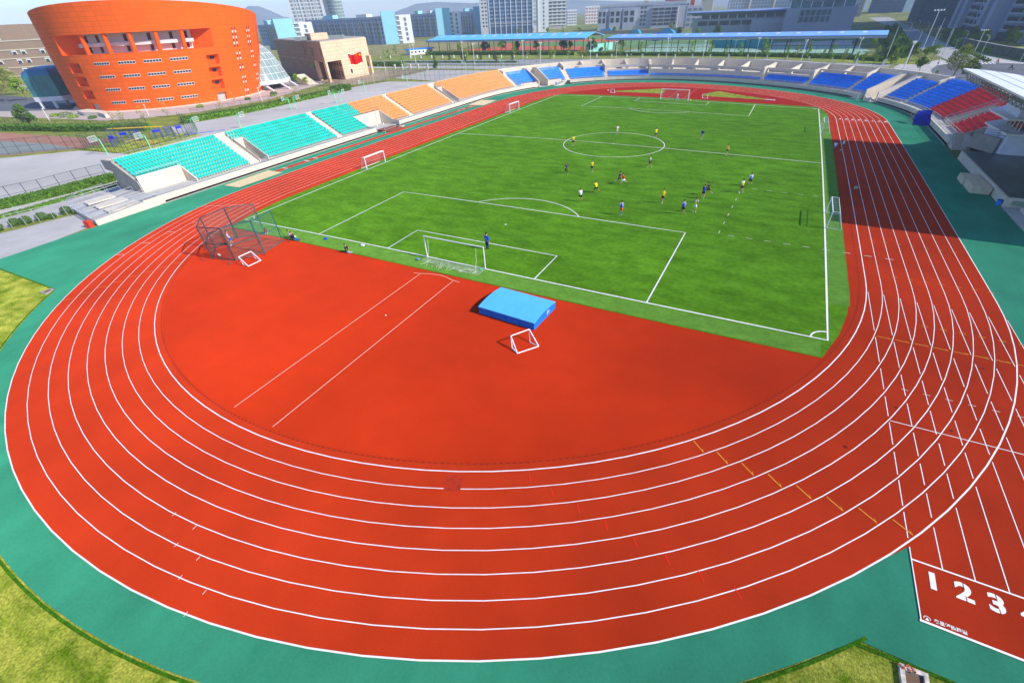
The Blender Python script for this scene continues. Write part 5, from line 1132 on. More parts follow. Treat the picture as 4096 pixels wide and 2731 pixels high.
for i, (x, y, w_) in enumerate(EQ):
    T = thing('exercise_bars', 'blue exercise frame %s' % w_, 'exercise frame', (x, y, 0), 'blue exercise frames in the yard'); m = MB(); hh = 2.2 if i < 6 else 2.6
    for p in ((-.7, 0), (.7, 0)): link_mesh('post', MB().tube([(p[0], p[1], 0), (p[0], p[1], hh)], .06, 4), M_yb, T, local=True)
    m.tube([(-.7, 0, hh), (.7, 0, hh)], .05, 4)
    if i % 2 == 0: m.box((0, 0, hh * .8), (1.3, .12, .5))
    else: m.tube([(-.7, 0, hh * .7), (.7, .0, hh * .7)], .04, 4)
    link_mesh('crossbar', m, M_yb, T, local=True); T.rotation_euler = (0, 0, R(20 + 13 * i))
for i, (a, b, lab) in enumerate((((-107.8, -29.7), (-108.3, -26.6), 'leftmost'), ((-105.5, -29.6), (-102.8, -26.6), 'second'), ((-101.9, -29.8), (-100.2, -26.4), 'third'), ((-99.9, -30.5), (-99.3, -26.9), 'rightmost'))):
    T = thing('exercise_bench', '%s of the long yellow slatted benches in the exercise yard' % lab, 'bench', ((a[0] + b[0]) / 2, (a[1] + b[1]) / 2, 0), 'yellow benches in the yard'); dx, dy = b[0] - a[0], b[1] - a[1]
    link_mesh('slats', MB().box(((a[0] + b[0]) / 2, (a[1] + b[1]) / 2, .62), (math.hypot(dx, dy), .28, .07), math.atan2(dy, dx)), M_yy, T)
    for t in (.1, .9): link_mesh('leg', MB().tube([(a[0] + dx * t, a[1] + dy * t, 0), (a[0] + dx * t, a[1] + dy * t, .6)], .05, 4), M_yb, T)
T = thing('football_frame', 'low blue pipe frame behind the first tunnel of the stand', 'frame', (-88, -22, 0)); m = MB(); m.tube([(-92.5, -24.5, 0), (-92.5, -24.5, 1.9), (-88.0, -17.5, 1.9), (-88.0, -17.5, 0)], .06, 5); link_mesh('frame', m, M_yb, T)
# ---- lamps
def lamp_proto(kind):
    T = thing('street_lamp', 'x', 'street lamp', (0, 0, 0))
    if kind == 'cluster':
        link_mesh('pole', MB().tube([(0, 0, 0), (0, 0, 8.0)], .11, 6, .08), M_white, T, local=True); m = MB()
        for a in (0, 120, 240):
            m.tube([(0, 0, 7.6), (.55 * math.cos(R(a)), .55 * math.sin(R(a)), 8.0)], .05, 4)
            link_mesh('lamp_head', MB().ball((.6 * math.cos(R(a)), .6 * math.sin(R(a)), 8.25), .24, 8, 5, (1, 1, .8)), M_white, T, local=True)
        link_mesh('arm', m, M_white, T, local=True)
    if kind == 'post': link_mesh('pole', MB().tube([(0, 0, 0), (0, 0, 3.5)], .10, 6, .08), M_white, T, local=True); link_mesh('lamp_head', MB().tube([(0, 0, 3.5), (0, 0, 3.8)], .18, 8, .3), M_white, T, local=True)
    if kind == 'arc':
        link_mesh('pole', MB().tube([(0, 0, 0), (0, 0, 6.2)], .09, 6, .06), M_white, T, local=True); link_mesh('arm', MB().tube([(0, 0, 4.8), (.35, 0, 5.8), (0, 0, 6.5), (-.8, 0, 7.0), (-1.7, 0, 7.05)], .05, 5), M_white, T, local=True); link_mesh('lamp_head', MB().box((-2.0, 0, 7.0), (.8, .25, .12)), mat('lamp_blue', (.10, .30, .60), .5), T, local=True)
    if kind == 'mast': link_mesh('pole', MB().tube([(0, 0, 0), (0, 0, 11)], .14, 6, .08), M_steel, T, local=True); link_mesh('arm', MB().tube([(-1.4, 0, 10.6), (1.4, 0, 10.6)], .05, 4), M_steel, T, local=True); [link_mesh('lamp_head', MB().box((x, 0, 10.75), (.3, .25, .3)), M_white, T, local=True) for x in (-1.3, -.5, .5, 1.3)]
    if kind == 'bare': link_mesh('pole', MB().tube([(0, 0, 0), (0, 0, 11)], .12, 6, .07), M_steel, T, local=True); link_mesh('band', MB().tube([(0, 0, 3.0), (0, 0, 3.3)], .2, 6), M_dark, T, local=True)
    return T
LP = {}
def lamp(kind, x, y, h, label, group, rz=0):
    base = {'cluster': 8.3, 'post': 3.8, 'arc': 7.05, 'mast': 11, 'bare': 11}[kind]
    if kind not in LP: LP[kind] = lamp_proto(kind); o = LP[kind]; o.location = (x, y, 0)
    else: o = dup(LP[kind], (x, y, 0))
    o.rotation_euler = (0, 0, R(rz)); s = h / base; o.scale = (s, s, s); o['label'] = label; o['group'] = group
cl_ = [(-181.0, 169.4), (-158.0, 143.8), (-143.6, 168.9), (-119.2, 142.0), (-104.9, 168.4), (-86.2, 150.9), (-64.4, 162.1), (-53.0, 167.7), (-29.1, 170.1), (-12.3, 169.8), (10.2, 166.8), (28.3, 154.9), (45.8, 144.7)]
for i, (x, y) in enumerate(cl_): lamp('cluster', x, y, (8.7, 8.7, 8.4, 8.7, 8.2, 8.1, 8.2, 7.1, 7.9, 6.7, 7.6, 7.2, 8.2)[i], '%s white cluster-head street lamp from the left along the far road' % ORD[i], 'cluster-head lamps along the far road', 15 * i)
for i, (x, y, h) in enumerate(((-173.2, -18.0, 3.3), (-147.0, -3.0, 3.0), (-132.2, 26.2, 4.1), (-146, 80, 3.6), (-150.5, 110.5, 3.6), (-146, 118, 3.6))): lamp('post', x, y, h, ('short white lamp post left of the orange building', 'short white lamp post at the foot of the orange building', 'short white lamp post before the right end of the orange building', 'short white lamp post at the arcade of the tan building', 'white lamp post to the right of the red flag', 'white lamp post by the hedge beyond the tan building')[i], 'short white lamp posts on the lawns')
for i, (x, y, h, rz) in enumerate(((73.8, 250.7, 8.3, 0), (91.5, 348.7, 5.5, 0), (90.6, 310.3, 5.8, 0), (90.2, 274.0, 5.6, 0), (88.0, 234.3, 6.6, 0), (92.5, 224.2, 5.8, 0), (91.9, 187.3, 6.1, 0), (83.8, 231.8, 4.4, 180), (86.7, 207.8, 4.0, 180), (85.4, 351.5, 3.6, 180), (93.4, 146.5, 5.6, 0), (80, 420, 6, 0), (88, 440, 6, 0))): lamp('arc', x, y, h, 'curved-arm street lamp with blue head, %s along the avenue' % ORD[i], 'curved-arm lamps of the avenue', rz)
lamp('mast', 83.3, 160.4, 9.2, 'tall pale signal mast at the junction crossing', 'tall masts near the junction', 20); lamp('mast', 73.1, 193.4, 14.5, 'tallest thin mast with a row of small lights in front of the dark tower', 'tall masts near the junction', 20)
lamp('bare', 65.4, 114.1, 11.8, 'tall grey pole at the road corner behind the blue seats', 'bare poles near the junction'); lamp('bare', 66.9, 170.7, 8.9, 'thin bare pole among the trees by the junction', 'bare poles near the junction'); lamp('bare', 53.9, 132.0, 11.8, 'tall white pole at the right end of the blue-roofed shed', 'bare poles near the junction'); lamp('post', 59.0, 125.3, 8.2, 'white pole with a small lamp head left of the round tree', 'bare poles near the junction')
lamp('bare', 74.5, 186, 9.5, 'thin bare pole before the middle of the avenue', 'bare poles near the junction'); lamp('bare', 79, 210, 11, 'bare pole in front of the apartment towers', 'bare poles near the junction')
for i in range(10): lamp('post', -110 + i * 15.5, 203 - i * 1.6 if i > 2 else 206, 5.6, '%s thin white lamp post from the left before the sheds' % ORD[i], 'thin lamp posts by the sheds')
# ---- bollards / white fence piers
bol = thing('fence_pier', 'x', 'pier', (0, 0, 0), 'small white piers along the far road'); link_mesh('pier', MB().box((0, 0, .75), (.5, .5, 1.5)), M_white, bol, local=True); link_mesh('cap', MB().box((0, 0, 1.55), (.62, .62, .1)), M_conc2, bol, local=True)
for i in range(34):
    x = -212 + i * 8.1; y = 176.5 if x < -60 else (176.5 - (x + 60) * .085 if x < 10 else 170.5 - (x - 10) * .55); o = bol if i == 0 else dup(bol, (x, y, 0)); o.location = (x, y, 0); o['label'] = '%s small white fence pier from the left along the far road' % ORD[i]
for i, (x, y) in enumerate(((-153.5, 121), (-149.6, 122.1), (-144.7, 122.4), (-140.1, 122.7), (-134.6, 123.0), (-130.5, 123.2))):
    T = thing('gate_pillar', '%s cream gate pillar from the left beyond the tan building' % ORD[i], 'pillar', (x, y, 0), 'cream gate pillars'); link_mesh('shaft', MB().box((0, 0, .9), (.7, .7, 1.8)), M_conc, T, local=True); link_mesh('cap', MB().box((0, 0, 1.87), (.9, .9, .12)), M_white, T, local=True)
# ---- trees
FT = [(-206.2, 184.9, 0), (-208.9, 177.3, 0), (-186.3, 155.8, 0), (-165.2, 140.6, 0), (-168.2, 169.3, 0), (-128.8, 150.2, 0), (-121.2, 189.0, 0), (-113.9, 175.0, 0), (-103.4, 171.5, 2), (-95.2, 168.3, 0), (-83.4, 156.5, 0), (-87.7, 171.2, 1), (-76.0, 162.2, 0), (-72.2, 171.0, 1), (-68.5, 167.9, 0), (-61.5, 173.7, 1), (-52.5, 173.5, 0), (-43.7, 179.3, 1), (-23.7, 175.7, 2), (-19.3, 178.4, 0), (-9.7, 172.5, 0), (-2.6, 172.3, 1), (3.2, 169.5, 0), (13.1, 166.8, 0), (14.9, 166.8, 1), (22.4, 161.8, 0), (26.2, 166.6, 2), (30.3, 157.1, 0), (35.7, 152.7, 1), (38.1, 152.8, 0), (42.8, 150.7, 2), (46.3, 144.7, 0), (48.9, 144.8, 1), (51.3, 137.2, 0), (55.9, 130.4, 1)]
for i, (x, y, k) in enumerate(FT): random.seed(i); s = random.uniform(.85, 1.4); plant(sap[k], x, y, (s * random.uniform(.9, 1.1), s, s * random.uniform(.9, 1.2)), i * 1.7, '%s young green tree from the left along the far road' % ORD[i], 'young trees along the far road')
for i, x in enumerate((-150, -143, -137, -130, -123, -116.5, -111, -104)): plant(prp, x, 150 + (i % 3) * 4, .9 + .05 * (i % 3), i * 2.1, '%s purple-leaved young tree from the left by the far road' % ORD[i], 'purple-leaved trees by the far road')
plant(rnd_t, 62.4, 119.1, 1.0, .3, 'round-crowned tree standing alone on the corner pavement', 'round trees near the junction'); plant(fsp, 71.8, 160.4, 1.15, 1, 'round fresh green tree right of the low railing wall', 'round trees near the junction'); plant(fsp, 69.6, 162.4, .95, 2, 'smaller round tree close behind the low railing wall', 'round trees near the junction'); plant(fsp, 62.5, 160.4, 1.05, 3, 'round tree left of the low railing wall', 'round trees near the junction')
plant(ora, 69.6, 109.5, 1.0, .5, 'large airy yellow-green tree standing before the junction', 'round trees near the junction'); plant(drk, 73.0, 110.5, 1.0, .5, 'dark dense tree behind the tip of the white roof', 'round trees near the junction')
plant(fsp, 66.5, 115.5, .32, .5, 'tiny bushy sapling at the foot of the tall grey pole', 'round trees near the junction')
GT = [(60, 172), (64, 186), (60, 200), (66, 214), (58, 150), (63, 148), (70, 240), (62, 232), (66, 270), (57, 215), (73, 300), (96, 212), (95, 240), (99, 228), (104, 205), (108, 190), (100, 250), (110, 232)]
for i, (x, y) in enumerate(GT): plant((fsp, drk, rnd_t)[i % 3], x, y, 1.05 + .2 * (i % 3), i, '%s bushy tree in the green belt beside the avenue, counted from the stadium' % ORD[i], 'trees beside the avenue')
WS = [(-137.2, -17.0), (-128.2, -18.4), (-133.6, -11.2), (-140.1, -13.7), (-138.9, 9.0), (-127.0, 7.7), (-138.3, 20.2), (-141.2, 26.8), (-137.6, -2.6), (-126.5, 36)]
for i, (x, y) in enumerate(WS): plant(wsp, x, y, 1.0 + .08 * (i % 3), i * 1.3, '%s thin sapling from the left on the lawn before the orange building' % ORD[i], 'thin saplings on the lawn')
plant(drk, -165.6, -25.6, 1.15, 1, 'dark round tree left of the orange building by the dark hedge', 'trees left of the orange building')
for i, (x, y) in enumerate(((-255.4, 0.6), (-248, 5), (-262, -4), (-272, 4), (-280, 14), (-300, 30))): plant(ora if i % 2 == 0 else fsp, x, y, 1.25 if i % 2 == 0 else 1.7, i * 2, '%s leafy tree from the right on the traffic island at the far left' % ORD[i], 'trees left of the orange building')
plant(fsp, -156, 62, .9, 1, 'small bushy tree under the glass hall beside the orange building', 'trees by the glass hall'); plant(fsp, -149, 60.5, .7, 2, 'little round tree on the planted bed before the glass hall', 'trees by the glass hall'); plant(drk, -126, 118, .8, 3, 'dark conifer-like tree at the corner of the fenced rear court', 'trees by the glass hall')
for i in range(14): x = -170 + i * 12.5 + (i % 3) * 3; plant(drk if i % 2 else fsp, x, 300 + (i * 37) % 50 if x > -60 else 205 + (i * 31) % 12, 1.2 + .15 * (i % 3), i, '%s bushy tree from the left in the grounds beyond the sheds' % ORD[i], 'trees beyond the sheds')
for i in range(16): plant(fsp if i % 2 else sap[0], -260 + i * 19.5, 372 + (i * 53) % 60, 1.35, i, '%s small tree from the left at the foot of the distant blocks' % ORD[i], 'trees at the foot of the distant blocks')
for i, (x, y) in enumerate(((-64.9, -68.0), (-65.0, -66.0), (-64.6, -64.9), (-63.9, -63.3), (-63.3, -62.3), (-63.6, -60.4))):
    T = thing('round_bush', '%s clipped round bush from the camera side beside the ramp' % ORD[i], 'bush', (x - .5, y, 0), 'clipped round bushes beside the ramp'); rnd = random.Random(i); lv = MB(); s = (.75, .72, .7, .75, .5, .72)[i]
    leaves(lv, (0, 0, s * .75), (s, s, s * .8), 420, .09, rnd); leaves(lv, (0, 0, s * .75), (s * 1.02, s * 1.02, s * .82), 420, .08, rnd); link_mesh('foliage', lv, M_lf2, T, local=True); link_mesh('stem', MB().tube([(0, 0, 0), (0, 0, s * .6)], .05, 5), M_bark, T, local=True)
for i, (x, y, s) in enumerate(((-181.7, -13.0, 1.2), (-175.9, -12.4, 1.8), (-170.3, -12.7, 1.3), (-161.7, -11.5, 1.0), (-144.5, 12, 1.0), (-142, 28, .9), (-139, 36, .8), (-143.5, 40, 1.1))):
    T = thing('round_bush', '%s low bush from the left at the foot of the orange building' % ORD[i], 'bush', (x, y, 0), 'low bushes at the foot of the orange building'); lv = MB(); leaves(lv, (0, 0, s * .35), (s * 1.2, s * 1.2, s * .45), 380, .16, random.Random(i + 50)); link_mesh('foliage', lv, M_lf2 if i % 2 else M_lf1, T, local=True)
# ------------------------------------------------------------------ buildings
def brick_mat(name, col, mort, sx, sz, polar=None, var=.06, rough=.75):
    m = bpy.data.materials.new(name); m.use_nodes = True; n = m.node_tree; N = n.nodes; Lk = n.links; b = N['Principled BSDF']; b.inputs['Roughness'].default_value = rough; b.inputs['Specular IOR Level'].default_value = .15
    g_ = N.new('ShaderNodeNewGeometry'); sp_ = N.new('ShaderNodeSeparateXYZ'); cb_ = N.new('ShaderNodeCombineXYZ'); br = N.new('ShaderNodeTexBrick')
    if polar:
        vm = N.new('ShaderNodeVectorMath'); vm.operation = 'SUBTRACT'; vm.inputs[1].default_value = (polar[0], polar[1], 0); Lk.new(g_.outputs['Position'], vm.inputs[0]); Lk.new(vm.outputs[0], sp_.inputs[0])
        at = N.new('ShaderNodeMath'); at.operation = 'ARCTAN2'; Lk.new(sp_.outputs[1], at.inputs[0]); Lk.new(sp_.outputs[0], at.inputs[1]); mu = N.new('ShaderNodeMath'); mu.operation = 'MULTIPLY'; mu.inputs[1].default_value = 31.0; Lk.new(at.outputs[0], mu.inputs[0]); Lk.new(mu.outputs[0], cb_.inputs[0])
    else:
        Lk.new(g_.outputs['Position'], sp_.inputs[0]); ad = N.new('ShaderNodeMath'); ad.operation = 'ADD'; Lk.new(sp_.outputs[0], ad.inputs[0]); Lk.new(sp_.outputs[1], ad.inputs[1]); Lk.new(ad.outputs[0], cb_.inputs[0])
    Lk.new(sp_.outputs[2], cb_.inputs[1]); Lk.new(cb_.outputs[0], br.inputs[0])
    br.offset = 0.5 if polar is None else 0.0; br.inputs['Color1'].default_value = tuple(c * (1 - var) for c in col) + (1,); br.inputs['Color2'].default_value = tuple(min(1, c * (1 + var)) for c in col) + (1,); br.inputs['Mortar'].default_value = tuple(mort) + (1,)
    br.inputs['Scale'].default_value = 1.0; br.inputs['Mortar Size'].default_value = .045; br.inputs['Brick Width'].default_value = sx; br.inputs['Row Height'].default_value = sz
    Lk.new(br.outputs[0], b.inputs['Base Color']); return m
DC = (-181.0, 26.4)
M_drum = brick_mat('orange_cladding', (.86, .120, .004), (.62, .08, .003), 2.4, 1.15, DC)
M_recess = mat('orange_render', (.86, .105, .004), .8, .04, .5)
M_glassd = mat('window_glass', (.03, .035, .04), .15, .3, .8, spec=.6); M_wfr = mat('window_frame', (.72, .72, .70), .5, .04)
M_cream = mat('cream_wall', (.66, .66, .64), .85, .05, .3)
cam2 = Vector((26.7, -87.1))
def cone(th, z, dr=0.0):
    k = z / 24.0; r = 30.4 + 2.5 * k + dr; a = R(th); return (DC[0] + 2.0 * k + r * math.cos(a), DC[1] + 3.2 * k + r * math.sin(a), z)
drum = thing('round_building', 'large orange drum-shaped building with an open loggia near the top', 'building', (DC[0], DC[1], 0))
holes = [(-86.5, -2.5, 15.2, 20.1)] + [(-85.6, -76.5, a, b) for a, b in ((3.6, 6.1), (7.1, 9.7), (10.6, 13.2))] + [(-83.0, -76.5, 0.0, 2.3)] + [(-8.6, -.8, a, b) for a, b in ((3.6, 6.3), (7.1, 9.8), (10.6, 13.2))] + [(-6.8, -.8, 0.0, 2.5)]
ths = sorted(set([-180 + 3 * i for i in range(121)] + [h[0] for h in holes] + [h[1] for h in holes])); zs = [0, 2.3, 2.5, 3.6, 6.1, 6.3, 7.1, 9.7, 9.8, 10.6, 13.2, 15.2, 17.7, 20.1, 21.5]
def ztop(th): x, y, _ = cone(th, 24); return 24.0 + .073 * (x - DC[0]) - .086 * (y - DC[1])
wall = MB(); W = {}
def wv(i, j):
    if (i, j) not in W:
        p = cone(ths[i], zs[j]) if j < len(zs) else cone(ths[i], ztop(ths[i])); W[(i, j)] = len(wall.v); wall.v.append(p)
    return W[(i, j)]
for i in range(len(ths) - 1):
    for j in range(len(zs)):
        tm = (ths[i] + ths[i + 1]) / 2; zm = (zs[j] + zs[j + 1]) / 2 if j < len(zs) - 1 else 99
        if any(h[0] < tm < h[1] and h[2] < zm < h[3] for h in holes): continue
        wall.f.append((wv(i, j), wv(i + 1, j), wv(i + 1, j + 1), wv(i, j + 1)))
link_mesh('wall', wall, M_drum, drum)
cap = MB(); cap.poly([(lambda p: (p[0], p[1], p[2] - 1.2))(cone(t, ztop(t), -1.0)) for t in range(-180, 180, 6)]); link_mesh('roof', cap, M_conc2, drum)
rimm = MB()
for t in range(-180, 180, 3):
    a, b, c, d = cone(t, ztop(t), 0), cone(t + 3, ztop(t + 3), 0), cone(t + 3, ztop(t + 3), -1.0), cone(t, ztop(t), -1.0); rimm.add([a, b, c, d, (c[0], c[1], c[2] - 1.2), (d[0], d[1], d[2] - 1.2)], [(0, 1, 2, 3), (3, 2, 4, 5)])
link_mesh('parapet', rimm, M_recess, drum)
def recess(th0, th1, z0, z1, dep, splay=0.0, back=None, slab=True, nm='balcony'):
    m = MB(); n_ = max(2, int((th1 - th0) / 3)); F = [th0 + (th1 - th0) * i / n_ for i in range(n_ + 1)]; B_ = [th0 + splay + (th1 - th0 - 2 * splay) * i / n_ for i in range(n_ + 1)]
    for i in range(n_):
        for z, s in ((z0, 1), (z1, -1)): q = [cone(F[i], z), cone(F[i + 1], z), cone(B_[i + 1], z, -dep), cone(B_[i], z, -dep)]; m.poly(q if s > 0 else q[::-1])
    for e, s in ((0, 1), (n_, -1)): q = [cone(F[e], z0), cone(B_[e], z0, -dep), cone(B_[e], z1, -dep), cone(F[e], z1)]; m.poly(q if s > 0 else q[::-1])
    o = link_mesh(nm, m, M_recess, drum); b = MB()
    for i in range(n_): b.poly([cone(B_[i], z0, -dep), cone(B_[i + 1], z0, -dep), cone(B_[i + 1], z1, -dep), cone(B_[i], z1, -dep)])
    ob = link_mesh('back_wall', b, back or M_recess, o); ob.parent = o; o_off = WPOS[o.name]; return o
def cbox(th0, th1, z0, z1, d0, d1, n_=3):
    m = MB(); T_ = [th0 + (th1 - th0) * i / n_ for i in range(n_ + 1)]
    for i in range(n_):
        a, b = T_[i], T_[i + 1]
        for q in ([cone(a, z0, d1), cone(b, z0, d1), cone(b, z1, d1), cone(a, z1, d1)], [cone(a, z1, d1), cone(b, z1, d1), cone(b, z1, d0), cone(a, z1, d0)], [cone(a, z0, d0), cone(b, z0, d0), cone(b, z0, d1), cone(a, z0, d1)]): m.poly(q)
    for a, s in ((th0, 1), (th1, -1)): q = [cone(a, z0, d0), cone(a, z0, d1), cone(a, z1, d1), cone(a, z1, d0)]; m.poly(q if s > 0 else q[::-1])
    return m
recess(-86.5, -2.5, 15.2, 20.1, 4.2, 9.0, M_cream, nm='loggia')
link_mesh('loggia_slab', cbox(-76.5, -11.5, 16.9, 17.8, -4.2, -2.6, 20), M_cream, drum)
for t in (-68.4, -55.7, -43.4, -31.0, -18.2): a, b = cone(t, 15.2, -.9), cone(t, 20.1, -.9); link_mesh('column', MB().tube([a, b], .62, 12), M_recess, drum)
for t in (-72.5, -64.5, -59, -48, -35, -23, -14.5):
    for z in (15.4, 18.0): link_mesh('loggia_door', cbox(t - .9, t + .9, z, z + 1.7, -4.2, -4.1, 1), mat('brown_door', (.12, .035, .015), .6), drum)
for a, b, z0, z1 in [h for h in holes[1:]]:
    if z0 < .1: recess(a, b, z0 + .01, z1, .8, .0, mat('grey_shutter', (.50, .46, .44), .7, .05), nm='doorway')
    else:
        o = recess(a, b, z0, z1, 1.5, 1.0)
        w_ = link_mesh('window', cbox(a + 3.4, b - 1.6, z0 + 1.3, z1 - .45, -1.5, -1.4, 2), M_glassd, drum)
for r_, zc in enumerate((12.85, 9.45, 6.05, 2.5)):
    for a, b in ((-66.4, -57.9), (-53.2, -44.6), (-40.6, -31.8), (-27.7, -18.6)):
        f = link_mesh('window', cbox(a, b, zc - .38, zc + .38, -.1, .05, 4), M_wfr, drum)
        for k in range(6):
            t0 = a + (b - a) * k / 6 + .12; t1 = a + (b - a) * (k + 1) / 6 - .12; p = link_mesh('pane', cbox(t0, t1, zc - .27, zc + .27, 0, .07, 1), M_glassd, drum); p.parent = f
for base, zz in ((0, ((20.0, 14.5), (13.2, 11.0), (9.8, 7.6), (6.2, 4.0), (2.3, .5))),):
    for k, (z1, z0) in enumerate(zz):
        for tc_, w_ in ((13.0 + .9 * k, 1.6), (27.0 + 1.9 * k, 1.7), (43.5 + 1.6 * k, 1.6), (58 + 1.5 * k, 1.6), (-109 + .8 * k, 1.3), (-122, 1.3)):
            for s in (-1, 1):
                a = tc_ + s * w_ * .75 - .62; f = link_mesh('window', cbox(a, a + 1.25, z0, z1, -.1, .05, 1), M_recess, drum); nq = max(1, int((z1 - z0) / .72))
                for q in range(nq): h0 = z0 + (z1 - z0) * q / nq + .1; p = link_mesh('pane', cbox(a + .18, a + 1.07, h0, h0 + (z1 - z0) / nq - .18, 0, .07, 1), mat('orange_pane', (.35, .02, .01), .4) if tc_ < 0 or tc_ > 40 else (M_glassd if (q + k) % 2 == 0 else M_wfr), drum); p.parent = f
sk = MB()
for t in range(-180, 180, 4): a, b, c, d = cone(t, 0.02, 1.6), cone(t + 4, 0.02, 1.6), cone(t + 4, .25, .02), cone(t, .25, .02); sk.add([a, b, c, d], [(0, 1, 2, 3)])
link_mesh('plinth', sk, M_conc, drum)
er = thing('entrance_ramp', 'low concrete ramp wall curving out at the foot of the orange building', 'ramp', (-172, -8, 0)); m = MB(); m.prism([(-178.5, -8.0), (-171.0, -9.5), (-165, -8), (-158, -9.6), (-158, -8.6), (-166, -5.5), (-178, -4.8)], .02, 1.0); link_mesh('wall', m, M_conc, er)
# generic building
def away(p0, p1, dep):
    a, b = Vector(p0), Vector(p1); d = (b - a).normalized(); n_ = Vector((-d.y, d.x)); mid = (a + b) / 2
    if n_.dot(mid - cam2) < 0: n_ = -n_
    return d, n_
def boxb(T, nm, p0, p1, dep, z0, z1, m, label=None):
    d, n_ = away(p0, p1, dep); a, b = Vector(p0), Vector(p1); o = link_mesh(nm, MB().prism([tuple(a), tuple(b), tuple(b + n_ * dep), tuple(a + n_ * dep)], z0, z1), m, T)
    if label: o['label'] = label
    return o
def win_rows(T, p0, p1, z0, z1, rows, cols, wf, hf, m=None, proud=.06, nm='window_row', ends=.0, per=False, frame=None, off=0.0):
    """window rows on the camera-facing side p0-p1"""
    d, n_ = away(p0, p1, 1); a, b = Vector(p0) - n_ * off, Vector(p1) - n_ * off; L_ = (b - a).length; ang = math.atan2(d.y, d.x)
    for r_ in range(rows):
        zc = z0 + (z1 - z0) * (r_ + .5) / rows; h = (z1 - z0) / rows * hf; mb = MB()
        for c in range(cols):
            t = ends + (1 - 2 * ends) * (c + .5) / cols; p = a + d * (L_ * t) - n_ * proud * .5; w_ = L_ * (1 - 2 * ends) / cols * wf
            if per: link_mesh('window', MB().box((p.x, p.y, zc), (w_, proud + .1, h), ang), m or M_glassd, T)
            else: mb.box((p.x, p.y, zc), (w_, proud + .1, h), ang)
        if not per: link_mesh(nm, mb, m or M_glassd, T)
def strips(T, p0, p1, z0, z1, n, w_, m, proud=.5, nm='pilaster', ends=0.0):
    d, n_ = away(p0, p1, 1); a, b = Vector(p0), Vector(p1); L_ = (b - a).length; ang = math.atan2(d.y, d.x)
    for c in range(n + 1): p = a + d * (L_ * (ends + (1 - 2 * ends) * c / n)) - n_ * proud * .5; link_mesh(nm, MB().box((p.x, p.y, (z0 + z1) / 2), (w_, proud, z1 - z0), ang), m, T)
def bands(T, p0, p1, z0, z1, n, h, m, proud=.3, nm='storey_band'):
    d, n_ = away(p0, p1, 1); a, b = Vector(p0), Vector(p1); L_ = (b - a).length; ang = math.atan2(d.y, d.x); p = (a + b) / 2 - n_ * proud * .5
    for c in range(n + 1): link_mesh(nm, MB().box((p.x, p.y, z0 + (z1 - z0) * c / n), (L_, proud, h), ang), m, T)
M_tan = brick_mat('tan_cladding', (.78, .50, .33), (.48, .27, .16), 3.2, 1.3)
M_tand = brick_mat('tan_cladding_shaded', (.42, .24, .16), (.32, .18, .12), 3.2, 1.3)  # the tan cladding again, with the side face's shade put into its colour
tb = thing('college_building', 'cube-like tan tiled building with a corner arcade, right of the orange drum', 'building', (-160, 85, 0))
N_, Rr_, L__ = (-146.2, 70.6), (-151.5, 102.6), (-214, 103)
P_N, P_R, P_L = Vector(N_), Vector(Rr_), Vector(L__)
def lerp2(a, b, t): return tuple(Vector(a) * (1 - t) + Vector(b) * t)
# east face (sunlit): upper storeys over an arcade at the near corner
z1 = 13.8; a_, b_ = N_, Rr_
q1 = lerp2(N_, Rr_, .33)
back = (Rr_[0] + (L__[0] - N_[0]), Rr_[1] + (L__[1] - N_[1]))
link_mesh('upper_wall', MB().prism([N_, Rr_, back, L__], 7.1, z1), M_tan, tb)
link_mesh('lower_wall', MB().prism([q1, lerp2(N_, Rr_, .90), lerp2(back, Rr_, .2), lerp2(L__, back, .35)], 0, 7.09), M_tan, tb)
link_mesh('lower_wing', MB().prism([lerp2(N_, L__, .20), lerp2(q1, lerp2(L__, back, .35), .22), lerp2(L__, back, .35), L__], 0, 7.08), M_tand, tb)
for p in (N_, lerp2(N_, L__, .16), lerp2(N_, Rr_, .985)): link_mesh('pier', MB().box((p[0] - .5, p[1] + .5, 3.55), (1.1, 1.1, 7.08)), M_tan, tb)
inner = (lerp2(N_, L__, .17), lerp2(q1, lerp2(L__, back, .35), .17))
for r_, (za, zb) in enumerate(((1.0, 2.9), (4.6, 6.2))):
    for t in (.12, .38, .60, .86):
        p = lerp2(lerp2(q1, lerp2(L__, back, .35), .01), lerp2(q1, lerp2(L__, back, .35), .19), t); f = link_mesh('window', MB().box((p[0], p[1] - .1, (za + zb) / 2), (.9, .2, zb - za), math.atan2(L__[1] - N_[1], L__[0] - N_[0])), M_glassd, tb)
for t, z in ((.52, 7.9), (.50, 2.6)):
    p = lerp2(N_, Rr_, t); an = math.atan2(Rr_[1] - N_[1], Rr_[0] - N_[0]); f = link_mesh('window', MB().box((p[0] + .05, p[1], z), (1.7, .2, 2.0), an), M_wfr, tb); pn = link_mesh('pane', MB().box((p[0] + .12, p[1], z), (1.3, .2, 1.6), an), M_glassd, tb); pn.parent = f
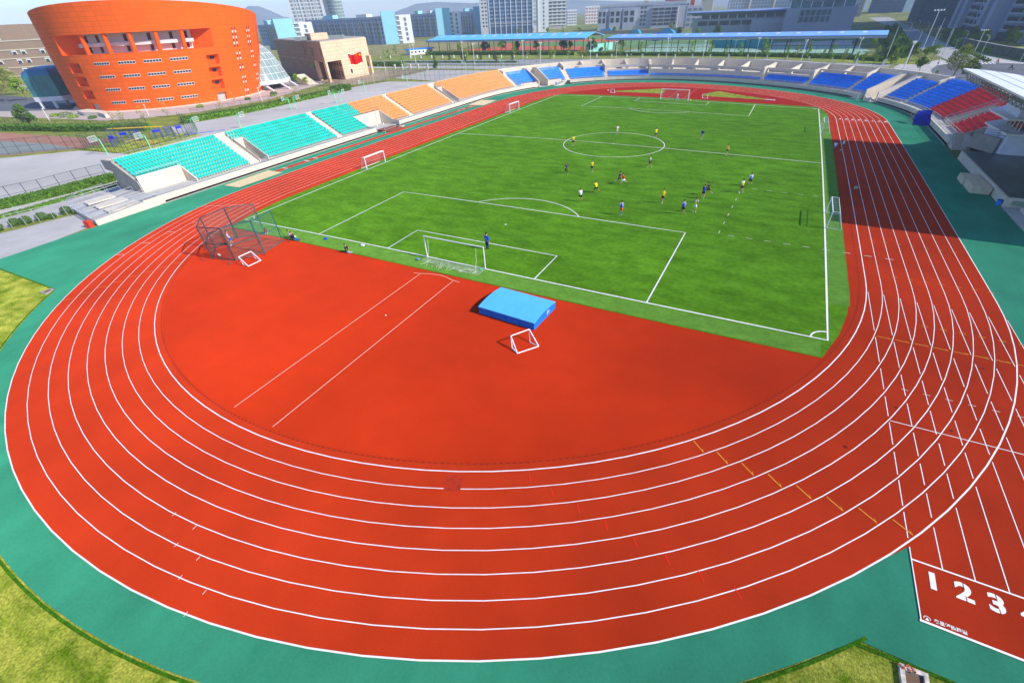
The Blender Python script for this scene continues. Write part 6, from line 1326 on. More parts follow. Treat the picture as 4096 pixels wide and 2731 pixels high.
# shaded side face windows
for t in (.03, .17, .20, .31, .34):
    p = lerp2(N_, L__, t); an = math.atan2(L__[1] - N_[1], L__[0] - N_[0]); link_mesh('window', MB().box((p[0], p[1] - .06, 10.3), (1.1, .2, 3.0), an), M_glassd, tb)
p = lerp2(N_, L__, .26); an = math.atan2(L__[1] - N_[1], L__[0] - N_[0]); link_mesh('window_band', MB().box((p[0], p[1] - .12, 5.2), (6.5, .2, 1.7), an), M_glassd, tb)
link_mesh('shaded_wall', MB().prism([lerp2(N_, L__, .008), (lerp2(N_, L__, .008)[0] - .02, lerp2(N_, L__, .008)[1] - .03), (L__[0] - .02, L__[1] - .03), L__], 7.2, 13.7), M_tand, tb)  # thin sheet over the tan side face, carrying the shade as darker cladding
link_mesh('roof', MB().prism([lerp2(N_, back, .01), lerp2(Rr_, L__, .01), lerp2(back, N_, .01), lerp2(L__, Rr_, .01)], z1 + .01, z1 + .25), M_conc2, tb)
rb2 = link_mesh('stair_head', MB().prism([(-161, 80), (-160.0, 88.6), (-168, 93), (-169, 84)], z1 + .26, 16.3), M_tan, tb)
for (x, y, w_) in ((-155, 89, 6), (-166, 79, 5)): link_mesh('rooftop_unit', MB().box((x, y, z1 + .9), (w_, 2.2, 1.2), .6), mat('unit_grey', (.28, .32, .30), .6, .4, 2), tb)
sw = thing('outdoor_stair', 'pale concrete stair descending between the glass hall and the tan building', 'stair', (-153, 64, 0)); m = MB()
for i in range(10): t = i / 10; a = Vector((-158.5, 66.5)).lerp(Vector((-149.5, 64.5)), t); m.box((a.x, a.y, (3.2 * (1 - t)) / 2 + .05), (1.1, 4.0, 3.2 * (1 - t) + .1), -.2)
link_mesh('flight', m, M_conc, sw)
# glass hall beside the drum
M_ghall = mat('pale_glass', (.30, .42, .40), .12, .2, .3, spec=.8, alpha=.72); M_gleft = mat('blue_green_glass', (.03, .17, .20), .15, .35, .4, spec=.8)
gh = thing('glass_hall', 'tapering glass hall with white lattice between the orange drum and the tan building', 'glass hall', (-163, 56, 0))
nA, nZ = 14, 9; vs = []; fs = []; C0 = (-170.0, 50.0)
prof = [(15.8, 3.0), (14.9, 5.2), (13.8, 7.4), (12.7, 9.6), (11.4, 11.6), (9.6, 13.4), (7.0, 14.9), (3.8, 15.8), (.2, 16.1)]
for r_, z in prof:
    for k in range(nA + 1): a = R(-75 + 140 * k / nA); vs.append((C0[0] + r_ * math.cos(a), C0[1] + r_ * .86 * math.sin(a) + 1.5, z))
for j in range(nZ - 1):
    for k in range(nA): q = j * (nA + 1) + k; fs.append((q, q + 1, q + nA + 2, q + nA + 1))
link_mesh('glazing', MB().add(vs, fs), M_ghall, gh, True); lt = MB()
for j in range(nZ): lt.tube([vs[j * (nA + 1) + k] for k in range(nA + 1)], .09, 4)
for k in range(0, nA + 1): lt.tube([vs[j * (nA + 1) + k] for j in range(nZ)], .08, 4)
for k in range(0, nA - 2, 2): lt.tube([vs[0 * (nA + 1) + k], vs[4 * (nA + 1) + k + 2]], .12, 4); lt.tube([vs[0 * (nA + 1) + k + 2], vs[4 * (nA + 1) + k]], .10, 4)
link_mesh('lattice', lt, M_wfr, gh)
ba = [(C0[0] + 16.2 * math.cos(R(-75 + 10 * k)), C0[1] + 14 * math.sin(R(-75 + 10 * k)) + 1.5) for k in range(15)]; link_mesh('base_slab', MB().prism(ba, 1.9, 2.99), mat('pale_metal', (.62, .60, .64), .5), gh)
link_mesh('inner_wall', MB().prism([(-171, 42), (-164, 46), (-163, 60), (-171, 62)], 0, 13.5), mat('dim_interior', (.16, .20, .19), .8, .3, .3), gh)
for p in ((-156, 47), (-154, 53), (-157.5, 60)): link_mesh('leg', MB().tube([(p[0] - 1, p[1], 1.95), (p[0] + 4.0, p[1] - .2, .02)], .4, 8), M_wfr, gh)
link_mesh('core', MB().prism([(-166, 44), (-159, 45), (-159, 51), (-166, 54)], 0, 1.89), M_cream, gh)
gl = thing('glass_hall', 'dark blue-green glass annexe on pillars at the left side of the orange drum', 'glass hall', (-203, -1, 0))
v1, v2, v3, v4 = (-208.5, -6.0), (-200.5, -1.2), (-203, 10), (-214, 6)
link_mesh('glazing', MB().prism([v1, v2, v3, v4], 3.6, 9.7), M_gleft, gl); dm = MB()
ctr = (-205.5, 1.5)
for j in range(4):
    r0, r1 = math.cos(R(j * 22.5)), math.cos(R((j + 1) * 22.5)); h0, h1 = math.sin(R(j * 22.5)), math.sin(R((j + 1) * 22.5)); Q = (v1, v2, v3, v4)
    for k in range(4):
        a, b = Q[k], Q[(k + 1) % 4]; f = lambda p, r_, h: (ctr[0] + (p[0] - ctr[0]) * r_, ctr[1] + (p[1] - ctr[1]) * r_, 9.71 + 2.6 * h); dm.poly([f(a, r0, h0), f(b, r0, h0), f(b, r1, h1), f(a, r1, h1)])
link_mesh('glass_roof', dm, mat('blue_glass', (.03, .14, .26), .15, .3, .4, spec=.8), gl); link_mesh('base_slab', MB().prism([(v[0] * 1.0 + (v[0] - ctr[0]) * .04, v[1] + (v[1] - ctr[1]) * .04) for v in (v1, v2, v3, v4)], 2.2, 3.59), mat('pale_metal', (.62, .60, .64), .5), gl)
for p in ((-208.0, -5.3), (-203.6, -3.0), (-210, 3)): link_mesh('pillar', MB().tube([(p[0], p[1], 0), (p[0], p[1], 2.19)], .55, 10), M_cream, gl)
mm = MB()
for k in range(9): t = k / 8; p = lerp2(v1, v2, t); mm.tube([(p[0], p[1] - .05, 3.6), (p[0], p[1] - .05, 9.7)], .05, 4)
for z in (5.1, 6.6, 8.1): mm.tube([(v1[0], v1[1] - .05, z), (v2[0], v2[1] - .05, z)], .05, 4)
link_mesh('mullion', mm, mat('mullion_teal', (.08, .2, .2), .5), gl)
# brown building at the far left
M_br = mat('brown_render', (.30, .21, .145), .85, .06, .2); M_brb = mat('cream_band', (.62, .55, .40), .85, .04)
bl = thing('brown_building', 'brown office building with cream storey bands behind the orange drum on the left', 'building', (-335, 45, 0))
e0, e1 = (-356, 22), (-318, 62); boxb(bl, 'wall', e0, e1, 22, 0, 18.6, M_br); bands(bl, e0, e1, 3.7, 18.4, 4, .35, M_brb, .25)
for r_, z in enumerate((2.0, 5.7, 9.4, 13.1)):
    for t in (.10, .17, .28, .35, .50, .57, .72, .79, .92):
        p = lerp2(e0, e1, t); an = math.atan2(e1[1] - e0[1], e1[0] - e0[0]); f = link_mesh('window', MB().box((p[0] + .1, p[1] - .1, z + .5), (2.1, .25, 1.6), an), M_wfr, bl); pn = link_mesh('pane', MB().box((p[0] + .16, p[1] - .16, z + .3), (1.5, .25, 1.0), an), M_glassd, bl); pn.parent = f
boxb(bl, 'upper_block', (-372, 24), (-344, 54), 14, 18.7, 25.0, M_br); boxb(bl, 'skylight', (-366, 29), (-352, 45), 3, 18.7, 21.5, mat('pale_glazing', (.5, .58, .55), .3)); 
bl2 = thing('brown_building', 'lower brown wing cut by the left picture edge beside the road', 'building', (-330, 16, 0)); e0, e1 = (-338, 4), (-322, 22); boxb(bl2, 'wall', e0, e1, 10, 0, 9.0, M_br); bands(bl2, e0, e1, 4.5, 9.0, 1, .35, M_brb, .25); win_rows(bl2, e0, e1, .6, 9, 2, 4, .5, .35, M_wfr, per=True)
# teaching blocks: grey slabs with blue and white ends
M_cyan = mat('pale_cyan_render', (.30, .62, .72), .8, .04, .1); M_wht = mat('white_render', (.74, .74, .72), .8, .04, .1); M_gry = mat('blue_grey_render', (.37, .41, .51), .85, .06, .1); M_gry2 = mat('grey_glazing', (.15, .19, .24), .4, .2, .2); M_yst = mat('ochre_panel', (.40, .36, .10), .8)
def teaching(label, pc, pw, back, H, far, rows=6, cols=14, tall=3.3):
    """pc: cyan end (p0, p1), pw: white end, far: far end of the grey slab's visible face"""
    T = thing('teaching_block', label, 'building', (pc[0][0], pc[0][1], 0), 'grey teaching blocks with cyan and white ends')
    boxb(T, 'cyan_end', pc[0], pc[1], 14, 0, H + tall, M_cyan); boxb(T, 'white_end', pw[0], pw[1], 12, 0, H, M_wht)
    g0 = pc[0]; boxb(T, 'grey_wing', far, g0, 14, 0, H - .6, M_gry); win_rows(T, far, g0, H * .18, H - 1.6, rows - 1, cols * 2, .62, .58, M_gry2); strips(T, far, g0, 0, H * .83, cols, .45, M_wht, .6, 'fin', .03); bands(T, far, g0, 0, H * .82, rows - 1, .3, M_gry, .5)
    for t in [(k + .5) / cols for k in range(cols)]: p = lerp2(far, g0, .03 + .94 * t); link_mesh('ochre_panel', MB().box((p[0], p[1] - .5, H * .4), (1.2, .5, H * .75), math.atan2(g0[1] - far[1], g0[0] - far[0])), M_yst, T)
    win_rows(T, lerp2(pw[0], pw[1], .35), lerp2(pw[0], pw[1], .6), 1.5, H - 1.5, 5, 1, .8, .7, M_gry2)
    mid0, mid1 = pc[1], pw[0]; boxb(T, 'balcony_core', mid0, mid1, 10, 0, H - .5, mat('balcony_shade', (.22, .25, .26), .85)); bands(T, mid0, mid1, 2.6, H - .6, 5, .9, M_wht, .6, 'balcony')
    boxb(T, 'roof_box', lerp2(far, g0, .3), lerp2(far, g0, .42), 6, H - .6, H + 2.2, M_cyan); boxb(T, 'roof_box', lerp2(far, g0, .72), lerp2(far, g0, .84), 6, H - .6, H + 1.6, M_wht); return T
teaching('teaching block whose cyan end shows right above the tan building roof', ((-408, 262), (-399, 276)), ((-396, 279), (-388.5, 288)), 0, 19.4, (-470, 300), 6, 5, 3.2)
teaching('long grey teaching block stretching behind the tan building with fins', ((-323.0, 311), (-313.8, 319.6)), ((-311.4, 321.8), (-304.2, 329.5)), 0, 21.2, (-478, 360), 6, 12, 3.3)
teaching('middle teaching block with cyan and white ends above the left shed roof', ((-350.9, 434), (-338.6, 444)), ((-337, 446), (-329, 451)), 0, 21.8, (-415, 462), 6, 5, 3.4)
teaching('teaching block with cyan end directly left of the blue tower', ((-326.0, 475), (-315.5, 482)), ((-312.5, 485), (-305.5, 489)), 0, 22.0, (-392, 545), 6, 5, 3.4)
gw = thing('grey_wing', 'small grey wing showing between the orange drum and the first cyan end', 'building', (-450, 285, 0)); boxb(gw, 'wall', (-489, 306), (-440, 288), 12, 0, 18.6, M_gry); win_rows(gw, (-489, 306), (-440, 288), 6, 18, 4, 10, .6, .5, M_gry2); boxb(gw, 'roof_box', (-470, 300), (-462, 297), 8, 18.6, 22, M_cyan)
# tall towers
t1 = thing('office_tower', 'tall pale tower with a rounded glass bay, cut by the top of the picture', 'tower', (-525, 425, 0)); M_tw = mat('tower_stone', (.56, .56, .56), .85, .05, .1)
e0, e1 = (-545, 402), (-502, 446); boxb(t1, 'wall', e0, e1, 26, 0, 62, M_tw); win_rows(t1, lerp2(e0, e1, .02), lerp2(e0, e1, .60), 16, 62, 13, 9, .72, .66, M_gry2); strips(t1, lerp2(e0, e1, .0), lerp2(e0, e1, .6), 0, 62, 6, .8, M_tw, .5)
by = MB(); c0 = lerp2(e0, e1, .80)
for k in range(15): z = 16 + k * 3.2; by.add(*[(v, f) for v, f in [(lambda m_: (m_.v, m_.f))(MB().tube([(c0[0] + 3, c0[1] + 3, z), (c0[0] + 3, c0[1] + 3, z + 2.3)], 9.0, 16))]][0])
link_mesh('glass_bay', by, mat('bay_glass', (.18, .26, .26), .3), t1); link_mesh('bay_core', MB().tube([(c0[0] + 3, c0[1] + 3, 0), (c0[0] + 3, c0[1] + 3, 62)], 8.5, 16), M_tw, t1); win_rows(t1, lerp2(e0, e1, .92), lerp2(e0, e1, 1), 16, 62, 13, 1, .5, .5, M_wht)
t2 = thing('office_tower', 'wide dark blue slab tower with white vertical ribs, cut by the top edge', 'tower', (-262, 460, 0)); M_db = mat('dark_blue_glass', (.035, .09, .19), .35, .3, .15, spec=.5); M_pil = mat('pilaster_pale', (.62, .62, .64), .8)
e0, e1 = (-288.5, 446.9), (-241.0, 472.2); boxb(t2, 'wall', e0, e1, 24, 0, 58, M_db); strips(t2, e0, e1, 0, 58, 9, .8, M_pil, .7, 'rib'); win_rows(t2, e0, e1, 5.6, 58, 16, 36, .55, .42, mat('pale_window', (.30, .40, .50), .4), .1); bands(t2, e0, e1, 9.4, 9.4, 1, .7, M_pil, .5)
boxb(t2, 'stair_end', (-297.5, 442), (-288.6, 446.8), 24, 0, 58, M_tw); win_rows(t2, (-296, 442.8), (-290, 446), 6, 58, 16, 2, .5, .4); boxb(t2, 'gable_end', (-240.9, 472.3), (-230.5, 477.3), 24, 0, 58, M_wht); win_rows(t2, lerp2((-240.9, 472.3), (-230.5, 477.3), .45), lerp2((-240.9, 472.3), (-230.5, 477.3), .62), 2, 58, 16, 1, .8, .6, M_gry2); boxb(t2, 'grey_pier', (-246.4, 469.3), (-240.95, 472.2), 2, 0, 58.2, M_tw)
t2b = thing('office_tower', 'beige slab tower with balconies directly right of the dark blue tower', 'tower', (-253, 555, 0)); e0, e1 = (-264, 549.5), (-243.5, 558.5); boxb(t2b, 'wall', e0, e1, 20, 0, 60, mat('beige_render', (.52, .49, .44), .85)); win_rows(t2b, e0, e1, 4, 60, 17, 4, .62, .55, M_gry2); bands(t2b, e0, e1, 4, 60, 17, .9, M_wht, .6, 'balcony')
# distant blocks right of it
def slab(label, p0, p1, dep, H, m, rows, cols, wf=.6, hf=.5, nm='campus_block', wm=None, z0=1.0, ribs=0, grp=None):
    T = thing(nm, label, 'building', (p0[0], p0[1], 0), grp); boxb(T, 'wall', p0, p1, dep, 0, H, m); win_rows(T, p0, p1, z0, H - 1, rows, cols, wf, hf, wm or M_gry2)
    if ribs: strips(T, p0, p1, 0, H, ribs, .7, M_pil, .5, 'rib')
    return T
slab('small white block with rows of windows right of the beige tower', (-281, 651), (-268.5, 657), 20, 17.5, M_wht, 5, 6); slab('white block with orange-framed windows behind the small white one', (-268, 690), (-238, 702), 20, 20.5, M_wht, 5, 8, wm=mat('brick_window', (.45, .2, .15), .6))
M_gc = mat('cool_grey_render', (.42, .44, .50), .85, .05, .1)
gb = slab('long cool grey campus block with square recessed windows in the middle distance', (-172.2, 479.0), (-88.0, 501.9), 26, 21.2, M_gc, 4, 1, .001, .4, ribs=0)
for i, (a, b) in enumerate(((.0, .10), (.14, .27), (.30, .44))): boxb(gb, 'bay', lerp2((-172.2, 474.5), (-88.0, 497.4), a), lerp2((-172.2, 474.5), (-88.0, 497.4), b), 4.4, 0, 17.4, M_gc); win_rows(gb, lerp2((-172.2, 474.5), (-88.0, 497.4), a), lerp2((-172.2, 474.5), (-88.0, 497.4), b), 5.5, 16, 2, 2, .6, .72)
win_rows(gb, lerp2((-172.2, 479), (-88.0, 501.9), .48), lerp2((-172.2, 479), (-88.0, 501.9), .56), 2, 19, 5, 2, .6, .5); boxb(gb, 'bay', (-119.5, 490.0), (-94.5, 496.6), 4, 0, 17.6, M_gc, ); win_rows(gb, (-119.2, 490.0), (-95, 496.4), 2, 17, 5, 4, .85, .62); bands(gb, (-172, 479), (-88, 501.9), 19, 19, 1, .4, M_wht, .3, 'cornice'); link_mesh('white_fin', MB().box((-94.2, 495.8, 8.8), (1, 1, 17.6)), M_wht, gb)
boxb(gb, 'stair_end', (-88.0, 501.9), (-84.5, 502.6), 20, 0, 21.4, M_wht); win_rows(gb, (-87.8, 501.9), (-84.8, 502.5), 2, 20, 5, 1, .7, .5, M_gry2); boxb(gb, 'red_gable', (-84.4, 502.8), (-80.5, 503.4), 20, 0, 23, mat('brick_red', (.50, .12, .08), .85)); boxb(gb, 'red_roof_screen', (-112, 510), (-84.4, 516), 6, 21.3, 23.6, mat('dull_red', (.36, .10, .09), .85)); boxb(gb, 'red_panel', (-118, 494.4), (-94.5, 500.7), .5, 17.7, 19.6, mat('dull_red2', (.42, .13, .11), .85))
for i, (x, y, w_, h) in enumerate(((-190, 720, 6, 24), (-160, 735, 8, 25), (-146, 740, 6, 25), (-115, 745, 16, 27))): T = thing('rooftop_block', '%s little yellowish block from the left peeping over the long grey campus block' % ORD[i], 'building', (x, y, 0), 'yellowish blocks over the grey campus block'); boxb(T, 'wall', (x, y), (x + w_, y + 2), 10, 0, h - 1, mat('yellowish', (.6, .52, .34), .85)); boxb(T, 'roof', (x - .5, y - .5), (x + w_ + .5, y + 1.5), 11, h - .99, h - .4, M_wht)
slab('grey annexe with a white gable between the campus block and the gym', (-80.3, 470), (-66, 474), 20, 17.2, M_gc, 4, 3); 
for i, (a, b, h, yy_) in enumerate((((-82, 790), (-56, 797), 24.5, 0), ((-54, 798), (-24, 801), 24.5, 0), ((-22, 802), (6, 803), 24, 0), ((60, 640), (76, 638), 26, 0))):
    T = slab('%s distant dormitory block from the left above the gym roof' % ORD[i], a, b, 16, h, mat('dorm_blue', (.42, .48, .58), .85), 6, 14, .55, .5, 'dormitory', ribs=7, grp='distant dormitory blocks'); p = lerp2(a, b, .97); link_mesh('tan_pier', MB().box((p[0], p[1] - 1.2, h / 2), (2.4, 2, h + .6)), mat('tan_pier', (.42, .32, .22), .85), T)
# gym with projecting blue roof
gy = thing('sports_hall', 'low grey sports hall with a thin blue overhanging roof and a strip of windows', 'sports hall', (-15, 345, 0)); e0, e1 = (-46, 329), (18, 334); M_gyw = mat('gym_wall', (.36, .37, .42), .85, .05, .1)
boxb(gy, 'wall', (-48, 331), (18, 336), 26, 0, 10.2, M_gyw); boxb(gy, 'clerestory', (-43, 333), (17, 338), 22, 10.2, 12.2, mat('clerestory', (.10, .14, .18), .3)); strips(gy, (-43, 333), (17, 338), 10.2, 12.2, 10, .7, M_wht, .6, 'post'); win_rows(gy, (-45, 331.3), (-8, 334), 6.0, 9.4, 1, 5, .88, .75, mat('dark_strip', (.05, .08, .10), .3)); m = MB(); m.add([(-52, 326, 14.1), (14.5, 331, 13.9), (14.5, 360, 14.6), (-50, 356, 14.6), (-48, 331, 12.2), (14.5, 335, 12.2), (14.5, 356, 12.3), (-46, 352, 12.3)], [(0, 1, 2, 3), (4, 7, 6, 5), (0, 4, 5, 1), (1, 5, 6, 2), (2, 6, 7, 3), (3, 7, 4, 0)]); link_mesh('roof', m, mat('gym_roof', (.20, .27, .42), .5, .05), gy); link_mesh('roof_edge', MB().tube([(-52, 325.9, 14.15), (14.5, 330.9, 13.95)], .28, 6), mat('roof_edge_blue', (.25, .35, .75), .5), gy); boxb(gy, 'annexe', (-8, 326), (13, 328), 5, 0, 9.6, M_gyw); win_rows(gy, (-8, 326), (13, 328), .5, 3, 1, 6, .85, .8)
dc_ = thing('arena', 'grey arena with a huge pale saucer roof, cut by the top of the picture', 'arena', (32, 335, 0)); boxb(dc_, 'wall', (12.5, 312.5), (51.5, 311.5), 40, 2.5, 14.6, mat('arena_wall', (.36, .36, .42), .85, .05, .1)); boxb(dc_, 'base', (11, 311), (53, 310), 44, 0, 2.4, M_gyw); win_rows(dc_, (20.5, 312.2), (42, 311.9), 7.2, 13.8, 2, 7, .78, .86, mat('arena_glass', (.10, .15, .15), .3, .4, .4)); boxb(dc_, 'clerestory', (14, 316), (50, 315), 34, 14.6, 18.6, mat('arena_glazing', (.14, .22, .24), .3, .3, .3)); strips(dc_, (14, 316), (50, 315), 14.6, 18.5, 6, .5, M_wht, .5, 'post')
m = MB(); K_ = 28
for j, (r_, z) in enumerate(((0, 15.2), (8, 15.4), (14, 16.3), (19, 17.9), (23, 19.8), (24, 20.6), (20, 22), (0, 23))):
    for k in range(K_): a = 2 * math.pi * k / K_; m.v.append((32 + r_ * math.cos(a) * 1.0, 330 + r_ * .85 * math.sin(a), z))
for j in range(7):
    for k in range(K_): m.f.append((j * K_ + k, j * K_ + (k + 1) % K_, (j + 1) * K_ + (k + 1) % K_, (j + 1) * K_ + k))
link_mesh('saucer_roof', m, mat('saucer', (.60, .66, .78), .5, .04, .2), dc_, True)
# blue-roofed sheds
M_broof = mat('blue_roof_sheet', (.15, .52, .80), .45, .06, .08, stretch=(3, .2, 1)); M_broof2 = mat('periwinkle_roof_sheet', (.22, .44, .86), .45, .05, .08, stretch=(3, .2, 1)); M_eave = mat('eave_grey', (.36, .40, .48), .6); M_sky = mat('skylight', (.62, .62, .80), .5)
def shed(label, F0, F1, B0, B1, hf, hr, hb, n, mr):
    """F: front eave ends, B: rear eave ends"""
    T = thing('open_shed', label, 'shed', ((F0[0] + F1[0]) / 2, (F0[1] + B0[1]) / 2, 0)); R0 = lerp2(F0, B0, .5); R1 = lerp2(F1, B1, .5); R0 = (R0[0] + 4.0, R0[1])
    m = MB(); m.add([(F0[0], F0[1], hf), (F1[0], F1[1], hf), (R1[0], R1[1], hr), (R0[0], R0[1], hr), (B0[0], B0[1], hb), (B1[0], B1[1], hb)] + [(F0[0], F0[1], hf - .25), (F1[0], F1[1], hf - .25), (R1[0], R1[1], hr - .25), (R0[0], R0[1], hr - .25), (B0[0], B0[1], hb - .25), (B1[0], B1[1], hb - .25)], [(0, 1, 2, 3), (3, 2, 5, 4), (7, 6, 9, 8), (8, 9, 10, 11), (0, 6, 7, 1), (4, 5, 11, 10), (0, 3, 9, 6), (3, 4, 10, 9), (1, 7, 8, 2), (2, 8, 11, 5)]); link_mesh('roof_sheet', m, mr, T)
    d = (Vector(F1) - Vector(F0)); an = math.atan2(d.y, d.x); c = (Vector(F0) + Vector(F1)) / 2; link_mesh('eave', MB().box((c.x, c.y - .15, hf - .45), (d.length, .2, .95), an), M_eave, T); link_mesh('eave_trim', MB().box((c.x, c.y - .2, hf + .05), (d.length, .25, .16), an), mat('trim_blue', (.03, .12, .75), .5), T)
    for i in range(n):
        t = (i + .15) / (n - .7)
        for (P0, P1, h) in ((F0, F1, hf), (B0, B1, hb)): p = lerp2(P0, P1, t); p = (p[0], p[1] + (.8 if P0 is F0 else -.8)); link_mesh('post', MB().tube([(p[0], p[1], 0), (p[0], p[1], h - .3)], .21, 5), mat('dark_post', (.03, .04, .05), .6), T)
        a, b = lerp2(F0, F1, t), lerp2(B0, B1, t); r_ = lerp2(a, b, .5); link_mesh('truss', MB().tube([(a[0], a[1] + .8, hf - .4), (r_[0], r_[1], hr - .4), (b[0], b[1] - .8, hb - .4)], .12, 4), M_eave, T)
    for i in range(n - 1):
        t = (i + .62) / (n - .3); a, b = lerp2(F0, F1, t), lerp2(R0, R1, t); u = .55; p = lerp2(a, b, u); q = lerp2(a, b, .86); w_ = d.normalized() * 1.6; zp, zq = hf + (hr - hf) * u + .03, hf + (hr - hf) * .86 + .03
        link_mesh('skylight', MB().add([(p[0], p[1], zp), (p[0] + w_.x, p[1] + w_.y, zp), (q[0] + w_.x, q[1] + w_.y, zq), (q[0], q[1], zq)], [(0, 1, 2, 3)]), M_sky, T)
    return T
shed('long open shed with pale blue roof and dark posts, left one beyond the stadium', (-198.8, 209.2), (-83.6, 204.8), (-198, 231), (-79.4, 226.5), 6.9, 9.2, 7.2, 14, M_broof)
shed('long open shed with periwinkle roof over the tennis courts, right one beyond the stadium', (-69.8, 200.2), (57.6, 183.2), (-68, 210.5), (58.5, 194), 6.8, 8.2, 6.8, 15, M_broof2)
gwl = thing('green_wall', 'mint green gable wall between the two blue-roofed sheds', 'wall', (-80, 215, 0)); link_mesh('panel', MB().prism([(-83.2, 205.0), (-82.9, 204.9), (-74.5, 228), (-74.9, 228.2)], 0, 3.6), mat('mint_wall', (.25, .62, .52), .8, .04), gwl); link_mesh('splash_mark', MB().prism([(-78.2, 215.6), (-78.1, 215.5), (-77.2, 218.4), (-77.3, 218.5)], .3, 1.8), M_black, gwl)
tsn = thing('windbreak_screen', 'teal windbreak screen at the back of the tennis courts', 'screen', (-2, 225, 0)); link_mesh('screen', MB().prism([(-17.5, 229), (-17.5, 229.2), (13.5, 221.4), (13.5, 221.2)], .1, 3.7), mat('teal_screen', (.01, .26, .30), .8, .05), tsn); link_mesh('post', MB().tube([(-17.5, 229, 0), (-17.5, 229, 3.9)], .1, 5), M_dark, tsn)
sb = thing('small_hut', 'small white hut with a blue flat roof left of the left shed', 'hut', (-201, 200, 0)); boxb(sb, 'wall', (-204, 197), (-196.5, 212), 6, 0, 2.6, M_wht); boxb(sb, 'roof', (-204.6, 196.2), (-195.6, 213), 7.5, 2.61, 3.1, M_blue); win_rows(sb, (-204, 197), (-196.5, 212), .8, 2.2, 1, 6, .4, .6)
for i, (x, y, s) in enumerate(((-150, 420, 9), (-112, 395, 5), (-83, 385, 7))):
    T = thing('tarpaulin_tent', '%s blue tarpaulin shelter from the left before the long grey campus block' % ORD[i], 'tent', (x, y, 0), 'blue shelters in the distance'); m = MB(); m.v = [(0, 0, 0), (s * 1.6, .5, 0), (s * 1.7, 5, 0), (0, 5, 0), (.6, .4, 3.0), (s * 1.0, .8, 3.6), (s * 1.5, 4, 1.8), (.5, 4.6, 2.8)]; m.f = [(0, 1, 5, 4), (1, 2, 6, 5), (2, 3, 7, 6), (3, 0, 4, 7), (4, 5, 6, 7)]; link_mesh('cover', m, mat('shelter_blue', (.03, .28, .52), .6), T, local=True)
T = thing('storage_tank', 'dark blue box standing behind the right shed roof', 'container', (-66, 300, 0)); link_mesh('body', MB().box((-66, 300, 2.2), (5, 4, 4.4)), mat('container_blue', (.01, .04, .45), .6), T)
fcb = MB(); fcb.prism([(-160, 398), (-160, 398.6), (-70, 402), (-70, 401.4)], 0, 2.4); single('boundary_wall', fcb, mat('salmon_wall', (.50, .30, .24), .85), 'long salmon boundary wall before the distant campus blocks', 'wall')
# right side: scaffolded towers and apartments
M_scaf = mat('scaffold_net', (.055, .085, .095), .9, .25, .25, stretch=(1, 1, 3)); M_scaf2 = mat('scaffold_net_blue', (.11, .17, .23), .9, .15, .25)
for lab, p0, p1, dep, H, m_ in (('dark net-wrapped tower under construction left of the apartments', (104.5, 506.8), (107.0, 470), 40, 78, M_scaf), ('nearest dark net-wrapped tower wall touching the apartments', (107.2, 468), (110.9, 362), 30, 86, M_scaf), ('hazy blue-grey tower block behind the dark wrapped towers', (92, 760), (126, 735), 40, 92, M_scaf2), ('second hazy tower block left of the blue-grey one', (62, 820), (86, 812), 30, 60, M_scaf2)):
    T = thing('wrapped_tower', lab, 'tower', (p0[0], p0[1], 0)); boxb(T, 'net_wall', p0, p1, dep, 0, H, m_); bands(T, p0, p1, 3, H, int(H / 3.2), .18, mat('net_seam', (.03, .05, .055), .9), .1, 'net_seam')
M_ap = mat('apartment_blue_grey', (.27, .33, .46), .85, .04, .1); M_apw = mat('apartment_pale', (.52, .54, .58), .85, .04, .1); M_apd = mat('balcony_dark', (.03, .04, .045), .7, .4, .5)
def apartments(label, p0, p1, H, segs, dep=18):
    T = thing('apartment_tower', label, 'tower', (p0[0], p0[1], 0), 'blue-grey apartment towers'); boxb(T, 'wall', p0, p1, dep, 0, H, M_ap)
    for a, b, kind in segs:
        q0, q1 = lerp2(p0, p1, a), lerp2(p0, p1, b)
        if kind == 'bal':
            n_ = int((H - 4) / 3.15); boxb(T, 'balcony_bay', q0, q1, .5, 3.6, H, M_apw); d, nn = away(q0, q1, 1)
            win_rows(T, q0, q1, 3.6, 3.6 + n_ * 3.15, n_, 2, .74, .55, M_apd, .2, 'balcony_opening'); off0 = tuple(Vector(q0) - nn * .35); off1 = tuple(Vector(q1) - nn * .35)
            bands(T, off0, off1, 4.1, 4.1 + (n_ - 1) * 3.15, n_ - 1, .75, mat('balustrade', (.34, .37, .42), .6, .2, 2), .12, 'balustrade')
        elif kind == 'fin':
            d, nn = away(q0, q1, 1); boxb(T, 'fin', tuple(Vector(q0) - nn * 2.5), tuple(Vector(q1) - nn * 2.5), 2.6, 0, H, mat('fin_grey', (.33, .36, .44), .85))
        elif kind == 'slot': win_rows(T, q0, q1, 3, H, int(H / 3.15), 1, .8, .6, M_apd, .15, 'window_row')
    boxb(T, 'ground_floor', p0, p1, -.3 if False else .1, 0, 3.3, M_apd); return T
apartments('apartment tower with slanting rows of dark balconies, left one at the right edge', (110.9, 358), (110.6, 286), 80, ((.0, .10, 'fin'), (.12, .2, 'slot'), (.22, .34, 'fin'), (.36, .66, 'bal'), (.68, .98, 'bal')))
apartments('apartment tower with blue-grey piers, nearest at the right edge', (109.0, 285), (108.6, 262), 80, ((.0, .3, 'fin'), (.32, .66, 'slot'), (.68, 1.0, 'fin')))
apartments('apartment tower filling the top right corner with wide balconies', (111.5, 260), (124, 222), 80, ((.02, .5, 'bal'), (.5, .53, 'fin'), (.53, 1.0, 'bal')), 16)
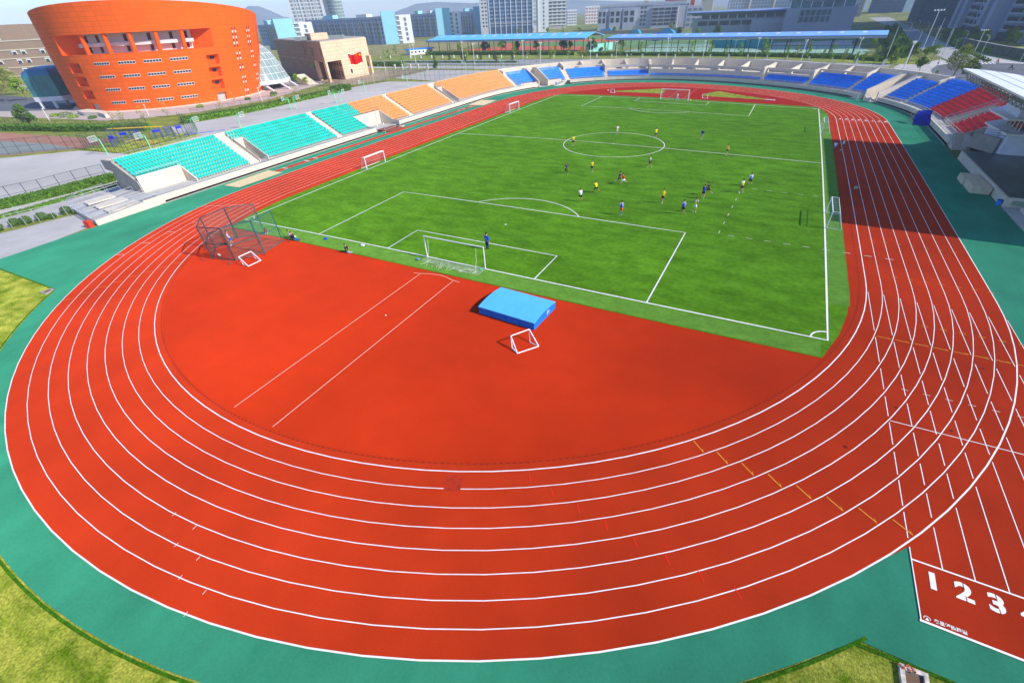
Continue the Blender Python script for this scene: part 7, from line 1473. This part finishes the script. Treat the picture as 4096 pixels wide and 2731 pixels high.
bw = thing('boundary_wall', 'ivy-covered boundary wall across the road on the right', 'wall', (95, 190, 0)); link_mesh('wall', MB().prism([(92.3, 228), (93.5, 205), (96.2, 180), (100.5, 155), (101, 155.2), (96.8, 180.2), (94.2, 205), (92.9, 228)], 0, 2.9), mat('mossy_wall', (.09, .11, .085), .9, .5, .8), bw)
link_mesh('coping', MB().prism([(92.2, 228), (93.4, 205), (96.1, 180), (100.4, 155), (101.1, 155.2), (96.9, 180.2), (94.3, 205), (93.0, 228)], 2.91, 3.05), M_conc2, bw)
for i, (x, y, w_) in enumerate(((71.3, 101.6, .7), (72.4, 99.8, 1.1), (74.0, 98.9, .9))): T = thing('glass_canopy', '%s small green glass canopy from the left below the white roof tip' % ORD[i], 'canopy', (x, y, 0), 'green glass canopies behind the stand'); link_mesh('glass', MB().box((x, y, 2.2), (1.6 * w_ + .4, 2.4, .08), .5), mat('canopy_glass', (.08, .32, .30), .2, .2, 1, spec=.8), T); [link_mesh('leg', MB().tube([(x + dx, y + dy, 0), (x + dx, y + dy, 2.15)], .05, 5), M_steel, T) for dx, dy in ((-.6, -.8), (.6, .8))]
# rider figures far away on the junction
for i, (x, y, c, lab) in enumerate(((86.2, 154.9, 'pale', 'cyclist in pale blue on the crosswalk of the junction'), (89.0, 151.4, 'orange', 'scooter rider in orange at the right end of the crosswalk'), (88.1, 131.7, 'black', 'scooter rider in dark clothes crossing the grey junction'))):
    T = person(lab, 0, 0, 60 + i * 40, 'kneel', c, 'black', h=1.6, group='riders on the junction'); T.location = (x, y, .35)
    b_ = thing('scooter', 'small dark two-wheeler under the %s' % ('cyclist in pale blue', 'rider in orange', 'rider in dark clothes')[i], 'scooter', (x, y, .04), 'two-wheelers on the junction', R(60 + i * 40))
    for sx in (-.55, .55): link_mesh('wheel', MB().tube([(sx + .28 * math.cos(R(t)), 0, .3 + .28 * math.sin(R(t))) for t in range(0, 360, 30)], .05, 5, closed=True), M_black, b_, local=True)
    link_mesh('frame', MB().tube([(-.55, 0, .3), (-.2, 0, .62), (.35, 0, .55), (.45, 0, 1.0), (.55, 0, .3)], .06, 5), M_dark, b_, local=True)
for i, (x, y) in enumerate(((-75, 178), (-68, 199), (-48, 176))):
    T = person('%s tiny pedestrian from the left on the far road' % ORD[i], 0, 0, i * 90, 'walk', ('red', 'white', 'white')[i], 'black', h=1.65, group='pedestrians on the far road'); T.location = (x, y, .06)
# hills on the horizon
def hill(name, pts, m, dep=500):
    mb = MB(); n_ = len(pts); rnd = random.Random(n_)
    for i, (x, y, h) in enumerate(pts):
        d = (Vector((x, y)) - cam2).normalized()
        for k, f in enumerate((0, .35, .7, 1.0, .6, 0)): q = Vector((x, y)) + d * (k * dep / 5 - dep * .5); mb.v.append((q.x, q.y, -2 + (h + 2) * f * (1 + rnd.uniform(-.05, .05))))
    for i in range(n_ - 1):
        for k in range(5): mb.f.append((i * 6 + k, i * 6 + k + 1, (i + 1) * 6 + k + 1, (i + 1) * 6 + k))
    return tag(link_mesh(name, mb, m, smooth=True), kind='structure')
M_hill = mat('hill_slope', (.16, .20, .24), .95, .2, .004)
hill('hills', [(-2150, 1180, 5), (-2040, 1330, 28), (-1990, 1390, 58), (-1965, 1423, 72), (-1944, 1451, 74), (-1921, 1480, 58), (-1894, 1513, 36), (-1840, 1570, 20), (-1700, 1720, 14), (-1600, 1810, 26), (-1558, 1846, 40), (-1505, 1889, 54), (-1432, 1943, 60), (-1306, 2028, 52), (-1200, 2100, 50), (-900, 2250, 44), (-700, 2330, 30), (-300, 2450, 24), (200, 2500, 26), (800, 2500, 30)], M_hill)
# ------------------------------------------------------------------ air
hz = MB().box((0, 250, 55), (6900, 6900, 114.0)); ho = link_mesh('haze', hz, None or bpy.data.materials.new('haze_air')); tag(ho, kind='stuff')
hm_ = bpy.data.materials['haze_air']; hm_.use_nodes = True; n = hm_.node_tree; n.nodes.clear(); pv = n.nodes.new('ShaderNodeVolumePrincipled'); om = n.nodes.new('ShaderNodeOutputMaterial'); n.links.new(pv.outputs[0], om.inputs['Volume'])
pv.inputs['Density'].default_value = 0.00026; pv.inputs['Color'].default_value = (.78, .88, 1.0, 1); pv.inputs['Anisotropy'].default_value = 0.0
